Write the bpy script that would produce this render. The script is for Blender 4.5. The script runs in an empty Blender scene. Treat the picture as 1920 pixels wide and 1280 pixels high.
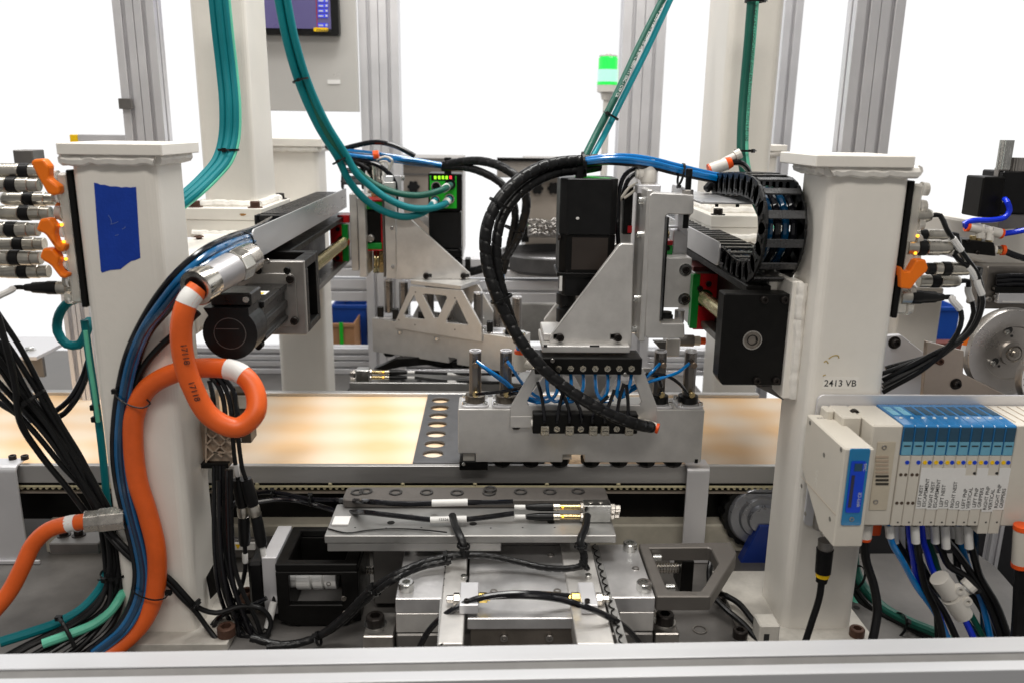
import bpy, bmesh, math, random
from mathutils import Vector, Matrix
random.seed(7)
S = bpy.context.scene
C = S.collection
V = Vector
# ---------------------------------------------------------------- camera
F = 1553.0
_dn = V((-80, -5960, -F)).normalized(); _up = -_dn
_dp = V((-43, 405, -F)); _dp -= _dp.dot(_up)*_up; _dp.normalize()
_rt = _dp.cross(_up)
RW = Matrix((_rt, _dp, _up))            # camera space -> world
cam_d = bpy.data.cameras.new('camera'); cam = bpy.data.objects.new('camera', cam_d); C.objects.link(cam)
cam_d.sensor_width = 36; cam_d.lens = F/1920*36; cam_d.clip_start = 0.02; cam_d.clip_end = 60
cam_d.dof.use_dof = True; cam_d.dof.focus_distance = 1.3; cam_d.dof.aperture_fstop = 5
cam.matrix_world = RW.to_4x4()
S.camera = cam
# ---------------------------------------------------------------- light
wd = bpy.data.worlds.new('World'); S.world = wd; wd.use_nodes = True
bg = wd.node_tree.nodes['Background']; bg.inputs[0].default_value = (1, .97, .93, 1); bg.inputs[1].default_value = .24
S.view_settings.view_transform = 'Standard'; S.view_settings.look = 'None'
S.view_settings.exposure = 0.06; S.view_settings.gamma = 1
def area(name, loc, target, sx, sy, e, col):
    d = bpy.data.lights.new(name, 'AREA'); d.shape = 'RECTANGLE'; d.size = sx; d.size_y = sy; d.energy = e; d.color = col
    o = bpy.data.objects.new(name, d); C.objects.link(o); o.location = loc
    o.rotation_euler = (V(target)-V(loc)).to_track_quat('-Z', 'Y').to_euler()
area('ceiling_lamp', (.5, 1.9, 1.9), (.05, 1.4, -.6), .5, 2.2, 58, (1, .985, .95))
area('ceiling_lamp', (-.7, 1.2, 1.9), (0, 1.3, -.6), .35, 2.2, 32, (1, .98, .94))
area('ceiling_lamp', (.1, -.5, 1.6), (0, 1.3, -.5), 1.6, .4, 27, (1, .95, .88))
# ---------------------------------------------------------------- pixel <-> world
def ray(x, y): return RW @ V((x-960, 640-y, -F))
def W(x, y, Y): r = ray(x, y); return r*(Y/r.y)
def Wz(x, y, Z): r = ray(x, y); return r*(Z/r.z)
def Wx(x, y, X): r = ray(x, y); return r*(X/r.x)
def WP(x, y, p0, n): r = ray(x, y); n = V(n); return r*(V(p0).dot(n)/r.dot(n))
def pxm(Y): return Y/F*1.0
# ---------------------------------------------------------------- materials
MATS = {}
def mat(name, col, metal=0, rough=.45, var=.06, scale=30, bump=.0, bscale=300, rvar=.08, spec=.5, trans=0, coat=0, stretch=None, emis=0, ior=1.45, alpha=1):
    m = bpy.data.materials.new(name); m.use_nodes = True; nt = m.node_tree; N = nt.nodes; L = nt.links
    b = N['Principled BSDF']
    b.inputs['Metallic'].default_value = metal; b.inputs['IOR'].default_value = ior
    b.inputs['Specular IOR Level'].default_value = spec
    b.inputs['Transmission Weight'].default_value = trans; b.inputs['Coat Weight'].default_value = coat
    tc = N.new('ShaderNodeTexCoord'); mp = N.new('ShaderNodeMapping'); L.new(tc.outputs['Object'], mp.inputs[0])
    if stretch: mp.inputs['Scale'].default_value = stretch
    no = N.new('ShaderNodeTexNoise'); no.inputs['Scale'].default_value = scale; no.inputs['Detail'].default_value = 5
    no.inputs['Roughness'].default_value = .65
    L.new(mp.outputs[0], no.inputs[0])
    rp = N.new('ShaderNodeMapRange'); rp.inputs[1].default_value = .3; rp.inputs[2].default_value = .7
    rp.inputs[3].default_value = 1-var; rp.inputs[4].default_value = 1+var
    L.new(no.outputs[0], rp.inputs[0])
    mx = N.new('ShaderNodeVectorMath'); mx.operation = 'SCALE'; mx.inputs[0].default_value = col
    L.new(rp.outputs[0], mx.inputs['Scale']); L.new(mx.outputs[0], b.inputs['Base Color'])
    rr = N.new('ShaderNodeMapRange'); rr.inputs[1].default_value = .3; rr.inputs[2].default_value = .7
    rr.inputs[3].default_value = max(.03, rough-rvar); rr.inputs[4].default_value = rough+rvar
    L.new(no.outputs[0], rr.inputs[0]); L.new(rr.outputs[0], b.inputs['Roughness'])
    if bump:
        n2 = N.new('ShaderNodeTexNoise'); n2.inputs['Scale'].default_value = bscale; n2.inputs['Detail'].default_value = 3
        L.new(mp.outputs[0], n2.inputs[0])
        bp = N.new('ShaderNodeBump'); bp.inputs['Strength'].default_value = bump; bp.inputs['Distance'].default_value = .001
        L.new(n2.outputs[0], bp.inputs['Height']); L.new(bp.outputs[0], b.inputs['Normal'])
    if emis:
        b.inputs['Emission Color'].default_value = (*col, 1); b.inputs['Emission Strength'].default_value = emis
    MATS[name] = m
    return m
def srgb(r, g, b):
    f = lambda c: (c/255/12.92 if c <= 10 else ((c/255+.055)/1.055)**2.4)
    return (f(r), f(g), f(b))
paint = mat('white_paint', (.77, .735, .675), 0, .36, .045, 7, .22, 130)
weldm = mat('painted_weld', (.78, .75, .70), 0, .35, .08, 60, .5, 220)
alu = mat('clear_anodised_aluminium', (.70, .695, .715), .55, .40, .03, 12, .03, 500, stretch=(1, 1, 1))
mach = mat('machined_aluminium', (.60, .585, .565), .62, .38, .07, 40, .06, 700)
mach2 = mat('scuffed_aluminium', (.64, .62, .595), .62, .38, .15, 14, .05, 600)
steel = mat('bright_steel', (.52, .49, .45), 1, .25, .15, 60, .02, 400)
dsteel = mat('ground_steel', (.36, .34, .32), .95, .32, .22, 30, .04, 500)
zinc = mat('zinc_plated_steel', (.62, .62, .60), 1, .22, .15, 80)
brass = mat('brass', (.52, .40, .20), 1, .25, .12, 80)
goldth = mat('greased_screw_steel', (.60, .52, .30), 1, .2, .2, 90)
blk = mat('black_anodised', (.005, .0047, .0044), 0, .36, .25, 60, .08, 600, spec=.2)
blkp = mat('black_plastic', (.007, .007, .0073), 0, .36, .2, 60, .05, 500, spec=.28)
blkc = mat('black_cable', (.007, .007, .0075), 0, .33, .2, 50, .06, 400, spec=.32)
blkg = mat('black_gloss_tube', (.006, .006, .008), 0, .12, .2, 50)
oxide = mat('black_oxide', (.022, .018, .016), .6, .38, .3, 120)
rust = mat('rusty_oxide', (.09, .045, .03), .4, .55, .45, 120)
grey = mat('grey_anodised', (.17, .162, .155), .6, .40, .1, 30, .05, 500)
dgrey = mat('dark_grey_plate', (.125, .127, .135), .4, .42, .08, 30, .04, 500)
tealm = mat('teal_cable', srgb(0, 112, 120), 0, .55, .06, 40, .1, 300, spec=.3)
tealg = mat('dark_green_cable', srgb(8, 84, 70), 0, .45, .06, 40, .08, 300)
mint = mat('mint_cable', srgb(96, 190, 160), 0, .45, .06, 40, .08, 300)
petrol = mat('petrol_blue_tube', srgb(0, 84, 132), 0, .16, .12, 50, spec=.7, coat=.5)
blue = mat('clear_blue_tube', srgb(0, 116, 188), 0, .16, .12, 50, spec=.7, coat=.4)
dblue = mat('dark_blue_tube', srgb(0, 48, 78), 0, .18, .15, 50, spec=.7, coat=.4)
blueb = mat('royal_blue_tube', srgb(18, 50, 205), 0, .2, .08, 50)
oran = mat('orange_cable', srgb(222, 94, 30), 0, .42, .11, 22, .08, 300)
oranp = mat('orange_plastic', srgb(240, 118, 12), 0, .38, .05, 50)
orring = mat('orange_collet', srgb(232, 84, 20), 0, .35, .05, 50)
redm = mat('red_plastic', srgb(176, 18, 26), 0, .33, .12, 50)
grnm = mat('green_plastic', srgb(0, 128, 42), 0, .36, .08, 50)
grnb = mat('bright_green_label', srgb(28, 190, 40), 0, .4, .03, 50)
tape = mat('blue_painter_tape', srgb(0, 54, 156), 0, .5, .1, 40, .5, 220)
white = mat('white_label', (.74, .73, .71), 0, .5, .03, 60)
ivory = mat('ivory_plastic', (.60, .56, .49), 0, .42, .035, 30, .06, 700)
whitep = mat('white_plastic', (.66, .63, .58), 0, .4, .03, 60)
tanp = mat('tan_plastic', (.42, .33, .25), 0, .5, .08, 50, .05, 500)
beltw = mat('cream_rubber', (.62, .56, .36), 0, .5, .08, 60)
clear = mat('clear_plastic', (.75, .72, .66), 0, .18, .08, 60, trans=.55)
ledy = mat('amber_led', (1, .42, .02), 0, .3, .0, 50, emis=3)
ledg = mat('green_led', (.35, 1, .02), 0, .3, .0, 50, emis=1.2)
ledr = mat('red_led', (1, .03, .04), 0, .3, .0, 50, emis=2)
ink = mat('black_ink', (.02, .02, .02), 0, .6, .0, 50)
inkg = mat('grey_ink', (.22, .2, .19), 0, .6, .0, 50)
inkw = mat('pale_ink', (.6, .62, .6), 0, .6, .0, 50)
yel = mat('yellow_print', srgb(240, 196, 10), 0, .45, .04, 50)
bluclr = mat('blue_clear_plastic', srgb(38, 112, 168), 0, .12, .1, 40, spec=.7, coat=.5)
blulite = mat('pale_blue_window', srgb(105, 165, 190), 0, .3, .08, 60)
bludark = mat('deep_blue_window', srgb(35, 72, 95), 0, .2, .1, 60, spec=.6)
blulab = mat('blue_label', srgb(10, 65, 200), 0, .35, .05, 50)
bin_blue = mat('blue_bin', srgb(12, 72, 165), 0, .5, .1, 20)
card = mat('cardboard', srgb(176, 130, 92), 0, .8, .1, 30)
brown = mat('brown_board', srgb(120, 70, 62), 0, .7, .2, 20)
# ---------------------------------------------------------------- mesh collector
class G:
    def __init__(s): s.v = []; s.f = []; s.sm = []; s.mi = []; s.m = 0
    def add(s, vs, fs, smooth=False):
        n = len(s.v); s.v += [tuple(p) for p in vs]
        for f in fs: s.f.append([i+n for i in f]); s.sm.append(smooth); s.mi.append(s.m)
        return s
    def box(s, a, b):
        x0, x1 = sorted((a[0], b[0])); y0, y1 = sorted((a[1], b[1])); z0, z1 = sorted((a[2], b[2]))
        return s.add([(x0,y0,z0),(x1,y0,z0),(x1,y1,z0),(x0,y1,z0),(x0,y0,z1),(x1,y0,z1),(x1,y1,z1),(x0,y1,z1)],
              [(0,3,2,1),(4,5,6,7),(0,1,5,4),(1,2,6,5),(2,3,7,6),(3,0,4,7)])
    def pbox(s, x0, y0, x1, y1, Y, D):       # front face seen at those photo positions on the plane Y, D deep
        xm, ym = (x0+x1)/2, (y0+y1)/2
        return s.box((W(x0, ym, Y).x, Y, W(xm, y0, Y).z), (W(x1, ym, Y).x, Y+D, W(xm, y1, Y).z))
    def prism(s, base, d):                     # base: list of 3-D points (flat), d: extrusion vector
        n = len(base); d = V(d); base = [V(p) for p in base]
        nr = V((0, 0, 0))
        for i in range(n): nr += base[i].cross(base[(i+1) % n])
        if nr.dot(d) > 0: base.reverse()
        vs = base+[p+d for p in base]
        return s.add(vs, [list(range(n)), list(range(2*n-1, n-1, -1))]+[((i+1) % n, i, i+n, (i+1) % n+n) for i in range(n)])
    def ppoly(s, pts, Y, D): return s.prism([W(x, y, Y) for x, y in pts], (0, D, 0))
    def zpoly(s, pts, Z, H): return s.prism([Wz(x, y, Z) for x, y in pts], (0, 0, -H))
    def xpoly(s, pts, X, D): return s.prism([Wx(x, y, X) for x, y in pts], (D, 0, 0))
    def plate(s, outer, holes, d):
        from mathutils.geometry import tessellate_polygon
        d = V(d); loops = [[V(p) for p in L_] for L_ in [outer]+holes]; flat = [p for L_ in loops for p in L_]; n = len(flat)
        tr = tessellate_polygon(loops); fs = []
        for t in tr: fs.append(tuple(t)); fs.append(tuple(i+n for i in reversed(t)))
        k = 0
        for L_ in loops:
            for i in range(len(L_)): fs.append((k+i, k+(i+1) % len(L_), k+(i+1) % len(L_)+n, k+i+n))
            k += len(L_)
        return s.add(flat+[p+d for p in flat], fs)
    def lathe(s, p, ax, prof, n=18, caps=True, smooth=True, rot=0):   # prof: (t along axis, radius)
        p = V(p); ax = V(ax).normalized(); u = ax.orthogonal().normalized(); w = ax.cross(u)
        vs = []; fs = []
        for t, r in prof:
            for k in range(n):
                a = 2*math.pi*(k+rot)/n; vs.append(p+ax*t+(u*math.cos(a)+w*math.sin(a))*r)
        for j in range(len(prof)-1):
            for k in range(n):
                k2 = (k+1) % n; fs.append((j*n+k, j*n+k2, (j+1)*n+k2, (j+1)*n+k))
        s.add(vs, fs, smooth)
        if caps:
            m = len(prof)-1
            s.add(vs[:n], [list(range(n-1, -1, -1))]); s.add(vs[m*n:], [list(range(n))])
        return s
    def cyl(s, a, b, r, n=16, r2=None, smooth=True):
        a = V(a); b = V(b); return s.lathe(a, b-a, [(0, r), ((b-a).length, r if r2 is None else r2)], n, True, smooth)
    def ring(s, p, ax, ro, ri, h, n=24):
        p = V(p); ax = V(ax).normalized()
        return s.lathe(p, ax, [(0, ri), (0, ro), (h, ro), (h, ri), (0, ri)], n, False, False)
    def tube(s, pts, r, n=10, step=.006, wrap=0, cap=True):
        P = spline(pts, step); N = len(P)
        rs = r if callable(r) else (lambda t: r)
        T = [(P[min(i+1, N-1)]-P[max(i-1, 0)]).normalized() for i in range(N)]
        u = T[0].orthogonal().normalized(); vs = []; fs = []; L = 0
        for i in range(N):
            if i: L += (P[i]-P[i-1]).length
            u = (u-T[i]*u.dot(T[i])); u = u.normalized() if u.length > 1e-6 else T[i].orthogonal().normalized()
            w = T[i].cross(u)
            for k in range(n):
                a = 2*math.pi*k/n; rr = rs(i/(N-1))
                if wrap:
                    ph = (L/wrap+k/n) % 1.0
                    if ph < .13: rr *= .86
                vs.append(P[i]+(u*math.cos(a)+w*math.sin(a))*rr)
        for i in range(N-1):
            for k in range(n):
                k2 = (k+1) % n; fs.append((i*n+k, i*n+k2, (i+1)*n+k2, (i+1)*n+k))
        s.add(vs, fs, True)
        if cap: s.add(vs[:n], [list(range(n-1, -1, -1))]); s.add(vs[-n:], [list(range(n))])
        return s
    def ball(s, p, r, n=10, sx=(1, 1, 1)):
        p = V(p); vs = []; fs = []; m = n//2
        for j in range(m+1):
            th = math.pi*j/m
            for k in range(n):
                a = 2*math.pi*k/n; vs.append(p+V((r*sx[0]*math.sin(th)*math.cos(a), r*sx[1]*math.sin(th)*math.sin(a), r*sx[2]*math.cos(th))))
        for j in range(m):
            for k in range(n):
                k2 = (k+1) % n; fs.append((j*n+k, (j+1)*n+k, (j+1)*n+k2, j*n+k2))
        return s.add(vs, fs, True)
    def mesh(s, name, mats, org, bev=0, seg=1):
        me = bpy.data.meshes.new(name)
        me.from_pydata([tuple(V(p)-org) for p in s.v], [], s.f)
        me.polygons.foreach_set('use_smooth', s.sm); me.polygons.foreach_set('material_index', s.mi)
        for m in (mats if isinstance(mats, (list, tuple)) else [mats]): me.materials.append(m)
        bm = bmesh.new(); bm.from_mesh(me); bmesh.ops.remove_doubles(bm, verts=bm.verts, dist=1e-6)
        bmesh.ops.dissolve_degenerate(bm, dist=1e-7, edges=bm.edges)
        bmesh.ops.recalc_face_normals(bm, faces=bm.faces)
        if bev:
            ed = [e for e in bm.edges if len(e.link_faces) == 2 and not (e.link_faces[0].smooth and e.link_faces[1].smooth) and e.calc_face_angle(0) > .45]
            if ed: bmesh.ops.bevel(bm, geom=ed, offset=bev, segments=seg, profile=.5, affect='EDGES', clamp_overlap=True)
        for e in bm.edges:
            if len(e.link_faces) == 2 and e.calc_face_angle(0) > .62: e.smooth = False
        bm.to_mesh(me); bm.free()
        return me
def spline(pts, step):
    pts = [V(p) for p in pts]
    if len(pts) == 2: pts = [pts[0], pts[0].lerp(pts[1], .5), pts[1]]
    E = [pts[0]*2-pts[1]]+pts+[pts[-1]*2-pts[-2]]; out = []
    for i in range(1, len(E)-2):
        p0, p1, p2, p3 = E[i-1:i+3]; n = max(2, int((p2-p1).length/step))
        # centripetal Catmull-Rom
        t0 = 0; t1 = t0+max(1e-5, (p1-p0).length)**.5; t2 = t1+max(1e-5, (p2-p1).length)**.5; t3 = t2+max(1e-5, (p3-p2).length)**.5
        for k in range(n):
            t = t1+(t2-t1)*k/n
            a1 = p0*((t1-t)/(t1-t0))+p1*((t-t0)/(t1-t0)); a2 = p1*((t2-t)/(t2-t1))+p2*((t-t1)/(t2-t1)); a3 = p2*((t3-t)/(t3-t2))+p3*((t-t2)/(t3-t2))
            b1 = a1*((t2-t)/(t2-t0))+a2*((t-t0)/(t2-t0)); b2 = a2*((t3-t)/(t3-t1))+a3*((t-t1)/(t3-t1))
            out.append(b1*((t2-t)/(t2-t1))+b2*((t-t1)/(t2-t1)))
    out.append(pts[-1]); return out
def wpos(o):
    p = V(o.location); q = o.parent
    while q is not None: p += V(q.location); q = q.parent
    return p
def tag(o, label, cat, group=None, kind=None):
    o['label'] = label
    if cat: o['category'] = cat
    if group: o['group'] = group
    if kind: o['kind'] = kind
    return o
def thing(name, label, cat, loc, group=None):
    o = bpy.data.objects.new(name, None); o.empty_display_size = .02; C.objects.link(o); o.location = loc
    return tag(o, label, cat, group)
def obj(name, g, m, parent=None, bev=0, seg=1, label=None, kind=None):
    xs = [p[0] for p in g.v]; ys = [p[1] for p in g.v]; zs = [p[2] for p in g.v]
    org = V(((min(xs)+max(xs))/2, (min(ys)+max(ys))/2, (min(zs)+max(zs))/2))
    o = bpy.data.objects.new(name, g.mesh(name, m, org, bev, seg)); C.objects.link(o)
    o.location = org
    if parent is not None: o.parent = parent; o.location = org-wpos(parent)
    if label: o['label'] = label
    if kind: o['kind'] = kind
    return o
def solo(name, g, m, label, cat, group=None, bev=0, seg=1): return tag(obj(name, g, m, None, bev, seg), label, cat, group)
def struct(name, g, m, bev=0): o = obj(name, g, m, None, bev); o['kind'] = 'structure'; return o
def place(name, me, loc, parent, ax=(0, 0, 1), sc=1, spin=0):     # a shared mesh, its +Z along ax
    o = bpy.data.objects.new(name, me); C.objects.link(o)
    o.location = V(loc)-(wpos(parent) if parent is not None else V((0, 0, 0))); o.parent = parent
    q = V(ax).normalized().to_track_quat('Z', 'Y'); o.rotation_euler = (q.to_matrix() @ Matrix.Rotation(spin, 3, 'Z')).to_euler(); o.scale = (sc,)*3
    return o
_CA = {}
def bolt_mesh(m, wash=0, kind='socket'):
    k = (m.name, wash, kind)
    if k in _CA: return _CA[k]
    g = G(); n = 18
    if wash: g.lathe((0, 0, 0), (0, 0, 1), [(0, 1.55), (.16, 1.55), (.2, 1.5), (.2, .9)], 24, False, False)
    z0 = .2 if wash else 0
    hx = []
    for i in range(n):
        a = 2*math.pi*i/n; h = math.pi/6; b = (a % (math.pi/3))-h; hx.append((math.cos(a), math.sin(a), .5/math.cos(b)))
    if kind == 'socket':
        H = z0+1.15
        rings = [[(c, s, 1, z0) for c, s, q in hx], [(c, s, 1, H-.12) for c, s, q in hx], [(c, s, .9, H) for c, s, q in hx], [(c, s, q+.03, H) for c, s, q in hx], [(c, s, q, H-.6) for c, s, q in hx]]
    elif kind == 'low':
        H = z0+.25
        rings = [[(c, s, 1, z0) for c, s, q in hx], [(c, s, .85, H) for c, s, q in hx], [(c, s, q+.03, H) for c, s, q in hx], [(c, s, q, H-.6) for c, s, q in hx]]
    elif kind == 'hex':
        H = z0+.7
        rings = [[(c, s, q*1.9, z0) for c, s, q in hx], [(c, s, q*1.9, H-.08) for c, s, q in hx], [(c, s, q*1.75, H) for c, s, q in hx]]
    else:   # slotted fitting
        H = z0+.9
        rings = [[(c, s, q*2, z0) for c, s, q in hx], [(c, s, q*2, z0+.5) for c, s, q in hx], [(c, s, .72, z0+.52) for c, s, q in hx], [(c, s, .72, H) for c, s, q in hx]]
    vs = []; fs = []
    for R_ in rings: vs += [(c*q, s*q, z) for c, s, q, z in R_]
    for j in range(len(rings)-1):
        for i in range(n): i2 = (i+1) % n; fs.append((j*n+i, j*n+i2, (j+1)*n+i2, (j+1)*n+i))
    fs.append([(len(rings)-1)*n+i for i in range(n)])
    g.add(vs, fs)
    if kind == 'slot': g.m = 1; g.box((-.68, -.1, H), (.68, .1, H+.012))
    me = g.mesh('bolt', [m, ink] if kind == 'slot' else m, V((0, 0, 0)))
    _CA[k] = me
    return me
def bolt(parent, p, ax, r, m=None, wash=0, kind='socket', name='bolt', spin=None):
    return place(name, bolt_mesh(m or oxide, wash, kind), p, parent, ax, r, random.random()*3 if spin is None else spin)
FR = (0, -1, 0); UP = (0, 0, 1); LT = (-1, 0, 0); RT = (1, 0, 0)
def text(parent, body, p, size, right, up, m, name='lettering', align='LEFT', bold=0):
    r = V(right).normalized(); u = V(up); u = (u-r*u.dot(r)).normalized(); n = r.cross(u)
    _TX.append((parent, body, V(p), size, Matrix((r, u, n)).transposed(), m, name, align, bold))
_TX = []
def flush_text():
    tmp = []
    for parent, body, p, size, mw, m, name, align, bold in _TX:
        cu = bpy.data.curves.new('lettering', 'FONT'); cu.body = body; cu.size = size; cu.align_x = align; cu.align_y = 'CENTER'; cu.extrude = .00004; cu.offset = bold; cu.resolution_u = 3
        o = bpy.data.objects.new('lettering', cu); C.objects.link(o); tmp.append(o)
    bpy.context.view_layer.update(); dg = bpy.context.evaluated_depsgraph_get()
    for o, (parent, body, p, size, mw, m, name, align, bold) in zip(tmp, _TX):
        me = bpy.data.meshes.new_from_object(o.evaluated_get(dg)); me.name = name; me.materials.clear(); me.materials.append(m)
        q = bpy.data.objects.new(name, me); C.objects.link(q); q.parent = parent; q.location = p-(wpos(parent) if parent else V()); q.rotation_euler = mw.to_euler()
    for o in tmp: bpy.data.objects.remove(o)
def rrect(x0, x1, y0, y1, r, n=4):     # rounded rectangle, 2-D
    out = []
    for cx, cy, a0 in ((x1-r, y0+r, -90), (x1-r, y1-r, 0), (x0+r, y1-r, 90), (x0+r, y0+r, 180)):
        for k in range(n+1): a = math.radians(a0+90*k/n); out.append((cx+r*math.cos(a), cy+r*math.sin(a)))
    return out
def zbar(g, x0, x1, y0, y1, z0, z1, r=.012, n=4): return g.prism([(x, y, z0) for x, y in rrect(x0, x1, y0, y1, r, n)], (0, 0, z1-z0))
def tslot(w, h, nx, ny, s=.0042, d=.013):  # T-slot section outline centred on 0, nx slots on the two w sides
    pts = []
    def side(L, n, f):
        out = []
        for i in range(n):
            c = -L/2+L*(i+.5)/n
            if i: out += [f(c-L/2/n-.0009, 0), f(c-L/2/n-.0007, .006), f(c-L/2/n+.0007, .006), f(c-L/2/n+.0009, 0)]
            out += [f(c-s-.001, 0), f(c-s, .001), f(c-s, .0035), f(c-s*1.9, .0045), f(c-s*1.6, d), f(c+s*1.6, d), f(c+s*1.9, .0045), f(c+s, .0035), f(c+s, .001), f(c+s+.001, 0)]
        return out
    pts += [(-w/2, -h/2)]+side(w, nx, lambda t, q: (t, -h/2+q))
    pts += [(w/2, -h/2)]+side(h, ny, lambda t, q: (w/2-q, t))
    pts += [(w/2, h/2)]+side(w, nx, lambda t, q: (-t, h/2-q))
    pts += [(-w/2, h/2)]+side(h, ny, lambda t, q: (-w/2+q, -t))
    return pts
def extrusion(name, label, a, b, w, h, nx, ny, group, face=(0, -1, 0), cat='aluminium profile'):
    a = V(a); b = V(b); ax = (b-a).normalized(); n = V(face); n = (n-ax*n.dot(ax)).normalized(); s = ax.cross(n)
    g = G(); g.prism([a+s*x-n*y for x, y in tslot(w, h, nx, ny)], b-a)
    return solo(name, g, alu, label, cat, group, .0004)
def weld(g, a, b, r, n=None):
    a = V(a); b = V(b); L = (b-a).length; n = n or max(4, int(L/(r*.8)))
    g.tube([a.lerp(b, i/n)+V((random.uniform(-.1, .1)*r, random.uniform(-.1, .1)*r, random.uniform(-.2, .2)*r)) for i in range(n+1)], lambda t: r*(1+.14*math.sin(t*n*6.28)), 8, r*.5)
def tie(parent, p, ax, r, head=(0, -1, 0), w=.0035):
    p = V(p); ax = V(ax).normalized(); g = G(); g.ring(p-ax*w/2, ax, r+.001, r-.0006, w, 18)
    h = V(head); h = (h-ax*h.dot(ax)).normalized(); c = p+h*(r+.0015); t = ax.cross(h)
    q = [c+ax*sx*w*.9+t*sy*.0032 for sx, sy in ((-1, -1), (1, -1), (1, 1), (-1, 1))]
    g.prism(q, h*.004)
    g.cyl(c+h*.002, c+h*.002+t*.009+h*.001, .0009, 6)
    return obj('cable_tie', g, blkp, parent)
# ================================================================ setting
ZT = -.715; ZC = -.545
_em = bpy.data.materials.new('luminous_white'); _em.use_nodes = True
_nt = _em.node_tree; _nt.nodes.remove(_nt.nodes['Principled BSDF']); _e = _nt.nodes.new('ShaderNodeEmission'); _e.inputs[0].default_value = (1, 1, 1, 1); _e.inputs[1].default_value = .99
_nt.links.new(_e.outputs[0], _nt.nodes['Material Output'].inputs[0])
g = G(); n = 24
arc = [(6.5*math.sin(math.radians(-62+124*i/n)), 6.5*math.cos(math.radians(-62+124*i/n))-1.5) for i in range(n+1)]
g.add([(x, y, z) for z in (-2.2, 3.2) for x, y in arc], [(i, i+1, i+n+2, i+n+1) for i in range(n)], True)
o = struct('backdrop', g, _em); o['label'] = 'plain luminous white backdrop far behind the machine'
g = G(); p = [Wz(1915, 1122, ZT), Wz(1905, 1105, ZT), Wz(1868, 1062, ZT), Wz(1832, 1036, ZT)]
g.prism([(-1.9, .8, ZT), (p[0].x, .8, ZT)]+[tuple(q) for q in p]+[(.60, p[3].y, ZT), (.60, 2.6, ZT), (-1.9, 2.6, ZT)], (0, 0, -.02))
tabm = mat('worn_table_steel', (.165, .156, .148), .45, .45, .3, 7, .05, 300)
struct('machine_table', g, tabm, .001)
g = G(); g.add([(-5, -1, -1.55), (5, -1, -1.55), (5, 4.2, -1.55), (-5, 4.2, -1.55)], [(0, 1, 2, 3)])
struct('floor', g, mat('dark_floor', (.04, .04, .042), 0, .5, .3, 4))
g = G(); g.box((.56, 1.45, -1.2), (1.9, 1.47, -.62)); struct('wall', g, mat('dark_machine_skirt', (.02, .02, .022), 0, .5, .2, 5))
# ================================================================ white posts and beams
def post(label, cat, x0, x1, y0, y1, ztop, cap, group):
    t = thing('support_post', label, cat, ((x0+x1)/2, (y0+y1)/2, ZT), group)
    g = G(); zbar(g, x0, x1, y0, y1, ZT, ztop, .013, 5); obj('tube', g, paint, t)
    cx0, cx1, cy0, cy1, cz = cap
    g = G(); g.box((cx0, cy0, ztop), (cx1, cy1, cz)); obj('cap_plate', g, paint, t, .0012)
    g = G(); e = .004; q = [(x0-e, y0-e), (x1+e, y0-e), (x1+e, y1+e), (x0-e, y1+e)]
    for i in range(4): weld(g, (*q[i], ztop-.005), (*q[(i+1) % 4], ztop-.005), .0075)
    obj('weld_bead', g, weldm, t)
    g = G()
    for i in range(4): weld(g, (*q[i], ZT+.004), (*q[(i+1) % 4], ZT+.004), .006)
    obj('weld_bead', g, weldm, t)
    return t
LX0, LX1, RX0, RX1, PY0, PY1 = -.514, -.411, .431, .534, 1.05, 1.153
c0 = W(105, 281, 1.035).x; c1 = W(303, 281, 1.035).x
pL = post('white welded steel post carrying the blue tape patch', 'steel post', LX0, LX1, PY0, PY1, W(200, 292, 1.035).z, (c0, c1, 1.035, 1.168, W(200, 269, 1.035).z), 'white steel support posts')
c0 = W(1531, 300, 1.035).x; c1 = W(1716, 306, 1.035).x
pR = post('white welded steel post carrying the 2413 VB sticker and valve manifold', 'steel post', RX0, RX1, PY0, PY1, W(1620, 315, 1.035).z, (c0, c1, 1.035, 1.168, W(1620, 292, 1.035).z), 'white steel support posts')
YB = 2.03
bx0, bx1 = W(522, 650, YB).x, W(612, 650, YB).x
post('white back post behind the tall left column', 'steel post', bx0, bx1, YB, YB+.105, W(560, 275, YB).z, (bx0-.014, bx1+.014, YB-.014, YB+.12, W(560, 260, YB).z), 'white steel support posts')
dx0, dx1 = W(1338, 690, YB).x, W(1424, 690, YB).x
post('white back post behind the right column', 'steel post', dx0, dx1, YB, YB+.105, W(1440, 284, YB).z, (dx0-.014, dx1+.014, YB-.014, YB+.12, W(1440, 272, YB).z), 'white steel support posts')
# base feet of the posts
footm = mat('grimy_paint', (.50, .475, .43), 0, .5, .22, 18, .1, 120)
for (t, x0, x1) in ((pL, LX0-.004, LX1+.05), (pR, RX0-.06, RX1+.022)):
    g = G(); g.box((x0, PY0-.03, ZT), (x1, PY1+.06, ZT+.012)); obj('base_plate', g, footm, t, .001)
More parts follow.
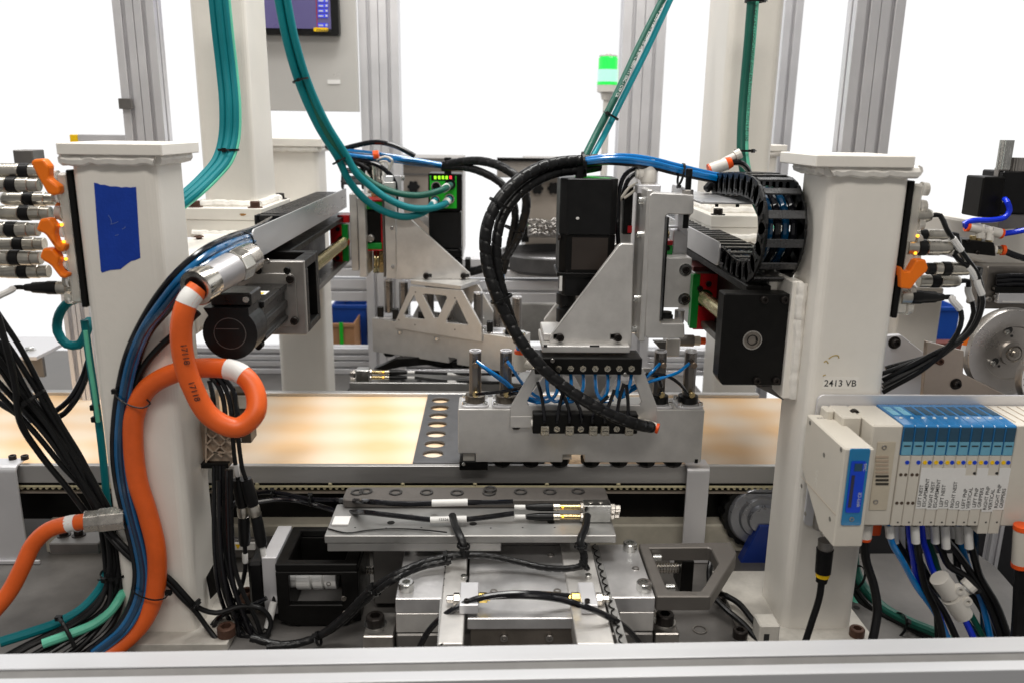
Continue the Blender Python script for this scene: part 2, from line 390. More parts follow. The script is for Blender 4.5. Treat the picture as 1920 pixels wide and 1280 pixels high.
# cross beams
def beam(label, x0, x1, ztop, side):
    t = thing('cross_beam', label, 'steel beam', ((x0+x1)/2, 1.6, ztop), 'white cross beams')
    g = G(); zbar_y = [(x, PY1+.001, z) for x, z in rrect(x0, x1, ztop-.1, ztop, .01, 4)]; g.prism(zbar_y, (0, YB-PY1-.002, 0)); obj('tube', g, paint, t)
    return t
zb = W(400, 446, 1.44).z
bL = beam('white beam running back from the left post under the tall column', LX0, LX1+.002, zb, 1)
zbr = W(1400, 470, 1.44).z
bR = beam('white beam running back from the right post behind the black end block', RX0-.03, RX1-.03, zbr, -1)
def column(label, x0, x1, y0, y1, px, zblk, zpl, ztp, group):
    t = thing('mounting_column', label, 'steel column', ((x0+x1)/2, (y0+y1)/2, zblk), group)
    a, b, c, d = px
    g = G(); zbar(g, x0, x1, y0, y1, ztp, 1.1, .014, 5); obj('tube', g, paint, t)
    g = G(); g.box((a, c, zpl), (b, d, ztp)); obj('base_plate', g, paint, t, .001)
    g = G(); g.box((a+.001, c+.001, zblk), (b-.001, d-.002, zpl-.0006)); obj('base_block', g, paint, t, .001)
    g = G(); q = [(x0-.003, y0-.003), (x1+.003, y0-.003), (x1+.003, y1+.003), (x0-.003, y1+.003)]
    for i in range(4): weld(g, (*q[i], ztp+.003), (*q[(i+1) % 4], ztp+.003), .008)
    obj('weld_bead', g, weldm, t)
    g = G(); weld(g, (a+.012, c-.002, zblk+.006), (b-.004, c-.002, zblk+.006), .007); obj('weld_bead', g, weldm, t)
    for sx in (a+.016, b-.016):
        for sy in (c+.014, d-.016): bolt(t, (sx, sy, ztp), UP, .0085, rust if sx < 0 and sy < 1.6 else oxide, 1)
    return t
yc = 1.5
colL = column('tall white column on a bolted plate with green cables beside it', W(368, 200, 1.54).x, W(470, 200, 1.54).x, 1.54, 1.69,
    (W(345, 402, yc).x, W(492, 402, yc).x, yc, 1.715), W(430, 446, yc).z, W(430, 413, yc).z, W(430, 391, yc).z, 'tall white columns')
g = G(); c = W(455, 403, yc-.0004); g.prism([c+V((.006*math.cos(k*.7)*(1+.5*math.sin(k*2.3)), 0, .0022*math.sin(k*.7))) for k in range(9)], (0, .0003, 0)); obj('rust_spot', g, mat('rust_stain', (.34, .17, .05), 0, .7, .4, 300), colL)
colR = column('tall white column on a bolted plate beside the energy chain', W(1356, 200, 1.56).x, W(1456, 200, 1.56).x, 1.56, 1.72,
    (W(1333, 410, yc).x, W(1482, 410, yc).x, yc, 1.73), W(1380, 452, yc).z, W(1380, 427, yc).z, W(1380, 405, yc).z, 'tall white columns')
g = G(); g.box((LX0+.03, 1.42, zb-.0005), (LX1-.002, 1.43, zb+.001))
bolt(bL, W(373, 446, 1.42)+V((0, 0, .001)), UP, .0085, rust, 0, 'low')
# ================================================================ aluminium frame
gp = 'vertical aluminium profiles of the machine frame'
def vprof(label, x0, x1, yt, Y, dep, zb, nx=2, ny=1, x_yref=None):
    a = W(x0, yt, Y).x; b = W(x1, yt, Y).x
    return extrusion('aluminium_profile', label, ((a+b)/2, Y+dep/2, zb), ((a+b)/2, Y+dep/2, .95), b-a, dep, nx, ny, gp)
vprof('double slotted upright profile behind the left post cap', 222, 298, 130, 1.9, .045, -.7)
vprof('double slotted upright profile behind the right post cap', 1594, 1684, 130, 1.85, .05, -.7)
vprof('upright profile pair beside the grey screen panel', 674, 748, 130, 2.3, .06, -.9)
vprof('upright profile pair right of the green stack light', 1165, 1245, 130, 2.3, .06, -.9)
vprof('slim upright profile just behind the right column', 1462, 1496, 130, 2.3, .06, -.9, 1, 1)
gh = 'horizontal aluminium profiles behind the heads'
def hprof(label, xa, xb, y0, y1, Y, ny=1, dep=.045):
    xm = (xa+xb)/2; zt, z0 = W(960, y0, Y).z, W(960, y1, Y).z; a = W(xa, (y0+y1)/2, Y).x; b = W(xb, (y0+y1)/2, Y).x
    return extrusion('aluminium_profile', label, (a, Y+dep/2, (zt+z0)/2), (b, Y+dep/2, (zt+z0)/2), abs(zt-z0), dep, 1, 1, gh)
hprof('upper horizontal rail behind both gripper heads', 505, 1300, 487, 521, 2.35)
hprof('second horizontal rail directly below the upper rail', 505, 1300, 527, 567, 2.35)
hprof('third horizontal rail just above the back nest', 330, 1420, 655, 676, 2.35)
hprof('lowest horizontal rail at the back nest', 330, 1420, 679, 702, 2.35)
_a, _b = W(122, 620, 1.62).x, W(170, 620, 1.62).x
extrusion('aluminium_profile', 'short upright profile left of the left post below the connectors', ((_a+_b)/2, 1.645, ZT), ((_a+_b)/2, 1.645, W(140, 540, 1.62).z), _b-_a, .05, 2, 1, gp)
g = G(); g.pbox(222, 185, 246, 205, 1.885, .012); t = solo('sensor_block', g, grey, 'small grey block clamped on the left upright profile', 'block', None, .0008)
g = G()
t = thing('profile_rail', 'grey rail with a yellow end cap behind the left post cap', 'rail', W(185, 258, 2.0))
g.pbox(146, 253, 236, 272, 2.0, .05); obj('rail', g, alu, t, .001)
g = G(); g.pbox(131, 253, 145.6, 272, 2.0, .05); obj('end_cap', g, yel, t, .001)
# front rail along the bottom of the picture
yb0, yf0 = .80, .742
zr = W(960, 1209, yb0).z
t = thing('front_rail', 'bright aluminium profile along the bottom edge in front of the machine', 'aluminium profile', (0, yb0, zr))
s0, s1 = Wz(960, 1237, zr).y, Wz(960, 1254, zr).y
g = G(); sec = [(yb0, zr), (s0, zr), (s0-.0005, zr-.002), (s0+.004, zr-.004), (s0+.004, zr-.016), (s1-.004, zr-.016), (s1-.004, zr-.004), (s1+.0005, zr-.002), (s1, zr), (yf0, zr), (yf0, zr-.045), (yb0, zr-.045)]
g.prism([(-1.2, y, z) for y, z in sec], (2.4, 0, 0)); obj('profile', g, mat('bright_anodised_rail', (.60, .605, .625), .3, .38, .05, 14, stretch=(.05, 1, 1)), t, .0006)
g = G(); g.box((-1.2, s1+.0004, zr-.006), (1.2, s0-.0004, zr-.0022)); obj('slot_cover', g, mat('slot_cover_grey', (.16, .155, .15), 0, .5, .1, 20), t)
t.rotation_euler = (0, -math.radians(.45), math.radians(.5))
# ================================================================ screen panel and stack light
Yp = 2.26
t = thing('control_panel', 'grey panel holding the dark screen behind the left column', 'panel', W(588, 208, Yp))
g = G(); zz = W(590, 209, Yp).z; g.box((W(440, 120, Yp).x, Yp, zz), (W(671, 150, Yp).x, Yp+.02, .95))
pan = mat('grey_panel_sheet', (.54, .525, .50), .2, .32, .04, 3, .02, 200); obj('sheet', g, pan, t, .001)
g = G(); g.pbox(614, 150, 638, 158, Yp-.002, .001); obj('reflective_sticker', g, white, t)
m = thing('monitor', 'black framed touch screen with a column of blue buttons', 'screen', W(570, 66, Yp-.03))
x0, x1 = W(430, 30, Yp-.03).x, W(635, 40, Yp-.03).x; z0 = W(570, 66, Yp-.03).z
g = G(); g.prism([(x, Yp-.03, z) for x, z in rrect(x0, x1, z0, .62, .008)], (0, .028, 0)); obj('bezel', g, blkp, m, .001)
scr = mat('purple_screen', srgb(98, 92, 138), 0, .25, .12, 3, emis=.0); btn = mat('screen_button', srgb(62, 70, 205), 0, .3, .05, 20, emis=.35)
x2 = W(620, 30, Yp-.032).x; zs = W(560, 54, Yp-.032).z
g = G(); g.box((x0+.03, Yp-.032, zs), (x2, Yp-.0305, .60)); obj('display', g, scr, m)
g = G(); g.box((W(593.5, 30, Yp-.033).x, Yp-.0332, zs), (W(594.6, 30, Yp-.033).x, Yp-.0325, .60)); obj('display_divider', g, redm, m)
for yy in (2, 11.5, 21, 30.5, 48, -8, -18):
    g = G(); g.pbox(596, yy-4, 615, yy+3.6, Yp-.0332, .0007); b = obj('screen_button', g, btn, m)
    g = G(); g.pbox(597.5, yy-1.2, 606, yy+1.2, Yp-.0338, .0004); g.pbox(610.5, yy-2, 614, yy+1.6, Yp-.0338, .0004); obj('button_icon', g, inkw, b)
g = G(); g.prism([(x, Yp-.0335, z) for x, z in rrect(W(593, 58, Yp).x, W(620, 58, Yp).x, W(606, 62.5, Yp).z, W(606, 55, Yp).z, .004)], (0, .003, 0)); b = obj('badge', g, yel, m)
text(m, 'COGNEX', W(607, 58.6, Yp-.0345), .0088, RT, UP, ink, align='CENTER', bold=.0002)
Ys = 2.6
t = thing('stack_light', 'lit green stack light on a thin pole above the heads', 'signal light', W(1137, 295, Ys))
c = W(1139, 150, Ys); top = W(1139, 106, Ys).z; r = 18.5*Ys/F
Zs = lambda y: W(1139, y, Ys).z
grl = mat('green_lens', srgb(40, 215, 80), 0, .25, .04, 10, emis=.6); grlit = mat('lit_green_lens', (.30, 1, .46), 0, .25, .0, 10, emis=.95)
g = G(); g.lathe((c.x, Ys, Zs(131)), UP, [(0, r*.93), (Zs(110)-Zs(131), r*.93), (Zs(107)-Zs(131), r*.8)], 24); obj('green_lens', g, grl, t)
g = G(); g.lathe((c.x, Ys, Zs(107)), UP, [(0, r*.88), (.004, r*.88), (.005, r*.3), (.008, r*.3)], 20); obj('cap', g, whitep, t)
g = G(); g.lathe((c.x, Ys, Zs(154)), UP, [(0, r*.97), (Zs(131.2)-Zs(154), r*.97)], 24); obj('green_lens', g, grlit, t, label='brightly lit lower lens')
g = G(); g.lathe((c.x, Ys, Zs(160)), UP, [(0, r*1.0), (Zs(154.3)-Zs(160), r*1.0)], 24); obj('lens_collar', g, grl, t)
g = G(); g.lathe((c.x, Ys, Zs(188)), UP, [(0, r*.5), (Zs(176)-Zs(188), r*.62), (Zs(173)-Zs(188), r*.98), (Zs(160.3)-Zs(188), r*.98)], 24); obj('base', g, whitep, t)
g = G(); g.cyl((c.x, Ys, Zs(330)), (c.x, Ys, Zs(188)), r*.34); obj('pole', g, whitep, t)
# ================================================================ feeders and bins in the back
Yk = 2.7
feed = mat('smoky_acrylic', (.27, .235, .20), 0, .3, .12, 4); feedd = mat('feeder_dark', (.075, .072, .072), .3, .5, .3, 15)
t = thing('parts_feeder', 'brownish feeder cabinet with a star knob behind the left head', 'feeder cabinet', W(800, 490, Yk))
g = G(); g.pbox(735, 297, 868, 486, Yk, .3); obj('cabinet_panel', g, feed, t, .002)
g = G(); g.pbox(735, 297, 878, 309, Yk-.02, .015); obj('top_trim', g, grey, t, .001)
def knob(p, t, r=.018):
    g = G(); g.lathe(p, FR, [(0, r*.5), (.008, r*.5)], 12); P = V(p)-V((0, .008, 0))
    g.prism([P+V((math.cos(a)*q, 0, math.sin(a)*q)) for k in range(24) for a, q in [(2*math.pi*k/24, r*(1+.16*math.cos(6*2*math.pi*k/24)))]], (0, -.012, 0)); obj('star_knob', g, blkp, t, .001)
knob(W(776, 350, Yk), t)
g = G(); g.pbox(735, 326, 868, 329, Yk-.004, .003); obj('seam_strip', g, grey, t)
t = thing('parts_feeder', 'brownish feeder cabinet with two star knobs and a parts tray, behind the black motor', 'feeder cabinet', W(990, 490, Yk))
g = G(); g.pbox(985, 300, 1060, 486, Yk, .3); obj('cabinet_panel', g, feed, t, .002)
g = G(); g.pbox(932, 297, 1060, 334, Yk-.05, .03); obj('top_trim', g, mat('feeder_trim', (.34, .31, .28), .3, .4, .1, 8), t, .002)
g = G(); g.pbox(932, 297, 1060, 303, Yk-.06, .0098); obj('top_lip', g, blk, t)
knob(W(1007, 353, Yk), t); knob(W(1037, 353, Yk), t)
g = G(); c = W(1040, 472, Yk-.25); g.lathe(c-V((0, 0, .05)), UP, [(0, .15), (.012, .17), (.05, .17), (.052, .155), (.03, .15)], 32, True, True); obj('feeder_bowl', g, feedd, t)
g = G(); g.pbox(990, 424, 1060, 446, Yk-.2, .16); obj('parts_tray', g, mat('tray_metal', (.3, .28, .26), .8, .4, .3, 30), t, .002)
g = G()
for i in range(36):
    p = W(random.uniform(992, 1048), random.uniform(412, 440), Yk-.21); d = V((random.uniform(-1, 1), random.uniform(-.3, .3), random.uniform(-.7, .7)))*.014; g.cyl(p-d, p+d, .0035, 6)
o = obj('loose_parts', g, dsteel, t); o['kind'] = 'stuff'
g = G(); g.pbox(978, 405, 992, 455, Yk-.15, .05); obj('sensor_post', g, blk, t); g = G(); g.ball(W(986, 414, Yk-.155), .006); obj('sensor_led', g, mat('sensor_green', (.05, .9, .15), emis=2), t)
def bin_(label, x0, y0, x1, y1, Y, m, cat):
    t = thing('storage_bin' if m is bin_blue else 'cardboard_box', label, cat, W((x0+x1)/2, y1, Y))
    a, b = W(x0, y0, Y), W(x1, y1, Y); g = G(); w = .004; X0, X1, Z0, Z1, D = a.x, b.x, b.z, a.z, .25
    g.box((X0, Y, Z0), (X1, Y+w, Z1)); g.box((X0, Y+D, Z0), (X1, Y+D+w, Z1)); g.box((X0, Y+w, Z0), (X0+w, Y+D, Z1)); g.box((X1-w, Y+w, Z0), (X1, Y+D, Z1)); g.box((X0+w, Y+w, Z0), (X1-w, Y+D, Z0+w))
    obj('shell', g, m, t, .001)
    g = G(); g.box((X0-.004, Y-.004, Z1-.012), (X1+.004, Y-.0005, Z1)); obj('rim', g, m, t, .001); return t
bin_('blue plastic bin on the floor behind the left beam', 622, 572, 690, 660, 2.75, bin_blue, 'plastic bin')
b = bin_('brown cardboard box strapped with a green band behind the left beam', 560, 606, 668, 720, 2.62, card, 'cardboard box')
g = G(); g.pbox(638, 605, 645, 720, 2.613, .002); obj('green_band', g, grnb, b)
bin_('blue plastic bin seen below the right post connectors', 1640, 575, 1790, 650, 2.4, bin_blue, 'plastic bin')
g = G(); g.pbox(1640, 642, 1800, 730, 2.32, .04); solo('brown_board', g, brown, 'reddish brown board below the blue bin on the right', 'board', None, .002)
g = G(); g.pbox(690, 573, 760, 640, 2.72, .2); solo('equipment_case', g, mat('dark_case', (.06, .06, .06), 0, .5, .3, 10), 'dark grey case beside the blue bin behind the left head', 'case', None, .004)
g = G(); g.pbox(905, 570, 1045, 640, 2.8, .25); solo('equipment_case', g, mat('pale_case', (.35, .33, .30), 0, .5, .3, 10), 'pale case below the horizontal rails behind the black motor', 'case', None, .004)
# ================================================================ linear axes
def u_body(t, xs, xf, y0, y1, zc, h):          # xs: wall side, xf: free side
    w = .012 if xf > xs else -.012
    g = G(); g.box((xs, y0, zc-h), (xs+w, y1, zc+h)); obj('back_wall', g, blk, t, .0008)
    g = G(); g.box((xs+w, y0, zc-h), (xf, y1, zc-h+.011)); obj('lower_rail', g, grey, t, .0012)
    g = G(); g.box((xs+w, y0, zc+h-.011), (xf, y1, zc+h)); obj('upper_rail', g, blk, t, .0012)
    g = G()
    for k in range(9): y = y0+.05+(y1-y0-.1)*k/8; g.lathe((xf-(xf-xs)*.2, y, zc-h+.0112), UP, [(0, .0035), (.0006, .0032)], 10)
    o = obj('rail_screws', g, dsteel, t); o['kind'] = 'stuff'
def screw(t, x, z, y0, y1, r, pitch=.0052):
    g = G(); prof = []; y = 0
    while y < y1-y0:
        prof += [(y, r), (y+pitch*.55, r), (y+pitch*.7, r*.86), (y+pitch*.88, r*.86)]; y += pitch
    g.lathe((x, y0, z), (0, 1, 0), prof, 18, True, False); obj('ball_screw', g, goldth, t)
LAX, LAZ = -.337, -.268
tL = thing('linear_axis', 'long black linear axis with motor and red carriage on the left beam', 'linear axis', (LAX, 1.6, LAZ), 'linear axes')
u_body(tL, LX1+.003, -.334, 1.372, 2.02, LAZ+.002, .0575)
screw(tL, LAX, LAZ, 1.30, 1.95, .0125)
# motor bracket: an open frame
bxa, bxb, bya, byb, bza, bzb = -.396, -.281, 1.256, 1.367, LAZ-.051, LAZ+.064
flm = mat('machined_grey_face', (.30, .285, .27), .7, .38, .1, 30, .05, 500)
g = G(); g.box((bxa, bya, bza), (bxb, bya+.014, bzb)); fb = obj('bracket_front', g, flm, tL, .0015)
g = G(); g.prism([(x, bya-.004, z) for x, z in rrect(bxa+.014, bxb-.012, bza+.014, bzb-.018, .012)], (0, .0035, 0)); obj('motor_flange', g, flm, tL, .0012)
g = G(); g.box((bxa, byb-.014, bza), (bxb, byb, bzb)); obj('bracket_rear', g, blk, tL, .001)
for a, b in (((bxa, bza), (bxb, bza+.012)), ):
    g = G(); g.box((a[0], bya+.0145, a[1]), (b[0], byb-.0145, b[1])); obj('bracket_floor', g, blk, tL, .001)
for x0, x1 in ((bxa, bxa+.02), (bxb-.018, bxb)):
    g = G(); g.box((x0, bya+.0145, bzb-.014), (x1, byb-.0145, bzb)); obj('bracket_strip', g, blk, tL, .001)
for ya, yb in ((bya+.0145, bya+.03), (byb-.022, byb-.0145)):
    g = G(); g.box((bxb-.014, ya, bza+.0125), (bxb, yb, bzb-.0145)); obj('bracket_side', g, blk, tL, .001)
g = G(); g.cyl((LAX, bya+.015, LAZ), (LAX, byb-.015, LAZ), .02, 20); obj('coupling', g, blk, tL)
bolt(tL, (-.345, bya+.02, bzb-.02), (0, 1, 0), .006)
bolt(tL, W(501, 490, bya), FR, .0042, dsteel, 0, 'low')
for p in ((545, 523), (553, 601)): bolt(tL, W(*p, bya-.004), FR, .0062, oxide)
for p in ((484, 508), (538, 508)): bolt(tL, W(*p, bya-.004), FR, .0055, blk, 0, 'low')
# motor
mot = mat('motor_black', (.011, .0105, .010), .2, .32, .25, 60, .06, 500)
g = G(); h = .030
sec = [(-h+.006, -h), (-h, -h+.006), (-h, h), (h, h), (h, h-.008), (h-.004, h-.010), (h-.004, .006), (h, .004), (h, -.006), (h-.004, -.009), (h-.004, -h+.012), (h, -h+.010), (h, -h+.006), (h-.006, -h)]
g.prism([(LAX+x, 1.120, LAZ+z) for x, z in sec], (0, bya-1.124, 0)); obj('motor_body', g, mot, tL, .0008)
cap = [(LAX-.0335+.001, LAZ+.034), (LAX+.026, LAZ+.034), (LAX+.026, LAZ+.024)]+[(LAX+.0355*math.cos(math.radians(a)), LAZ+.0355*math.sin(math.radians(a))) for a in range(42, -223, -8)]
g = G(); g.prism([(x, 1.06, z) for x, z in cap], (0, .05, 0)); obj('motor_end_cap', g, blkp, tL, .003, 2)
g = G(); g.prism([(LAX+(x-LAX)*.94, 1.1105, LAZ+(z-LAZ)*.94) for x, z in cap], (0, .009, 0)); obj('motor_gasket', g, blk, tL, .001)
g = G(); g.ring((LAX, 1.0596, LAZ), (0, 1, 0), .021, .0202, .0004, 32); g.box((LAX-.018, 1.0594, LAZ+.006), (LAX+.012, 1.0599, LAZ+.0068)); obj('cap_embossing', g, grey, tL)
for dx, dz in ((.0275, .0), (.021, -.031), (-.02, -.033)): g = G(); g.cyl((LAX+dx, 1.111, LAZ+dz), (LAX+dx, 1.126, LAZ+dz), .005, 10); obj('cap_screw', g, blk, tL)
g = G(); g.box((LAX-.025, 1.068, LAZ+.0345), (LAX+.028, 1.118, LAZ+.052)); obj('connector_base', g, mot, tL, .002)
bolt(tL, (LAX+.022, 1.068, LAZ+.044), FR, .004, steel)
g = G(); g.box((LAX-.012, 1.165, LAZ+.0302), (LAX+.02, 1.19, LAZ+.0308)); w_ = obj('warning_label', g, white, tL)
g = G(); g.box((LAX-.010, 1.167, LAZ+.0309), (LAX+.016, 1.177, LAZ+.0312)); obj('yellow_field', g, yel, w_)
# left carriage
def carriage(t, y, x0, x1, z0, z1, gx0, gx1, dark, hole, scr):
    g = G(); g.plate([(x0, y, z0+.012), (x0+.012 if x1 > x0 else x0-.012, y, z0), (x1, y, z0), (x1, y, z1), (x0, y, z1)], [[(scr[0]+.0155*math.cos(a*.5236), y, scr[1]+.0155*math.sin(a*.5236)) for a in range(12)]], (0, .008, 0)); obj('red_end_plate', g, redm, t, .001)
    g = G(); g.box((gx0, y+.0082, z0+.004), (gx1, y+.016, z1-.002)); g.box((x1-(.006 if x1 > x0 else -.006), y-.001, z0+.002), (gx1, y+.008, z1)); obj('green_wiper', g, grnm, t, .0008)
    g = G(); g.box((x0, y+.0165, z0), (x1, y+.12, z1)); obj('carriage_block', g, dsteel, t, .001)
    for bx, bz in hole: bolt(t, (bx, y, bz), FR, .0048, oxide)
yc = 1.925
a = W(619, 450, yc).x; b = W(646, 450, yc).x; z1 = W(635, 421, yc).z; z0 = W(635, 492, yc).z
carriage(tL, yc, a, b, z0, z1, a+.004, W(653, 450, yc).x, None, [(W(634, 430, yc).x, W(634, 430, yc).z), (W(634, 484, yc).x, W(634, 484, yc).z)], (LAX, LAZ))
g = G(); g.box((W(632, 405, yc).x, yc, W(640, 418, yc).z), (W(655, 405, yc).x, yc+.05, W(640, 404, yc).z)); obj('red_scraper', g, redm, tL, .001)
# tray
def tray(label, X, y0, y1, z0, z1, xw):
    t = thing('cable_tray', label, 'cable tray', (X, (y0+y1)/2, z0), 'cable trays'); s = .0025 if xw < X else -.0025
    r = .008; pts = [(X, y0+r, z1), (X, y0+r*.3, z1-r*.3), (X, y0, z1-r), (X, y0, z0+r), (X, y0+r*.3, z0+r*.3), (X, y0+r, z0), (X, y1, z0), (X, y1, z1)]
    g = G(); g.prism(pts, (-s, 0, 0)); obj('side_wall', g, dsl, t, .0004)
    g = G(); g.box((X-s*1.1, y0+.02, z0), (xw, y1, z0+.0025)); obj('floor_sheet', g, dsl, t, .0003); return t
dsl = mat('folded_steel_sheet', (.62, .62, .63), .8, .3, .1, 6, .03, 300, stretch=(1, .25, 2))
zt0, zt1 = W(483, 489, 1.19).z, W(481, 431, 1.19).z
tray('silver folded tray along the left beam holding a flat cable chain', -.335, 1.19, 1.985, zt0, zt1, -.403)
# energy chain links
barm = mat('chain_bar_painted_sheen', (.05, .05, .052), 0, .28, .1, 60, .04, 500)  # overhead reflections on the rungs put into a lighter base colour
def link_mesh(w, p, h):
    g = G(); th = .0035
    for sx in (-1, 1):
        x = sx*(w/2-th/2)
        out = [(x-th/2, math.cos(a)*h/2+(p*.42 if abs(a) < 1.58 else -p*.42), math.sin(a)*h/2) for a in [math.radians(-90+180*k/6) for k in range(7)]+[math.radians(90+180*k/6) for k in range(7)]]
        out = [(x-th/2, (p*.42 if k < 7 else -p*.42)+math.cos(math.radians(-90+30*k if k < 7 else 90+30*(k-7)))*h*.34, math.sin(math.radians(-90+30*k if k < 7 else 90+30*(k-7)))*h/2) for k in range(14)]
        g.prism(out, (th, 0, 0))
        g.box((x+sx*th*.5, -p*.12, -h*.24), (x+sx*th*.9, p*.12, h*.22))
        g.lathe((x+sx*th*.5, p*.05, -h*.33), (sx, 0, 0), [(0, .0022), (.0012, .0018)], 8)
    g.m = 1
    for sz in (-1, 1): g.box((-w/2+th, -p*.19, sz*h*.5-.0014), (w/2-th, p*.19, sz*h*.5+.0014))
    g.box((-.006, -p*.2, h*.5+.0012), (.006, p*.2, h*.5+.0016))
    return g.mesh('chain_link', [blkp, barm], V((0, 0, 0)), .0005)
def chain(label, path, X, w, p, h, skip=0):
    t = thing('energy_chain', label, 'energy chain', (X, path[0][0], path[0][1]), 'energy chains')
    me = link_mesh(w, p, h); P = spline([(0, y, z) for y, z in path], .002); L = 0; nx = skip
    for i in range(1, len(P)):
        L += (P[i]-P[i-1]).length
        if L >= nx:
            d = P[i]-P[i-1]; o = bpy.data.objects.new('chain_link', me); C.objects.link(o); o.parent = t
            o.location = V((X, P[i].y, P[i].z))-V(t.location); o.rotation_euler = (math.atan2(d.z, d.y), 0, 0); nx += p
    return t
zc_ = -.168
chain('flat black cable chain lying in the left silver tray', [(1.475, zc_), (1.7, zc_), (1.96, zc_)], -.372, .06, .0215, .024)
g = G(); g.box((-.402, 1.44, zc_-.012), (-.398, 1.468, zc_+.013)); g.box((-.3975, 1.45, zc_+.004), (-.345, 1.466, zc_+.012))
solo('chain_end_clamp', g, blkp, 'black end clamp of the cable chain in the left tray', 'clamp', None, .0008)
# upper arm of the left chain near the left head
chain('black cable chain end standing above the left carriage', [(1.985, -.10), (1.96, -.12), (1.95, -.15)], W(660, 320, 1.95).x, .05, .0215, .024)
# ---- right axis
RAX = W(1410, 637, 1.1).x; RAZ = W(1410, 637, 1.1).z
tR = thing('linear_axis', 'long black linear axis with square black end block beside the right post', 'linear axis', (RAX, 1.6, RAZ), 'linear axes')
u_body(tR, RX0-.034, RAX-.003, 1.133, 2.02, RAZ+.012, .0575)
screw(tR, RAX, RAZ+.004, 1.12, 1.372, .0115)
g = G(); a = W(1353, 551, 1.1); b = W(1473, 722, 1.1); rz0 = b.z; rz1 = a.z; x0 = W(1352, 636, 1.1).x; x1 = W(1474, 636, 1.1).x
g.prism([(x0, 1.1, rz0+.01), (x0+.007, 1.1, rz0), (x1, 1.1, rz0), (x1, 1.1, rz1), (x0, 1.1, rz1)], (0, .03, 0)); obj('end_block', g, blk, tR, .0015)
for p in ((1432, 562), (1470, 562), (1418, 712), (1454, 712)): bolt(tR, W(*p, 1.1), FR, .005, oxide)
bc = V((RAX, 1.1, RAZ))
g = G(); g.ring(bc-V((0, .002, 0)), (0, 1, 0), .0135, .0118, .0035, 28); obj('bearing_ring', g, steel, tR)
g = G(); g.lathe(bc, FR, [(-.001, .0117), (.0003, .0117), (.0003, .0085), (.0012, .0085), (.0015, .007), (.0015, .001)], 24); obj('shaft_end', g, mat('bearing_steel', (.28, .25, .22), 1, .35, .2, 60), tR)
g = G(); g.cyl(bc+V((.005, -.0018, .004)), bc+V((.005, -.003, .004)), .0012, 8); g.cyl(bc+V((.006, -.0018, .001)), bc+V((.006, -.003, .001)), .0012, 8); g.ring(bc-V((0, .002, 0)), FR, .0074, .0062, .0006); obj('circlip', g, blk, tR)
yc = 1.362
a = W(1348, 570, yc).x; b = W(1303, 570, yc).x
carriage(tR, yc, a, b, W(1320, 618, yc).z, W(1320, 515, yc).z, a-.004, W(1296, 570, yc).x, None, [(W(*p, yc).x, W(*p, yc).z) for p in ((1312, 541), (1320, 609), (1328, 532))], (RAX, RAZ+.004))
g = G(); g.box((W(1300, 500, yc+.03).x, yc+.03, W(1300, 515, yc).z), (W(1330, 500, yc+.03).x, yc+.1, W(1300, 506, yc).z)); obj('red_scraper', g, mat('dark_red_rail', (.09, .02, .018), .3, .4, .2, 20), tR, .001)
# white side plate and weld that carry the right end block
t = thing('mounting_plate', 'white welded plate strip between the black end block and the right post', 'plate', W(1490, 640, 1.09))
g = G(); g.pbox(1477, 528, 1497, 748, 1.092, .12); obj('plate', g, paint, t, .002)
g = G(); weld(g, W(1503, 532, 1.094), W(1487, 746, 1.094), .0085); obj('weld_bead', g, weldm, t)
g = G(); g.ppoly([(1418, 724), (1464, 722), (1473, 752), (1440, 735)], 1.135, .06); obj('gusset', g, grey, t, .001)
zt0, zt1 = W(1352, 500, 1.25).z, W(1356, 455, 1.25).z
tray('silver folded tray along the right beam beside the black cable chain', .352, 1.25, 1.985, zt0, zt1, .424)
chain('black cable chain looping up from the right tray to the right head', [(1.95, -.196), (1.6, -.196), (1.3, -.196), (1.2, -.203), (1.14, -.190), (1.106, -.150), (1.108, -.114), (1.14, -.087), (1.2, -.079), (1.28, -.082), (1.37, -.088)], .394, .056, .029, .032)
g = G()
for k, c in enumerate((-.016, -.005, .006, .017)): g.m = k % 2; g.tube([(.394+c, y, z) for y, z in ((1.3, -.19), (1.2, -.197), (1.14, -.18), (1.108, -.145), (1.112, -.115), (1.14, -.092), (1.2, -.086), (1.36, -.094))], .005, 8, .01)
solo('chain_tubes', g, [dblue, blkg], 'glossy blue and black tubes lying inside the looping cable chain', 'tubes')
# ================================================================ right pick-and-place head
def P3(pts, Y): return [W(x, y, Y) for x, y in pts]
hR = thing('gripper_head', 'near gripper head over the conveyor with silver gusset and tall plain black motor', 'gripper head', W(1100, 760, 1.25), 'gripper heads')
YH = 1.25
# bar with grippers
zt = W(1085, 767, YH).z; zb_ = W(1085, 866, YH).z
def bx(x): return W(x, 815, YH).x
out = [(bx(859), zt), (bx(1318), zt), (bx(1318), zb_), (bx(1098), zb_), (bx(1098), zb_+.013), (bx(1056), zb_+.013), (bx(1056), zb_), (bx(892), zb_), (bx(892), zb_+.015), (bx(859), zb_+.015)]
g = G(); g.prism([(x, YH, z) for x, z in out], (0, .062, 0)); obj('gripper_bar', g, mach, hR, .0012)
g = G(); g.box((bx(868), YH+.008, zb_-.001), (bx(890), YH+.02, zb_+.0145)); obj('sensor_window', g, clear, hR)
g = G(); g.box((bx(1057), YH+.008, zb_+.002), (bx(1074), YH+.02, zb_+.0125)); obj('sensor_window', g, clear, hR)
g = G(); g.box((bx(861), YH+.004, zb_-.016), (bx(915), YH+.05, zb_-.0005)); obj('end_stop', g, blk, hR, .001)
bolt(hR, (bx(869), YH+.003, zb_-.004), FR, .003, zinc)
g = G(); g.box((bx(1306), YH-.001, zb_-.0005), (bx(1312), YH+.003, zb_+.006)); obj('corner_foot', g, blk, hR)
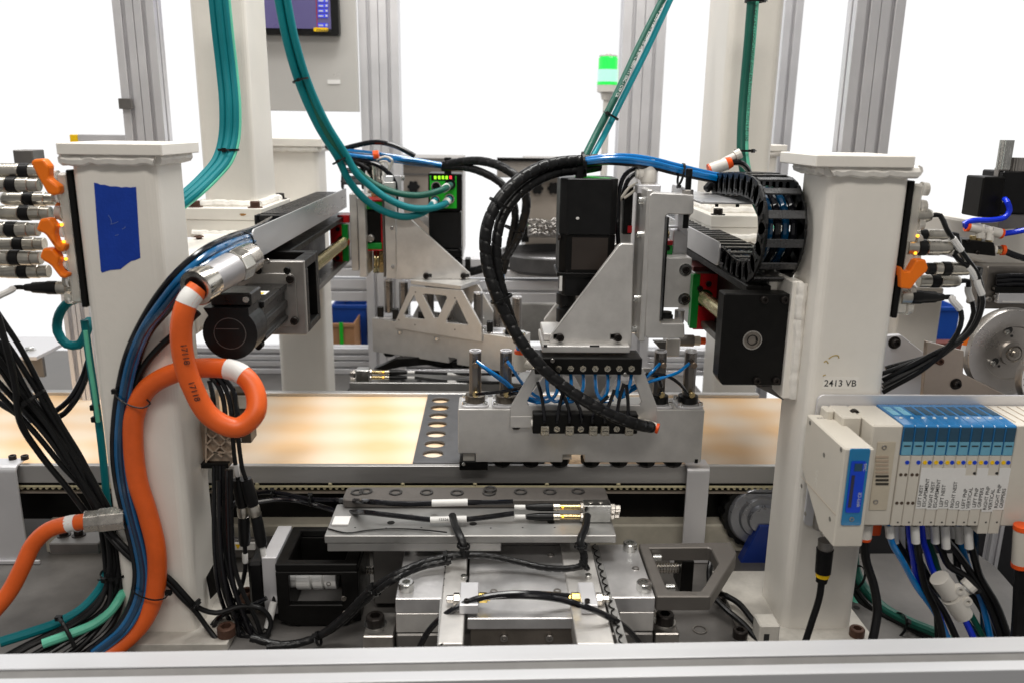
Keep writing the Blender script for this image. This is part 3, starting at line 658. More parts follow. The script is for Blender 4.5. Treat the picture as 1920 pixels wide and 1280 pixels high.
for px in (890, 943, 998, 1054, 1114, 1168, 1221, 1273):
    x = bx(px); g = G(); g.lathe((x, YH+.03, zb_-.0145), UP, [(-.004, .010), (.002, .0165), (.0142, .0175)], 8, True, False); obj('gripper_cup', g, blkp, hR, .0006)
# cylinders
def octo(t, x, y, z0, z1, r, m, ax=UP):
    g = G(); g.lathe((x, y, z0), UP, [(0, r*1.06), (z1-z0, r*1.06)], 8, True, False, .5); c = obj('air_cylinder', g, m, t, .0008)
    g = G(); g.lathe((x, y, z1-.0005), UP, [(0, r*.98), (.003, r*.98), (.003, r*.7), (.0005, r*.6)], 20, True, False); obj('cylinder_end', g, alu, c)
    return c
cyl_m = mat('cylinder_grey', (.20, .185, .172), .85, .3, .08, 30)
CY = []
YC = YH+.03
for px, kind in ((891, 0), (948, 0), (1234, 1), (1290, 1)):
    x = W(px, 745, YC).x; z1 = W(px, 659, YC).z; z0 = zt+.003
    c = octo(hR, x, YC, z0+.012, z1, .0098, cyl_m)
    g = G(); g.lathe((x, YC, zt+.0035), UP, [(0, .0165), (.011, .0165), (.012, .0145)], 20, True, False); obj('cylinder_collar', g, blkp if kind else mat('bronze_collar', (.10, .085, .068), .5, .4, .15, 40), c)
    g = G(); g.prism([(xx, yy, zt) for xx, yy in rrect(x-.0225, x+.0225, YC-.026, YC+.027, .012, 5)], (0, 0, .0035)); obj('flange_plate', g, alu, c, .0006)
    for sx in (-1, 1):
        for sy in (-1, 1): bolt(c, (x+sx*.0165, YC+sy*.0165, zt+.0035), UP, .0042, zinc)
    for zz in (z1-.017, z0+.019):
        g = G(); g.lathe((x+.001, YC-.0095, zz), FR, [(0, .0042), (.004, .0042), (.0042, .005), (.012, .005), (.0125, .0042)], 12); obj('port_fitting', g, brass if zz < z1-.02 else mat('port_brown', (.22, .17, .13), .9, .3, .15, 60), c)
    CY.append((x, z1-.017, z0+.019))
# window bracket
def holed(g, outer, holes, Y, d): return g.plate(P3(outer, Y), [P3(h, Y) for h in holes], (0, d, 0))
yb = 1.243
g = G(); holed(g, [(1000, 690), (957, 762), (957, 798), (1232, 798), (1232, 762), (1206, 690)],
    [[(1014, 704), (988, 752), (991, 759), (1064, 759), (1067, 753), (1040, 704)], [(1053, 704), (1080, 752), (1090, 754), (1112, 754), (1122, 748), (1146, 704)], [(1158, 704), (1131, 752), (1134, 759), (1199, 759), (1203, 753), (1188, 706)]], yb, .0065)
obj('window_bracket', g, mach, hR, .0008)
g = G(); g.ppoly([(957, 780), (1004, 780), (1004, 801), (957, 801)], yb-.002, .0018); obj('bracket_step', g, mach, hR, .0005)
g = G(); holed(g, [(1030, 690), (987, 750), (987, 770), (1245, 770), (1245, 750), (1222, 690)], [[(1045, 702), (1012, 745), (1100, 745), (1075, 702)], [(1150, 702), (1130, 745), (1215, 745), (1200, 702)]], yb+.075, .006); obj('rear_window_bracket', g, mach, hR, .0008)
bolt(hR, W(968, 802, yb)+V((0, .004, -.001)), (0, 0, -1), .0062, grey, 0, 'low')
# carrier plate, gusset, upright
g = G(); a = W(1017, 648, 1.24); b = W(1181, 662, 1.24); g.box((a.x, 1.24, b.z), (b.x, 1.35, a.z)); obj('carrier_plate', g, mach, hR, .0012)
g = G(); g.box((a.x+.003, 1.268, a.z+.0005), (b.x+.004, 1.35, a.z+.012)); obj('carrier_plate', g, mach2, hR, .0012)
g = G(); g.pbox(1019, 646, 1026, 651, 1.2395, .0004); g.pbox(1106, 647, 1124, 650, 1.2395, .0004); o = obj('slot_marks', g, ink, hR)
yg = 1.255
g = G(); holed(g, [(1033, 648), (1030, 640), (1034, 628), (1160, 461), (1166, 457), (1188, 458), (1184, 652)],
    [[(1038, 627), (1048, 627), (1048, 637), (1038, 637)], [(1145, 627), (1155, 627), (1155, 637), (1145, 637)]], yg, .011); obj('gusset', g, mach2, hR, .0012)
for p in ((1050, 632), (1158, 632)): bolt(hR, W(*p, yg), FR, .0062, oxide)
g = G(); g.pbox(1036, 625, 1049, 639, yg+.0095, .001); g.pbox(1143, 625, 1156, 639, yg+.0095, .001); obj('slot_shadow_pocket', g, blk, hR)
g = G(); holed(g, [(1052, 652), (1020, 610), (1020, 600), (1052, 558), (1150, 458), (1180, 458), (1178, 652)], [], 1.375, .010); obj('rear_gusset', g, mach2, hR, .001)
xa = W(1206, 500, 1.252).x; xb = W(1217, 500, 1.252).x; zt1 = W(1210, 356, 1.252).z; zb1 = W(1205, 641, 1.252).z
g = G(); g.box((xa, 1.252, zb1), (xb, 1.342, zt1)); obj('upright_plate', g, mach, hR, .0018)
for y in (377, 440, 560, 618): bolt(hR, (xa, 1.285, W(1200, y, 1.285).z), LT, .0058, zinc)
g = G(); holed(g, [(1218, 367), (1223, 362), (1301, 366), (1301, 398), (1297, 403), (1253, 402), (1247, 407), (1237, 602), (1241, 607), (1283, 607), (1284, 629), (1280, 634), (1214, 634), (1210, 630)], [], 1.25, .034); obj('c_frame', g, mach, hR, .0012)
g = G(); g.pbox(1246, 408, 1249, 600, 1.262, .05); obj('frame_liner', g, blk, hR)
# adjusting screw
sx_ = W(1290, 355, 1.268).x
g = G(); p = []; z = W(1288, 428, 1.268).z; zz = W(1290, 318, 1.268).z; k = z
while k < zz: p += [(k-z, .0048), (k-z+.0008, .0048), (k-z+.0012, .0041), (k-z+.0016, .0041)]; k += .0016
g.lathe((sx_, 1.268, z), UP, p, 12); obj('adjusting_screw', g, blkp, hR)
g = G(); g.lathe((sx_, 1.268, W(1290, 333, 1.268).z), UP, [(0, .0052), (.012, .0052)], 12); obj('screw_head', g, blkp, hR)
g = G(); g.lathe((sx_, 1.268, W(1290, 367, 1.268).z), UP, [(0, .0088), (.008, .0088), (.009, .008)], 6, True, False); obj('lock_nut', g, dsteel, hR, .0006)
# carriage block
yk = 1.28
g = G(); a = W(1243, 530, yk); b = W(1295, 530, yk); g.box((a.x, yk, W(1268, 577, yk).z), (b.x, yk+.05, W(1268, 484, yk).z)); obj('slide_block', g, mach, hR, .001)
g = G(); g.box((a.x-.004, yk+.002, W(1268, 577, yk).z), (a.x-.0003, yk+.05, W(1268, 484, yk).z-.001)); obj('slide_seal', g, blk, hR)
for p in ((1285, 506), (1283, 561)): bolt(hR, W(*p, yk), FR, .0058, oxide, 0); 
for p in ((1285, 506), (1283, 561)): g = G(); g.ring(W(*p, yk), FR, .010, .0062, .0014, 24); obj('washer', g, zinc, hR)
g = G(); c = W(1248, 604, yk+.012); g.lathe((c.x, c.y, c.z), UP, [(0, .0095), (.002, .0112), (.012, .0112), (.013, .009), (.017, .009)], 18); obj('rubber_bumper', g, blkp, hR)
g = G(); c = W(1273, 604, yk+.03); g.cyl((c.x, c.y, c.z), (c.x, c.y, c.z+.02), .008, 16); obj('lower_rod', g, alu, hR)
g = G(); g.pbox(1262, 433, 1289, 482, 1.33, .03); obj('stop_block', g, alu, hR, .001)
g = G(); g.ppoly([(1253, 428), (1270, 428), (1289, 445), (1289, 433), (1272, 425), (1253, 425)], 1.325, .02); obj('stop_block_top', g, alu, hR)
g = G(); g.pbox(1270, 402, 1290, 440, 1.345, .02); obj('guide_post', g, alu, hR, .001)
g = G(); g.lathe(W(1248, 445, 1.32), UP, [(0, .005), (.006, .0065), (.012, .004), (.016, .003)], 14); obj('grease_nipple', g, brass, hR)
g = G(); g.pbox(1243, 452, 1262, 460, 1.312, .03); obj('red_end_plate', g, redm, hR, .0008)
g = G(); g.pbox(1243, 460.5, 1261, 478, 1.314, .03); w_ = obj('green_wiper', g, grnm, hR, .0008)
g = G(); g.cyl(W(1252, 466, 1.3138), W(1252, 466, 1.3134), .004, 14); obj('wiper_hole', g, blk, w_)
# motor
ym = 1.295; x0, x1 = W(1049, 440, ym).x, W(1157, 440, ym).x; D = .085
zt2, zm, zb2 = W(1100, 336, ym).z, W(1100, 442, ym).z, W(1095, 512, ym).z
def octsq(x0, x1, y0, y1, c): return [(x0+c, y0), (x1-c, y0), (x1, y0+c), (x1, y1-c), (x1-c, y1), (x0+c, y1), (x0, y1-c), (x0, y0+c)]
g = G(); g.prism([(x, y, zm+.0004) for x, y in octsq(x0, x1, ym, ym+D, .011)], (0, 0, zt2-zm)); obj('motor_driver_case', g, blkp, hR, .0015)
g = G(); g.prism([(x, y, zb2) for x, y in octsq(x0+.001, x1-.001, ym+.001, ym+D-.001, .010)], (0, 0, zm-zb2)); obj('motor_body', g, blk, hR, .001)
g = G(); g.pbox(1072, 446, 1139, 506, ym+.0002, .0005); obj('nameplate', g, mat('brown_nameplate', (.028, .02, .016), 0, .45, .1, 30), hR)
g = G(); g.ring(((x0+x1)/2, ym+D/2, zt2+.0002), UP, .02, .001, .001, 24); g.box((x1-.042, ym+.012, zt2+.0003), (x1-.012, ym+.03, zt2+.0007)); obj('green_top_label', g, grnb, hR)
zf_ = W(1095, 520, ym).z
g = G(); g.prism([(x, y, zf_) for x, y in octsq(x0-.002, x1+.002, ym-.002, ym+D+.002, .006)], (0, 0, zb2-zf_)); obj('motor_flange', g, blk, hR, .001)
bolt(hR, W(1063, 512, ym-.001)+V((0, .006, 0)), UP, .0042, oxide)
g = G(); z = W(1080, 556, ym).z; g.prism([(x, y, z) for x, y in octsq(x0+.006, x1-.012, ym+.004, ym+D-.01, .006)], (0, 0, zf_-z)); obj('gearbox', g, blkp, hR, .001)
g = G(); c = W(1060, 602, ym+.03); q = z-c.z; g.lathe((c.x, c.y, c.z), UP, [(0, .0155), (q*.45, .0155), (q*.5, .012), (q*.6, .012), (q*.62, .016), (q, .016)], 20); obj('shaft_coupling', g, blkp, hR)
g = G(); g.pbox(1049, 518, 1054, 546, ym-.003, .001); obj('motor_label', g, white, hR)
g = G(); c = W(1090, 330, ym+.03); g.box((c.x-.009, c.y-.006, zt2), (c.x+.008, c.y+.008, zt2+.024)); obj('cable_clip', g, blkp, hR, .001)
bolt(hR, W(1057, 448, ym)+V((-.004, .01, 0)), LT, .004, oxide)
g = G(); g.ball(W(1083, 410, ym), .0022, 8, (1.3, .3, 1)); obj('paint_fleck', g, white, hR)
# rear casting and top fittings
g = G(); g.pbox(1161, 352, 1185, 470, 1.36, .02); obj('rear_plate', g, mach, hR, .002)
g = G(); g.pbox(1170, 350, 1186, 440, 1.345, .014); obj('sensor_housing', g, blk, hR, .001)
g = G(); g.pbox(1177, 424, 1185, 437, 1.343, .01); obj('red_mark', g, redm, hR)
g = G(); g.pbox(1196, 347, 1239, 364, 1.30, .03); obj('valve_base', g, alu, hR, .0015)
t = thing('push_in_fitting', 'white elbow fitting standing on top of the near head beside the black motor', 'pipe fitting', W(1215, 346, 1.315), 'white push-in fittings')
c = W(1215, 346, 1.315); g = G(); g.lathe(c, UP, [(0, .011), (.003, .011), (.004, .0125), (.02, .0125), (.025, .009), (.03, .006), (.032, .009), (.038, .009)], 18); obj('body', g, whitep, t)
g = G(); g.lathe(c+V((0, 0, .016)), LT, [(0, .009), (.016, .009), (.0165, .0075), (.02, .0075)], 16); obj('elbow', g, whitep, t)
# chain bracket
t = thing('chain_bracket', 'flat silver bracket carrying the upper end of the looping chain', 'bracket', W(1340, 350, 1.34))
g = G(); a = W(1275, 346, 1.335); b = W(1405, 354, 1.335); zz = -.1035; g.box((W(1276, 352, 1.335).x, 1.2, zz-.003), (.422, 1.40, zz)); obj('shelf', g, dsl, t, .0006)
g = G(); g.prism([(W(1276, 352, 1.335).x, y, z) for y, z in rrect(1.27, 1.40, zz-.03, zz+.012, .008, 4)], (.004, 0, 0)); obj('upright', g, alu, t, .0006)
for p in ((1346, 356), (1385, 358)): q = W(*p, 1.3); bolt(t, (q.x, 1.3, zz-.003), (0, 0, -1), .005, zinc, 0, 'hex'); g = G(); g.cyl((q.x, 1.3, zz-.006), (q.x, 1.3, zz-.016), .0028, 10); obj('bolt_end', g, blk, t)
for xx, yy, x2, y2 in ((1322, 358, 1336, 344), (1338, 372, 1358, 346)):
    g = G(); a = W(xx, yy, 1.37); b = W(x2, y2, 1.37); g.lathe(a, b-a, [(0, .004), (.003, .007), ((b-a).length, .0075)], 12); solo('hose_plug', g, blkp, 'black plug hanging under the chain bracket, '+('longer lower one' if xx > 1330 else 'short upper one'), 'plug')
# ---- air manifolds on the head
def manifold(label, x0, x1, y0, y1, Y, D, ps, fy, m, ztop):
    t = thing('air_manifold', label, 'air manifold', W((x0+x1)/2, y1, Y), 'black air manifolds')
    g = G(); g.pbox(x0, y0, x1, y1, Y, D); obj('block', g, blk, t, .0015)
    for i, (px, k) in enumerate(ps):
        q = W(px, fy, Y)
        if k: bolt(t, q, FR, .0046, m, 0, 'slot', 'hex_fitting')
        else:
            g = G(); s = .0065; g.box((q.x-s, Y-.011, q.z-s*1.2), (q.x+s, Y-.0002, q.z+s*1.2)); f_ = obj('square_fitting', g, m, t, .0008); g = G(); g.lathe(q-V((0, .011, 0)), FR, [(0, .005), (.0012, .005)], 16); g.m = 1; g.box((q.x-.0045, Y-.0124, q.z-.0005), (q.x+.0045, Y-.0123, q.z+.0005)); obj('slotted_screw', g, [m, ink], f_)
    return t
nick = mat('nickel_fitting', (.50, .46, .38), 1, .24, .15, 80)
t1 = manifold('upper black manifold with a row of seven hex fittings under the silver plate', 1003, 1204, 671, 702, 1.225, .05, [(x, 1) for x in (1047, 1070, 1093, 1116, 1139, 1161, 1184)], 690, nick, 0)
t2 = manifold('lower black manifold with eight square fittings on the gripper bar', 999, 1196, 776, 813, 1.222, .02, [(1021, 0), (1044, 1), (1067, 0), (1089, 1), (1111, 0), (1133, 0), (1156, 1), (1178, 0)], 803, nick, 0)
for t_, ps in ((t1, ((1036, 676), (1172, 702))), (t2, ((1033, 788), (1163, 809)))):
    for p in ps: bolt(t_, W(*p, 1.2235), FR, .0035, dsteel, 0, 'low')
g = G(); g.lathe(W(1000, 793, 1.232), LT, [(0, .0065), (.004, .0065)], 14); obj('end_plug', g, whitep, t2)
g = G(); c = W(1199, 795, 1.232); g.lathe(c, RT, [(0, .006), (.008, .006)], 6, True, False); obj('end_nut', g, nick, t2)
def elbow(label, c, d1, d2, r, group='white push-in fittings', body=None):
    t = thing('push_in_fitting', label, 'pipe fitting', c, group); c = V(c); d1 = V(d1).normalized(); d2 = V(d2).normalized()
    g = G(); g.lathe(c-d1*r*1.0, d1, [(0, r*.8), (r*.3, r), (r*2.6, r)], 16); g.ball(c, r*.98, 14); g.lathe(c, d2, [(0, r*.9), (r*1.8, r*.9)], 16); obj('body', g, body or ivory, t)
    g = G(); g.lathe(c+d1*(r*1.6+.0002), d1, [(0, r*.95), (r*.5, r*.98), (r*.55, r*.7)], 16); obj('collet', g, orring, t)
    g = G(); g.lathe(c+d2*r*1.8, d2, [(0, r*.75), (r*.8, r*.75)], 6, True, False); obj('thread_nut', g, nick, t)
    return t
elbow('white elbow fitting with orange collet left of the upper manifold', W(976, 682, 1.237), UP, RT, .0105)
elbow('white fitting with orange collet at the right end of the lower manifold', W(1214, 797, 1.228), (.8, -.3, -.15), LT, .0085)
# ================================================================ left pick-and-place head
hL = thing('gripper_head', 'far gripper head turned at an angle, its motor topped by a green faced driver', 'gripper head', W(830, 620, 1.85), 'gripper heads')
Yl = 1.9
def lb(name, x0, y0, x1, y1, Y, D, m, bev=.0012): g = G(); g.pbox(x0, y0, x1, y1, Y, D); return obj(name, g, m, hL, bev)
lb('slide_plate', 657, 364, 671, 508, Yl-.01, .1, mach); lb('slide_plate', 672, 372, 686, 520, Yl-.03, .1, mach)
lb('slide_carriage', 688, 396, 714, 454, Yl, .06, blk); lb('carriage_edge', 714.5, 395, 717, 470, Yl+.002, .06, redm, .0004)
lb('red_end_plate', 686, 374, 716, 378.5, Yl-.004, .06, redm); lb('green_wiper', 686, 379, 716, 393, Yl-.003, .06, grnm); lb('green_wiper', 688, 456, 716, 468, Yl-.003, .06, grnm); lb('red_end_plate', 688, 468.5, 716, 471, Yl-.004, .06, redm)
g = G(); g.lathe(W(695, 447, Yl-.004), FR, [(-.004, .009), (.006, .009), (.008, .006)], 14); obj('grease_port', g, dsteel, hL)
for x in (703, 709): g = G(); g.cyl(W(x, 471, Yl+.02), W(x-.5, 512, Yl+.02), .0035, 10); obj('guide_rod', g, goldth, hL)
lb('rail_backing', 698, 360, 722, 512, Yl+.075, .02, brass, .001)
lb('upright_plate', 722, 342, 742, 523, Yl-.022, .1, mach); lb('upright_liner', 717, 346, 721.4, 520, Yl+.002, .08, grey)
yg = 1.872
def lg(pts, Y, d, name, m=mach2): g = G(); g.plate(P3(pts, Y), [], (0, d, 0)); return obj(name, g, m, hL, .0012)
lg([(743, 412), (748, 404), (757, 402), (764, 406), (881, 513), (882, 520), (877, 524), (743, 524)], yg, .012, 'gusset'); lg([(764, 390), (776, 386), (806, 412), (806, 430)], yg+.1, .012, 'rear_gusset')
for p in ((799, 517), (869, 517)): bolt(hL, W(*p, yg), FR, .0068, oxide); g = G(); q = W(p[0]+5, p[1], yg); g.box((q.x-.007, yg-.0006, q.z-.004), (q.x+.007, yg-.0001, q.z+.004)); obj('slot', g, ink, hL)
for p in ((735, 428), (737, 500)): bolt(hL, W(*p, Yl-.022), FR, .004, zinc)
lb('bumper_bracket', 738, 330, 752, 360, Yl+.03, .02, alu); bolt(hL, W(752, 335, Yl+.03)+V((0, .01, 0)), RT, .006, zinc); lb('top_cap', 722, 330, 736, 342, Yl-.02, .03, alu, .002)
# motor
ymo = 1.93
lb('motor_driver_case', 803, 326, 866, 396, ymo, .075, blk, .002); lb('motor_body', 804, 397, 865, 468, ymo+.002, .07, blkp, .003); lb('motor_flange', 803, 469, 866, 482, ymo-.001, .075, blk)
lb('gearbox', 806, 483, 866, 506, ymo+.003, .07, blkp, .002); lb('gearbox_foot', 846, 506, 870, 530, ymo+.01, .05, blk); lb('lever_block', 872, 486, 882, 520, ymo-.01, .03, blk)
f_ = lb('green_face', 806, 330, 856, 391, ymo-.002, .0018, grnb, .0003); f_['label'] = 'green printed connector face'
lb('led_strip', 808.5, 329, 853.5, 339.5, ymo-.0026, .0005, blk, 0)
for i, x in enumerate((816, 823.5, 830.5, 837.5, 845)): lb('status_led', x-2.1, 330.5, x+2.1, 336.5, ymo-.0032, .0005, ledr if i == 4 else ledg, 0)
for p in ((809, 470), (861, 470)): bolt(hL, W(*p, ymo-.002), FR, .004, blk, 0, 'low')
def m12(p, r, mring, Y=ymo):
    c = W(*p, Y-.0022); g = G(); g.lathe(c, FR, [(0, r), (.008, r), (.0082, r*.78), (.002, r*.76)], 22, True, False); q = obj('socket_ring', g, mring, hL); g = G(); g.lathe(c+V((0, -.0021, 0)), FR, [(0, r*.74), (.001, r*.74)], 18); obj('socket_face', g, blk, q); return q
m12((818, 350), .0115, steel)
for p, r in (((844, 346), .0125), ((816, 376), .0115), ((843, 373), .0115)): m12(p, r, blkp if p[1] < 350 else steel)
# window bracket + bar in a turned plane
pl0 = V((-.272, 1.92, 0)); pl1 = V((.057, 1.745, 0)); dd = (pl1-pl0).normalized(); nn = V((dd.y, -dd.x, 0)); nn = nn if nn.y < 0 else -nn; back = -nn
def TP(pts, off=0): q = pl0+nn*off; return [WP(x, y, q, nn) for x, y in pts]
q = TP([(697, 597), (697, 657), (880, 621), (880, 688)]); zt = (q[0].z+q[2].z)/2; zb2 = (q[1].z+q[3].z)/2
e0 = q[0].xy; e1 = TP([(972, 640)])[0].xy
def on(t, off=0): p = V((*e0, 0)).lerp(V((*e1, 0)), t)+back*off; return p
g = G()
prof = [(0, zt), (1, zt), (1, zb2), (.60, zb2), (.60, zb2+.014), (.545, zb2+.014), (.545, zb2), (.0, zb2)]
g.prism([V((*on(t).xy, z)) for t, z in prof], back*.062); obj('gripper_bar', g, mach, hL, .0012)
for i in range(8):
    c = on(.07+.123*i, .03); g = G(); g.lathe((c.x, c.y, zb2-.0145), UP, [(0, .011), (.004, .0145), (.0143, .0155)], 8, True, False); obj('gripper_cup', g, blkp, hL, .0006)
g = G(); g.plate(TP([(770, 537), (866, 545), (903, 612), (903, 641), (741, 615), (741, 603)], .006), [TP(h, .006) for h in ([(776, 554), (757, 589), (760, 596), (797, 599)], [(795, 551), (836, 555), (838, 559), (821, 596), (814, 596), (793, 554)], [(856, 563), (836, 600), (838, 605), (878, 609)])], back*.006); obj('window_bracket', g, mach, hL, .0008)
g = G(); g.plate([p+back*.075 for p in TP([(775, 537), (866, 545), (903, 612), (903, 638), (741, 612), (741, 603)], .006)], [[p+back*.075 for p in TP(h, .006)] for h in ([(780, 556), (762, 594), (797, 599)], [(860, 565), (843, 603), (878, 609)])], back*.006); obj('rear_window_bracket', g, mach, hL, .0008)
q = TP([(770, 526), (864, 533), (864, 543), (770, 536)], .006); zt3 = q[0].z; zb3 = (q[2].z+q[3].z)/2
g = G(); g.prism([V((*p.xy, zb3+.001)) for p in (q[0], q[1], q[1]+back*.085, q[0]+back*.085)], (0, 0, zt3-zb3)); obj('carrier_plate', g, mach, hL, .0012)
for p in ((748, 600), (779, 548), (853, 559), (778, 609), (853, 618)): qq = TP([p], .0062)[0]; g = G(); g.cyl(qq, qq+nn*.0004, .0016, 8); obj('dowel_hole', g, ink, hL)
for p in ((750, 620), (819, 632)): qq = TP([p], .002)[0]; bolt(hL, qq, (0, 0, -1), .006, zinc)
for i, (t, off) in enumerate(((.075, .03), (.185, .03), (.36, .035), (.50, .035), (.70, .03), (.83, .03), (.95, .03))):
    c = on(t, off); x, y = c.x, c.y; big = i not in (2, 3)
    cc = octo(hL, x, y, zt+.012, zt+(.088 if i < 2 else .082), .0105, cyl_m)
    g = G(); g.prism([(xx, yy, zt) for xx, yy in rrect(x-.02, x+.02, y-.024, y+.024, .01, 4)], (0, 0, .0035)); obj('flange_plate', g, alu, cc, .0006)
    for k, (ddx, ddy) in enumerate(((-.017, -.015), (.015, -.019))):
        if k == 0: g = G(); g.box((x+ddx-.008, y+ddy-.008, zt+.004), (x+ddx+.006, y+ddy+.008, zt+.028)); obj('black_fitting', g, blkp, cc, .001)
        else: bolt(cc, (x+ddx, y+ddy, zt+.0035), UP, .0045, zinc)
# ================================================================ conveyor
YV = 1.275
def zY(x, y, Z): return Wz(x, y, Z).y
cv = thing('conveyor', 'belt conveyor with silver side rails running across behind the posts', 'conveyor', (0, 1.45, ZC-.1))
yin = zY(700, 868, ZC); ybk = 1.652; zr0 = W(700, 905, YV).z
railm = mat('brushed_rail', (.50, .49, .48), .8, .42, .1, 30, .08, 500, stretch=(.08, 1, 1))
g = G(); g.box((-1.35, YV, zr0), (.60, yin, ZC)); obj('side_rail', g, railm, cv, .001)
xr = W(1425, 740, ybk).x; g = G(); g.box((-1.35, ybk, ZC-.04), (xr, ybk+.016, ZC+.002)); obj('side_rail', g, railm, cv, .0015)
# belt: cream and orange blotched sheet
beltm = bpy.data.materials.new('blotchy_belt'); beltm.use_nodes = True; nt = beltm.node_tree; L_ = nt.links; b = nt.nodes['Principled BSDF']; b.inputs['Roughness'].default_value = .6; b.inputs['Specular IOR Level'].default_value = .25
tc = nt.nodes.new('ShaderNodeTexCoord'); mp = nt.nodes.new('ShaderNodeMapping'); mp.inputs['Scale'].default_value = (4.6, 1.1, 1); mp.inputs['Rotation'].default_value = (0, 0, .12); L_.new(tc.outputs['Object'], mp.inputs[0])
L_.new(tc.outputs['Object'], mp.inputs[0]); mp.inputs['Scale'].default_value = (1, 1, 1); mp.inputs['Rotation'].default_value = (0, 0, -.25)
no = nt.nodes.new('ShaderNodeTexWave'); no.inputs['Scale'].default_value = 2.1; no.inputs['Distortion'].default_value = 1.6; no.inputs['Detail'].default_value = 1; no.inputs['Detail Scale'].default_value = .7; L_.new(mp.outputs[0], no.inputs[0])
w2 = nt.nodes.new('ShaderNodeTexWave'); w2.bands_direction = 'Y'; w2.inputs['Scale'].default_value = 3.4; w2.inputs['Distortion'].default_value = 2.2; w2.inputs['Detail'].default_value = 1; w2.inputs['Detail Scale'].default_value = .5; L_.new(tc.outputs['Object'], w2.inputs[0])
mw_ = nt.nodes.new('ShaderNodeMath'); mw_.operation = 'MULTIPLY_ADD'; mw_.inputs[1].default_value = .4; L_.new(w2.outputs['Fac'], mw_.inputs[0])
m3 = nt.nodes.new('ShaderNodeMath'); m3.operation = 'MULTIPLY'; m3.inputs[1].default_value = .6; L_.new(no.outputs['Fac'], m3.inputs[0]); L_.new(m3.outputs[0], mw_.inputs[2])
cr = nt.nodes.new('ShaderNodeValToRGB'); L_.new(mw_.outputs[0], cr.inputs[0])
cr.color_ramp.elements[0].position = .1; cr.color_ramp.elements[0].color = (*srgb(234, 196, 150), 1); cr.color_ramp.elements[1].position = .9; cr.color_ramp.elements[1].color = (*srgb(238, 218, 194), 1)
L_.new(cr.outputs[0], b.inputs['Base Color'])
g = G(); g.box((-1.34, yin+.0005, ZC-.011), (.62, ybk-.0005, ZC-.0055)); obj('belt', g, beltm, cv)
g = G(); g.box((-1.35, YV+.002, zr0-.0045), (.6, YV+.02, zr0-.0006)); obj('dark_gap_strip', g, blk, cv)
zc0 = zr0-.0048
g = G(); g.box((-1.35, YV+.0005, zc0-.0035), (.6, YV+.02, zc0)); obj('cream_guide', g, beltw, cv, .0005)
g = G()
for i in range(190):
    x = -1.3+.0101*i; g.lathe((x, YV+.003, zc0-.0055), (0, 1, 0), [(0, .0027), (.016, .0027)], 8)
o = obj('belt_teeth', g, beltw, cv); o['kind'] = 'stuff'
g = G(); g.box((-1.35, YV+.004, zc0-.0155), (.6, YV+.012, zc0-.013)); obj('return_belt_edge', g, mat('return_belt', (.30, .26, .22), .2, .4, .1, 30), cv)
g = G(); g.box((-1.35, YV+.05, ZT+.05), (.56, YV+.06, zr0-.025)); obj('skirt_plate', g, blk, cv)
for i in range(9):
    g = G(); g.cyl((-.62+.12*i, YV+.004, zr0-.0045), (-.62+.12*i, YV+.004, zr0+.001), .004, 10); obj('spacer', g, beltw, cv)
base = mat('cream_base_paint', (.44, .41, .34), 0, .55, .14, 25, .3, 120)
g = G(); g.box((-.75, YV+.02, ZT+.0005), (.56, YV+.075, W(1215, 983, 1.295).z)); solo('base_beam', g, base, 'cream painted base beam on the table under the conveyor', 'beam', None, .003)
def leg(label, xa, xb, yt, yb, Y, bolts):
    t = thing('conveyor_bracket', label, 'bracket', W((xa+xb)/2, yb, Y), 'conveyor support brackets'); a = W(xa, (yt+yb)/2, Y).x; b = W(xb, (yt+yb)/2, Y).x; r = .01; z = ZC+.0035
    sec = [(Y, ZT+.001), (Y, z-r)]+[(Y+r-r*math.cos(math.radians(q)), z-r+r*math.sin(math.radians(q))) for q in (20, 45, 70)]+[(Y+r, z), (yin+.012, z), (yin+.012, z-.0032), (Y+r, z-.0032), (Y+.004, z-r), (Y+.004, ZT+.001)]
    g = G(); g.prism([(a, y, zz) for y, zz in sec], (b-a, 0, 0)); obj('folded_plate', g, alu, t, .0006)
    g = G(); g.box((a-.02, Y-.005, ZT+.001), (b+.02, Y-.0005+.0, ZT+.008)); obj('foot', g, alu, t, .001)
    for p in bolts: q = Wz(*p, z); bolt(t, (q.x, q.y, z), UP, .006, oxide)
leg('grey folded bracket clamping the front conveyor rail in the lower left', -45, 38, 870, 1020, YV-.013, ((24, 860), (47, 860)))
leg('grey folded bracket behind the nest handle right of the gripper bar', 1284, 1326, 890, 1013, YV-.013, ())
# pallet plate with eight round holes
zp = ZC+.0015
pal = thing('pallet_plate', 'dark grey plate with a row of round holes lying across the conveyor', 'plate', Wz(830, 800, zp), None)
holes = []
for hx, hy in ((826, 749), (824.5, 763), (822, 778), (820, 794), (817.5, 812), (815, 831), (812, 849)):
    c = Wz(hx, hy, zp); holes.append([(c.x+.0180*math.cos(k*math.pi/10), c.y+.0168*math.sin(k*math.pi/10), zp) for k in range(20)])
q0 = Wz(802, 741, zp); q1 = Wz(780, 872, zp); w = .22; xl = q0.x
g = G(); g.plate([(xl, yin+.002, zp), (xl+w, yin+.002, zp), (xl+w, ybk-.002, zp), (xl, ybk-.002, zp)], holes, (0, 0, -.004)); obj('plate', g, dgrey, pal, .0006)
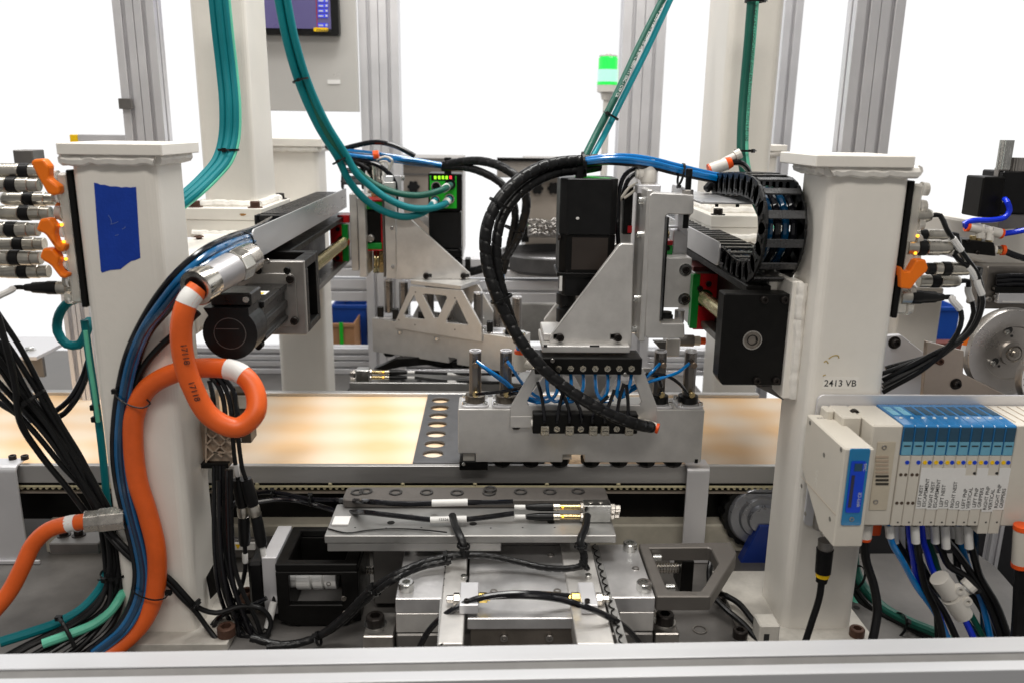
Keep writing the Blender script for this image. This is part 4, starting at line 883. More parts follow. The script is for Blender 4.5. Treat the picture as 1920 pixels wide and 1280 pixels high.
# pulley
pl = thing('pulley', 'toothed drive pulley with grey disc beside the right post base', 'pulley', W(1425, 968, 1.285))
c = W(1425, 965, 1.285); r = 78*1.285/F
g = G(); g.prism([c+V((q*math.cos(a), 0, q*math.sin(a))) for k in range(80) for a, q in [(2*math.pi*k/80, r if k % 4 < 2 else r*.95)]], (0, .03, 0)); obj('toothed_rim', g, blkp, pl, .0006)
g = G(); g.lathe(c, FR, [(0, r*.86), (.004, r*.84), (.006, r*.8), (.006, r*.6), (.012, r*.55), (.012, r*.4), (.02, r*.36), (.02, .002)], 40); obj('disc', g, mat('pulley_disc', (.30, .31, .34), .7, .3, .1, 15), pl)
g = G(); g.ppoly([(1385, 1062), (1425, 985), (1450, 985), (1450, 1062)], 1.26, .02); solo('blue_bracket', g, mat('blue_bracket_paint', srgb(20, 50, 130), 0, .4, .1, 20), 'blue bracket under the toothed pulley beside the right post', 'bracket', None, .001)
# left conveyor tail
t = thing('conveyor_end', 'grey conveyor end housing with two bolts and a white roller at the left edge', 'conveyor end', W(30, 700, 1.7))
g = G(); a = W(68, 668, 1.64); g.box((-1.35, 1.64, a.z-.008), (a.x, 1.80, a.z)); obj('top_plate', g, alu, t, .001)
g = G(); g.box((a.x-.05, 1.66, a.z-.05), (a.x, 1.67, a.z-.0085)); obj('side_cheek', g, grey, t, .001)
g = G(); c = W(40, 718, 1.72); g.cyl((-1.3, 1.73, c.z), (c.x, 1.73, c.z), .045, 28); obj('roller', g, whitep, t)
for p in ((17, 656), (56, 656)): q = Wz(*p, a.z); bolt(t, (q.x, q.y, a.z), UP, .008, zinc, 1, 'hex')
# ================================================================ nest fixture in front of the conveyor
def slab(g, fl, fr, yback, Z, H):   # top face at height Z: front-left / front-right photo points and the back row
    a = Wz(*fl, Z); b = Wz(*fr, Z); y1 = Wz((fl[0]+fr[0])/2, yback, Z).y; y0 = (a.y+b.y)/2
    g.box((a.x, y0, Z-H), (b.x, y1, Z)); return a.x, b.x, y0, y1
ZN = -.563
nf = thing('nest_slide', 'long grey slide plate under two cable sensors in front of the conveyor', 'slide plate', Wz(880, 1000, ZN))
nm = mat('satin_plate', (.38, .375, .365), .75, .4, .12, 12, .05, 600)
g = G(); n0 = slab(g, (608, 1003), (1156, 1003), 944, ZN, .012); obj('top_plate', g, nm, nf, .0012)
g = G(); g.box((n0[0]+.003, n0[2]+.002, ZN-.026), (n0[0]+.25, n0[3], ZN-.0125)); obj('lower_plate', g, nm, nf, .001)
g = G(); g.box((n0[0]+.06, n0[2]+.05, ZT+.012), (n0[1]-.06, n0[3]-.01, ZN-.0265)); obj('pedestal', g, grey, nf, .001)
g = G(); g.box((n0[0]+.12, n0[2]+.02, ZT+.001), (n0[1]-.02, n0[3]+.0, ZT+.0115)); obj('ground_foot', g, grey, nf, .001)
zs = ZN+.014
g = G(); a = Wz(641, 936, zs); b = Wz(1142, 936, zs); y1 = min(Wz(900, 912, zs).y, YV-.016); g.prism([(x, y, zs) for x, y in rrect(a.x, b.x, a.y, y1, .008)], (0, 0, -.0135)); obj('rubber_strip', g, mat('ribbed_rubber', (.10, .09, .082), .1, .5, .12, 120, .4, 900), nf, .0015)
rb = mat('black_rubber', (.03, .028, .027), 0, .4, .1, 60)
for i, (x, y) in enumerate(((670, 923), (686, 921), (742, 923), (800, 923), (857, 924), (919, 919), (917, 924), (976, 922), (1031, 922), (1084, 921))):
    c = Wz(x, y, zs); r = .0105; g = G(); g.lathe(c+V((0, 0, .0003+.002*(i == 5))), UP, [(0, r*.62), (0, r), (.0018, r*.97), (.0018, r*.66), (0, r*.62)], 26, False, False); obj('sealing_ring', g, rb, nf, .0004)
for x, y in ((733, 979), (887, 981), (1033, 978), (768, 966), (814, 966), (1011, 966), (978, 966)):
    c = Wz(x, y, ZN); g = G(); g.lathe(c+V((0, 0, .0002)), UP, [(0, .0055), (.0003, .0055)], 18); obj('counterbore', g, blk if y > 970 else dsteel, nf)
for x, y in ((666, 988), (724, 989), (790, 988), (980, 988), (1040, 988), (920, 989)):
    c = Wz(x, y, ZN); g = G(); g.cyl(c, c+V((0, 0, .0003)), .0014, 8); obj('dowel_hole', g, ink, nf)
g = G(); c = Wz(640, 978, ZN); g.box((c.x-.012, c.y-.012, ZN+.0003), (c.x+.012, c.y+.014, ZN+.003)); obj('cable_mount', g, white, nf, .0005)
# sensor block with two proximity sensors
sb = thing('sensor_block', 'shiny block holding two brass sensors on the long slide plate', 'sensor block', Wz(1118, 975, ZN))
za = ZN+.028; c = Wz(1120, 932, za)
g = G(); a = Wz(1094, 945, za); b = Wz(1146, 945, za); g.box((a.x, a.y-.004, ZN+.0005), (b.x, a.y+.018, za)); obj('block', g, zinc, sb, .0012)
for p in ((1106, 933), (1124, 933)): bolt(sb, (Wz(*p, za).x, a.y+.008, za), UP, .0034, steel, 0, 'low')
for zz in (ZN+.020, ZN+.008): g = G(); g.lathe((b.x, a.y+.004+.006*(zz < ZN+.01), zz), RT, [(0, .008), (.006, .008), (.0065, .006), (.014, .006)], 6, True, False); obj('lock_nut', g, steel, sb, .0005)
def prox(label, x, y, z, L=1, labels=(0.055,), grp='proximity sensors on the near slide plate', d=-1, parent=None):
    t = thing('proximity_sensor', label, 'sensor', (x, y, z), grp); A = (d, 0, 0)
    g = G(); g.lathe((x, y, z), A, [(0, .0075), (.004, .0075)], 6, True, False); obj('nut', g, steel, t, .0004)
    g = G(); g.lathe((x+d*.0042, y, z), A, [(0, .0042), (.03, .0042)], 14); obj('barrel', g, brass, t)
    g = G(); g.lathe((x+d*.0345, y, z), A, [(0, .0055), (.009, .0055)], 14); obj('knurled_nut', g, nick, t)
    g = G(); g.ball((x+d*.030, y-.0036, z+.002), .0018, 8); obj('sensor_led', g, ledy, t)
    g = G(); g.lathe((x+d*.0438, y, z), A, [(0, .0062), (.02, .006), (.036, .0045), (.04, .0032)], 14); obj('plug', g, blkp, t)
    g = G(); g.lathe((x+d*.085, y, z), A, [(0, .0036), (.016, .0036)], 12); obj('cable_label', g, white, t)
    return t
prox('upper brass proximity sensor with black plug above the slide plate', a.x, a.y+.006, ZN+.021)
prox('lower brass proximity sensor with black plug lying on the slide plate', a.x, a.y+.001, ZN+.008)
sy, sz = a.y, ZN
# main block
ZM = -.602
fx = thing('nest_fixture', 'bright machined fixture block with big cap screws at the bottom centre', 'fixture', Wz(980, 1120, ZM))
sh = mat('milled_steel_face', (.66, .65, .65), .85, .36, .22, 9, .05, 500)
g = G(); m0 = slab(g, (741, 1121), (829, 1121), 1019, ZM, .022); obj('side_slab', g, sh, fx, .0012)
g = G(); m1 = slab(g, (1146, 1119), (1229, 1119), 1019, ZM, .022); obj('side_slab', g, sh, fx, .0012)
g = G(); g.box((m0[0], m0[2]+.001, ZM-.052), (m0[1]-.004, m0[3], ZM-.0225)); obj('lower_block', g, mach2, fx, .0012)
g = G(); g.box((m1[0]+.012, m1[2]+.001, ZM-.052), (m1[1], m1[3], ZM-.0225)); obj('lower_block', g, mach2, fx, .0012)
zc_ = ZM-.004
g = G(); m2 = slab(g, (876, 1158), (1087, 1158), 1022, zc_, .016); obj('centre_plate', g, sh, fx, .001)
g = G(); g.box((m2[0]+.004, m2[2]+.004, ZT+.012), (m2[1]-.004, m2[3], zc_-.0165)); obj('centre_block', g, mat('bronze_block', (.16, .14, .12), .7, .45, .2, 30), fx, .001)
for p in ((945, 1192), (1030, 1192)): bolt(fx, W(*p, m2[2]+.004), FR, .005, dsteel)
for i, (x0, x1) in enumerate(((833, 872), (1092, 1134))):
    g = G(); r_ = slab(g, (x0-12+2*i, 1205), (x1-4+22*i, 1205), 1005, ZM+.002, .03); obj('guide_rail', g, dsteel if 0 else mach2, fx, .001)
g = G(); g.box((m0[0], m0[2]-.001, ZT+.0005), (m1[1], m0[3], ZM-.053)); obj('base_block', g, grey, fx, .002)
# scalloped gaskets
for (xa, ya), (xb, yb), sg in (((835, 1040), (826, 1208), 1), ((1117, 1020), (1172, 1208), -1)):
    A = Wz(xa, ya, ZM+.0005); B = Wz(xb, yb, ZM+.0005); n_ = 13
    for k in range(n_):
        p = A.lerp(B, (k+.5)/n_); L2 = (B-A).length/n_*.52; dv = (B-A).normalized(); sv = V((sg, 0, 0))
        g = G(); g.tube([p-dv*L2+V((0, 0, .0006)), p-dv*L2*.6+sv*.0042+V((0, 0, .0006)), p+sv*.006+V((0, 0, .0006)), p+dv*L2*.6+sv*.0042+V((0, 0, .0006)), p+dv*L2+V((0, 0, .0006))], .0009, 6, .003); obj('scallop', g, blk, fx)
    g = G(); g.prism([A+V((-.004*sg, 0, -.001)), B+V((-.004*sg, 0, -.001)), B+V((.008*sg, 0, -.001)), A+V((.008*sg, 0, -.001))], (0, 0, -.004)); obj('gasket_strip', g, nm, fx)
bigs = ((776, 1030), (762, 1104), (1181, 1029), (1207, 1104))
for p in bigs: q = Wz(p[0], p[1], ZM); bolt(fx, q, UP, .0102, zinc)
for p, z in (((924, 1042), zc_), ((926, 1108), zc_), ((1033, 1040), zc_), ((1045, 1107), zc_), ((1192, 1065), ZM), ((766, 1066), ZM)): q = Wz(*p, z); bolt(fx, q, UP, .0055, dsteel, 0, 'low')
for p in ((872, 990), (870, 1072), (1083, 988), (1103, 1070)):
    q = Wz(p[0], p[1]+12, ZM+.002); bolt(fx, q, UP, .0046, zinc, 0)
# foot blocks with black cap screws
for i, (xa, xb, yt, bp, lab) in enumerate(((680, 738, 1192, (704, 1170), 'dark steel clamp block with a black cap screw left of the fixture'), (1228, 1274, 1187, (1246, 1166), 'dark steel clamp block with a black cap screw under the handle plate'))):
    Z = ZM-.055; t = thing('clamp_block', lab, 'clamp', Wz((xa+xb)/2, yt, Z), 'clamp blocks of the fixture'); g = G(); s_ = slab(g, (xa, yt), (xb, yt), yt-45, Z, .055); obj('block', g, dsteel, t, .0015)
    q = Wz(*bp, Z); bolt(t, q, UP, .0125, oxide, 0); g = G(); g.ring(q+V((0, 0, .0003)), UP, .0155, .0126, .002, 28); obj('washer', g, zinc, t)
# handle plate
hp = thing('handle_plate', 'brown grey anodised plate with a large cut out beside the fixture', 'plate', Wz(1290, 1110, ZM))
zh = ZM+.001
hz = lambda pts: [Wz(x, y, zh) for x, y in pts]
g = G(); g.plate(hz([(1198, 1018), (1370, 1015), (1381, 1035), (1379, 1042), (1332, 1117), (1231, 1117)]), [hz([(1218, 1026), (1328, 1025), (1334, 1028), (1347, 1055), (1316, 1104), (1311, 1107), (1254, 1106), (1250, 1101)])], (0, 0, -.022)); obj('plate', g, mat('hard_anodised', (.155, .142, .13), .55, .45, .06, 30, .05, 600), hp, .0015)
for p in ((1224, 1044), (1248, 1100)): q = Wz(*p, zh-.012); g = G(); g.cyl(q, q+V((.012, 0, 0)), .005, 12); obj('dowel_pin', g, zinc, hp)
# lead screws and black bearing blocks
ls = thing('lead_screw', 'threaded lead screw in a black block seen through the handle plate', 'lead screw', W(1245, 1064, 1.16), 'lead screws')
def xscrew(t, xa, xb, yc, Y, r):
    a = W(xa, yc, Y); b = W(xb, yc, Y); p = []; k = 0
    while k < b.x-a.x: p += [(k, r), (k+.0018, r), (k+.0028, r*.75), (k+.0036, r*.75)]; k += .0044
    g = G(); g.lathe(a, RT, p, 14); obj('threaded_rod', g, steel, t)
xscrew(ls, 1222, 1278, 1064, 1.16, .0085)
g = G(); g.pbox(1277, 1052, 1300, 1112, 1.14, .05); obj('bearing_block', g, blk, ls, .001)
ls2 = thing('lead_screw', 'threaded lead screw with silver nut right of the black motor bracket', 'lead screw', W(705, 1068, 1.15), 'lead screws')
xscrew(ls2, 660, 740, 1068, 1.15, .0065)
g = G(); a = W(725, 1058, 1.13); b = W(748, 1074, 1.13); g.box((a.x, 1.13, b.z), (b.x, 1.2, a.z)); obj('nut_block', g, mach, ls2, .0012)
# black coupling housing
ch = thing('coupling_housing', 'black motor bracket with open windows showing a silver coupling', 'motor bracket', Wz(590, 1130, ZT))
ZB = -.612; A = Wz(515, 1057, ZB); B = Wz(668, 1063, ZB); y0 = A.y; y1 = Wz(560, 986, ZB).y; zlo = ZT+.003; ww = .016
g = G(); g.plate([(A.x, y0, ZB), (B.x, y0, ZB), (B.x, y1, ZB), (A.x, y1, ZB)], [[(A.x+.016, y0+.014, ZB), (B.x-.02, y0+.014, ZB), (B.x-.02, y1-.012, ZB), (A.x+.016, y1-.012, ZB)]], (0, 0, -.012)); obj('top_plate', g, blk, ch, .0015)
g = G(); g.plate([(A.x, y0, ZB-.0125), (B.x, y0, ZB-.0125), (B.x, y0, zlo+.018), (B.x-.02, y0, zlo), (A.x+.018, y0, zlo), (A.x, y0, zlo+.01)], [[(A.x+.018, y0, ZB-.018), (B.x-.024, y0, ZB-.018), (B.x-.024, y0, ZB-.066), (A.x+.018, y0, ZB-.066)]], (0, .012, 0)); obj('front_plate', g, blk, ch, .001)
for xx in (A.x, B.x-.012): g = G(); g.box((xx, y0+.0125, zlo), (xx+.012, y1, ZB-.0125)); obj('end_plate', g, blk, ch, .001)
g = G(); g.box((A.x+.0125, y1-.012, zlo), (B.x-.0125, y1, ZB-.0125)); obj('rear_plate', g, blk, ch, .001)
g = G(); c = V((A.x+.0125, y0+.0325, ZB-.038)); g.lathe(c, RT, [(0, .016), (.012, .016), (.012, .019), (.032, .019), (.0325, .014), (.0355, .014), (.036, .019), (.05, .019), (.0505, .015), (.053, .015), (.0535, .0185), (.07, .0185)], 26, True, False); obj('coupling', g, mat('white_aluminium', (.82, .81, .79), .15, .4, .05, 40), ch, .0005)
bolt(ch, c+V((.06, -.0175, -.002)), FR, .004, dsteel, 0, 'low')
for p in ((644, 1119), (646, 1146)): g = G(); q = W(*p, y0-.001); g.lathe(q, (.4, -1, 0), [(0, .004), (.004, .004)], 10); obj('set_screw', g, steel, ch)
g = G(); g.box((A.x-.022, y0+.012, zlo+.012), (A.x-.0005, y1-.005, ZB+.004)); obj('white_flange', g, alu, ch, .001)
g = G(); g.box((A.x-.045, y0+.018, zlo+.014), (A.x-.0225, y1-.012, ZB-.008)); obj('motor', g, blkp, ch, .004)
g = G(); g.pbox(418, 1018, 478, 1030, 1.262, .006); t = solo('warning_label', g, white, 'white and yellow warning label behind the hanging black connectors', 'label'); 
g = G(); g.pbox(418, 1028, 432, 1034, 1.2605, .001); obj('yellow_field', g, yel, t); g = G(); g.ppoly([(441, 1020), (451, 1020), (446, 1029)], 1.2612, .0006); obj('yellow_triangle', g, yel, t)
g = G(); g.pbox(415, 1010, 505, 1045, 1.2685, .01); solo('motor_case', g, grey, 'dark motor case behind the white and yellow warning label', 'motor', None, .001)
for k, (p, q, ax) in enumerate((((857, 1096), (897, 1096), -1), ((1087, 1094), (1122, 1094), 1))):
    Z = ZM+.016; t = thing('cable_anchor', 'small aluminium sensor holder with brass nut, '+('left' if k == 0 else 'right')+' one of the pair on the fixture rails', 'sensor holder', Wz((p[0]+q[0])/2, 1130, Z), 'sensor holders on the fixture')
    g = G(); s_ = slab(g, (p[0]+4, 1133), (q[0], 1133), 1090, Z, .0135); obj('block', g, alu, t, .001)
    bolt(t, ((s_[0]+s_[1])/2-.003, s_[2]+.006, Z), UP, .0035, oxide)
    m_ = (s_[2]+s_[3])/2-.004
    e_ = s_[0] if ax < 0 else s_[1]; f_ = s_[1] if ax < 0 else s_[0]
    g = G(); g.lathe((e_, m_, Z-.006), (ax, 0, 0), [(0, .0085), (.008, .0085), (.0085, .0055), (.017, .005)], 6, True, False); obj('lock_nut', g, steel, t, .0006)
    g = G(); g.lathe((f_, m_, Z-.004), (-ax, 0, 0), [(0, .007), (.011, .007), (.0115, .0045), (.015, .0045)], 6, True, False); obj('brass_nut', g, mat('yellow_brass', (.65, .48, .14), 1, .28, .1, 60), t, .0006)
# ================================================================ back nest
yb_ = 1.80
bn = thing('back_nest', 'dark slide plate with a shiny sensor block behind the conveyor', 'slide plate', W(760, 727, yb_))
zt = W(760, 717, yb_).z
g = G(); g.box((W(655, 722, yb_).x, yb_, zt-.02), (W(1010, 722, yb_).x, yb_+.09, zt)); obj('plate', g, nm, bn, .001)
g = G(); g.box((W(650, 722, yb_).x, yb_-.002, zt-.04), (W(1010, 722, yb_).x, yb_+.07, zt-.0205)); obj('lower_plate', g, blk, bn, .001)
g = G(); g.pbox(667, 694, 692, 716, yb_+.004, .03); obj('sensor_block', g, zinc, bn, .001)
for z_ in (699, 710): g = G(); c = W(667, z_, yb_+.015); g.lathe(c, LT, [(0, .009), (.006, .009), (.0062, .006), (.012, .006)], 6, True, False); obj('lock_nut', g, steel, bn, .0005)
for x in (755, 785, 805, 858): c = W(x, 719, yb_); g = G(); g.cyl((c.x, yb_+.015, zt+.0002), (c.x, yb_+.015, zt+.0006), .006, 14); obj('counterbore', g, ink, bn)
for k, y in enumerate((697, 707)):
    c = W(694, y, yb_+.012); prox(('upper' if k == 0 else 'lower')+' brass sensor with black plug on the back slide plate', c.x, c.y, c.z, grp='proximity sensors on the back slide plate', d=1)
    g = G(); pts = [c+V((.099, 0, 0)), W(835, y+3+k*4, yb_+.01), W(900, y+4+k*5, yb_), W(960, y+2+k*8, yb_)]; g.tube(pts, .0034, 8, .012); cb = solo('sensor_cable', g, blkc, ('upper' if k == 0 else 'lower')+' black cable leaving the back slide plate sensors to the right', 'cable', 'cables of the back sensors')
    g = G(); a = W(839, y+4+k*4, yb_+.008); g.cyl(a, a+V((.045, -.001, -.001)), .0042, 10); obj('cable_label', g, white, cb)
g = G()
g.ppoly([(700, 692), (745, 672), (800, 668), (870, 672), (915, 676), (915, 690), (830, 690), (800, 684), (750, 688), (722, 694)], 1.86, .02); solo('escapement_arm', g, blk, 'black bent arm under the far gripper bar', 'arm', None, .001)
# ================================================================ tape, sticker, terminal block
g = G(); tp = [(176, 343), (182, 344), (188, 347), (196, 347), (206, 350), (218, 350), (228, 352), (236, 351), (244, 352), (255, 351), (259, 420), (263, 484), (254, 488), (246, 490), (240, 494), (232, 500), (226, 505), (216, 506), (206, 507), (199, 509), (191, 512), (189, 508), (182, 425)]
g.ppoly(tp, 1.0494, .0005); tpo = solo('tape_patch', g, tape, 'torn patch of blue painter tape stuck on the left post', 'tape')
for a_, b_ in (((203, 404), (209, 420)), ((207, 421), (222, 416)), ((229, 430), (235, 425)), ((216, 442), (222, 440))): g = G(); g.tube([W(*a_, 1.0493), W((a_[0]+b_[0])/2+2, (a_[1]+b_[1])/2, 1.0493), W(*b_, 1.0493)], .00045, 5, .003); obj('scratch', g, mat('pale_scratch', (.10, .15, .36), 0, .6, .1, 50), tpo)
st = thing('sticker', 'white printed sticker reading 2413 VB on the right post', 'sticker', W(1576, 718, 1.0496))
g = G(); g.pbox(1543, 706, 1609, 729, 1.0494, .0005); obj('paper', g, mat('off_white_sticker', (.80, .77, .72), 0, .5, .02, 40), st)
text(st, '2413 VB', W(1575.5, 718.5, 1.0492), .0128, RT, UP, ink, align='CENTER', bold=.0001)
g = G()
for pts in (((1554, 672), (1561, 667), (1571, 666), (1573, 671)), ((1545, 679), (1549, 676), (1553, 681)), ((1543, 704), (1548, 702))):
    g.tube([W(x, y, 1.0499) for x, y in pts], .0008, 6, .003)
solo('scuff_mark', g, mat('yellow_scuff', (.38, .28, .08), 0, .6, .2, 200), 'yellowish scuff marks above the sticker on the right post', 'scuff')
tb = thing('terminal_block', 'tan plastic terminal block with lattice ribs hanging at the left post beside the orange loop', 'terminal block', W(410, 870, 1.12))
g = G(); g.pbox(366, 745, 398, 868, 1.13, .04); obj('carrier', g, tanp, tb, .0015)
g = G(); g.pbox(386, 790, 436, 866, 1.1172, .012); obj('face_plate', g, tanp, tb, .001)
yl = 1.1095
def rib(a, b): A, B = W(*a, yl), W(*b, yl); d = (B-A).normalized(); n_ = V((-d.z, 0, d.x))*.0011; g = G(); g.prism([A+n_, B+n_, B-n_, A-n_], (0, .0075, 0)); obj('rib', g, tanp, tb)
for a, b in (((386, 791), (434, 835)), ((386, 811), (410, 833)), ((386, 833), (420, 800)), ((400, 848), (434, 815)), ((388, 862), (404, 846)), ((404, 846), (416, 856)), ((386, 790), (386, 866)), ((386, 834), (400, 848)), ((410, 833), (434, 858)), ((416, 798), (434, 815)), ((400, 848), (434, 848)), ((386, 791), (404, 791))): rib(a, b)
g = G(); g.pbox(376, 868, 428, 878, 1.108, .03); obj('black_foot', g, blk, tb, .001)
g = G(); g.pbox(430, 735, 468, 830, 1.135, .03); obj('brown_module', g, mat('brown_module', (.10, .075, .05), 0, .5, .2, 30), tb, .001)
g = G(); g.pbox(440, 742, 466, 765, 1.13, .004); obj('module_label', g, ivory, tb)
for i in range(3):
    for j in range(2): g = G(); g.pbox(436+10*j, 800+10*i, 443+10*j, 807+10*i, 1.1335, .001); obj('terminal', g, steel, tb)
g = G(); g.pbox(357, 780, 366, 850, 1.11, .03); obj('din_clip', g, dsteel, tb, .0008)
# ================================================================ valve manifold on the right post
YA, YBk = .965, 1.043
vm = thing('valve_manifold', 'long ivory valve manifold with ten blue windowed valves on the right post', 'valve manifold', W(1750, 980, YA))
g = G(); a = W(1533, 745, 1.045); g.prism([(x, 1.0445, z) for x, z in rrect(a.x, 1.05, W(1700, 985, 1.045).z, W(1700, 740, 1.045).z, .009)], (0, .004, 0)); obj('mounting_plate', g, alu, vm, .0006)
X = lambda px, Y=YA, y=870: W(px, y, Y).x
Z = lambda py, Y=YA, px=1780: W(px, py, Y).z
zT, zM1, zM2, zB = Z(797), Z(827), Z(853), Z(985)
# white end block
g = G(); x0, x1 = X(1628), X(1685); g.box((x0, YA, zB), (x1, YBk, zT)); obj('end_block', g, ivory, vm, .002)
g = G(); xa, xb = x0-.038, x0-.0005; g.box((xa+.012, YA+.03, zB+.02), (xb, YBk, zT)); obj('end_bracket', g, ivory, vm, .002)
g = G(); g.box((xa+.001, YA+.055, zT-.045), (xa+.0115, YBk-.001, zT)); obj('end_lug', g, ivory, vm, .002)
bolt(vm, W(1600, 773, YA+.054), FR, .006, oxide)
px0, px1 = X(1637, YA, 890), X(1671, YA, 890)
g = G(); g.box((px0, YA-.0012, Z(955, YA, 1650)), (px1, YA-.0003, Z(827, YA, 1650))); obj('grille_panel', g, mat('yellowed_ivory', (.52, .46, .36), 0, .45, .08, 40), vm, .0004)
for p in ((1658, 838), (1642, 940)): bolt(vm, W(*p, YA-.0012), FR, .0034, dsteel, 0, 'low')
for i in range(8):
    y = 853+7.2*i; g = G(); g.box((X(1641, YA, y), YA-.0022, Z(y+3.6, YA, 1650)), (X(1665, YA, y), YA-.0013, Z(y, YA, 1650))); obj('grille_slot', g, mat('grille_dark', (.035, .03, .022), 0, .6, .2, 60) if i > 4 else tanp, vm)
pitch = (X(1908, YA, 800)-X(1695, YA, 800))/10; vx = X(1695, YA, 800)
for i in range(10):
    xl, xr = vx+pitch*i+.0003, vx+pitch*(i+1)-.0003; xm = (xl+xr)/2; zL = zB if i < 8 else Z(1000)
    g = G(); g.box((xl, YA, zL), (xr, YBk, zM2-.0002)); v = obj('valve', g, ivory, vm, .0008)
    g = G(); g.prism([(xl, YA+.0005, zM2), (xl, YA+.0005, zT-.002), (xl, YA+.003, zT), (xl, YA+.03, zT+.0015), (xl, YBk, zT+.0015), (xl, YBk, zM2)], (xr-xl, 0, 0)); obj('blue_cover', g, bluclr, v, .0006)
    g = G(); g.box((xl+.0012, YA-.0004, zM1+.0003), (xr-.0012, YA+.0003, zT-.003)); obj('dark_window', g, bludark, v)
    g = G(); g.box((xl+.0008, YA-.0004, zM2+.0005), (xr-.0008, YA+.0003, zM1-.0003)); obj('pale_window', g, blulite, v)
    zd = Z(835); g = G(); g.box((xm-.0042, YA-.0009, zd-.0008), (xm+.0042, YA-.0005, zd+.0008)); obj('button_slot', g, ink, v)
    g = G(); g.box((xl+.002, YA+.034, zT+.0016), (xr-.002, YBk-.012, zT+.0019)); obj('top_window', g, blulite if i < 2 else bludark, v)
    g = G(); g.lathe((xm, YA+.024, zT+.0012), UP, [(0, .0022), (.0009, .0018)], 10); obj('top_button', g, inkw, v)
    for k, m in ((.72, blulab), (.28, yel)):
        if k < .5 and i < 2: continue
        c = V((xl+(xr-xl)*k, YA, Z(866))); g = G(); g.lathe(c, FR, [(-.0005, .0028), (.0008, .0026), (.0008, .001), (.0002, .001)], 14); obj('override_button', g, m, v)
    if i < 2:
        for yy in (889, 942):
            for k in (.3, .75): c = V((xl+(xr-xl)*k, YA-.0001, Z(yy))); g = G(); g.lathe(c, FR, [(0, .0022), (.0004, .0022)], 10); obj('screw_hole', g, mat('hole_brown', (.07, .045, .03), 0, .6, .1, 60), v)
    else:
        for yy in (886, 943): c = V((xr-.0018, YA-.0001, Z(yy))); g = G(); g.lathe(c, FR, [(0, .002), (.0004, .002)], 8); obj('screw_hole', g, mat('hole_brown', (.07, .045, .03), 0, .6, .1, 60) if 0 else ink, v)
    c = V((xm+.002, YA-.0001, Z(978))); g = G(); g.lathe(c, FR, [(0, .0012), (.0004, .0012)], 8); obj('pin_hole', g, ink, v)
g = G(); g.box((vx+pitch*10+.0004, YA, zB), (1.0, YBk, zT)); obj('end_module', g, ivory, vm, .001)
for i in range(5): g = G(); g.box((vx+pitch*10+.004+.013*i, YA+.012, zT+.0002), (vx+pitch*10+.005+.013*i, YBk-.005, zT+.0008)); obj('seam', g, tanp, vm)
g = G(); g.box((vx, YA+.022, zT+.0026), (vx, YBk-.004, zT+.0026)); 
lines = [('LEFT NEST', 'ESCAPEMENT'), ('RIGHT NEST', 'ESCAPEMENT'), ('LEFT NEST', 'LID'), ('RIGHT NEST', 'LID'), ('LEFT PNP', 'VERTICAL'), ('LEFT PNP', 'GRIPPERS'), ('RIGHT PNP', 'VERTICAL'), ('RIGHT PNP', 'GRIPPERS')]
for i, (a, b) in enumerate(lines):
    lx = vx+pitch*(i+2); up_ = (0, 3, 0, 3, 5, 2, 10, 4)[i]; z0, z1 = Z(952+up_*.6), Z(876+(up_ if i > 3 else up_*.3)); hgt = (882, 898)[i in (4, 6)]
    lab = thing('name_label', 'white valve label printed %s %s' % (a, b), 'label', (lx+pitch/2, YA-.0006, z0), 'printed labels on the valve manifold')
    g = G(); g.box((lx+.0006, YA-.0007, z0), (lx+pitch*1.04, YA-.0002, Z(876 if i not in (4, 6) else 890))); obj('paper', g, white, lab)
    text(lab, a, (lx+pitch*.30, YA-.0009, z0+.0025), .0066, UP, LT, ink, bold=.00005); text(lab, b, (lx+pitch*.76, YA-.0009, z0+.0025), .0066, UP, LT, ink, bold=.00005)
# controller
YD = .918
cn = thing('bus_controller', 'ivory controller box with a blue front window at the left end of the manifold', 'controller', W(1590, 1020, YD))
g = G(); x0 = W(1573, 930, YD).x; x1 = W(1629, 930, YD).x; zt = W(1612, 840, YD).z; zb3 = W(1580, 1025, YD).z; zb4 = W(1590, 985, YD).z; yb_ = 1.04
g.prism([(x0, YD, zb3), (x0, YD, zt), (x0, yb_, zt), (x0, yb_, zb3+.055), (x0, YD+.045, zb3)], (x1-x0, 0, 0)); obj('case', g, ivory, cn, .0018)
g = G(); g.box((x0-.0004, YD+.002, zb3+.042), (x0-.0001, yb_-.002, zb3+.0426)); obj('seam', g, tanp, cn)
for p in ((1519, 792), (1545, 852), (1577, 842), (1503, 910), (1510, 962), (1556, 972), (1541, 1000)):
    q = Wx(*p, x0-.0001); g = G(); g.lathe(q, LT, [(0, .0032), (.0003, .003)], 14); obj('screw_hole', g, mat('hole_shade', (.16, .15, .13), 0, .6, .1, 60), cn)
q = Wx(1530, 895, x0-.0001); text(cn, 'SMC', q, .013, (0, 0, -1), (0, -1, 0), mat('embossed_ivory', (.66, .63, .57), 0, .4, .02, 40), align='CENTER')
q = Wz(1545, 783, zt+.0002); text(cn, 'EX260', q, .007, RT, (0, 1, 0), inkg, align='CENTER')
bx0, bx1 = x0+.006, x1-.006; bz1, bz0 = zt+.0004, W(1592, 983, YD).z
g = G(); g.prism([(x, YD-.002, z) for x, z in rrect(bx0, bx1, bz0, bz1, .002, 2)], (0, .0017, 0)); wn = obj('blue_window', g, mat('teal_clear_window', srgb(0, 116, 168), 0, .1, .06, 40, spec=.7, coat=.5), cn, .0004)
g = G(); g.prism([(x, YD-.0032, z) for x, z in rrect(bx0+.003, bx1-.004, W(1595, 958, YD).z, W(1605, 862, YD).z, .002, 2)], (0, .001, 0)); obj('blue_label', g, blulab, wn)
cx = (bx0+bx1)/2
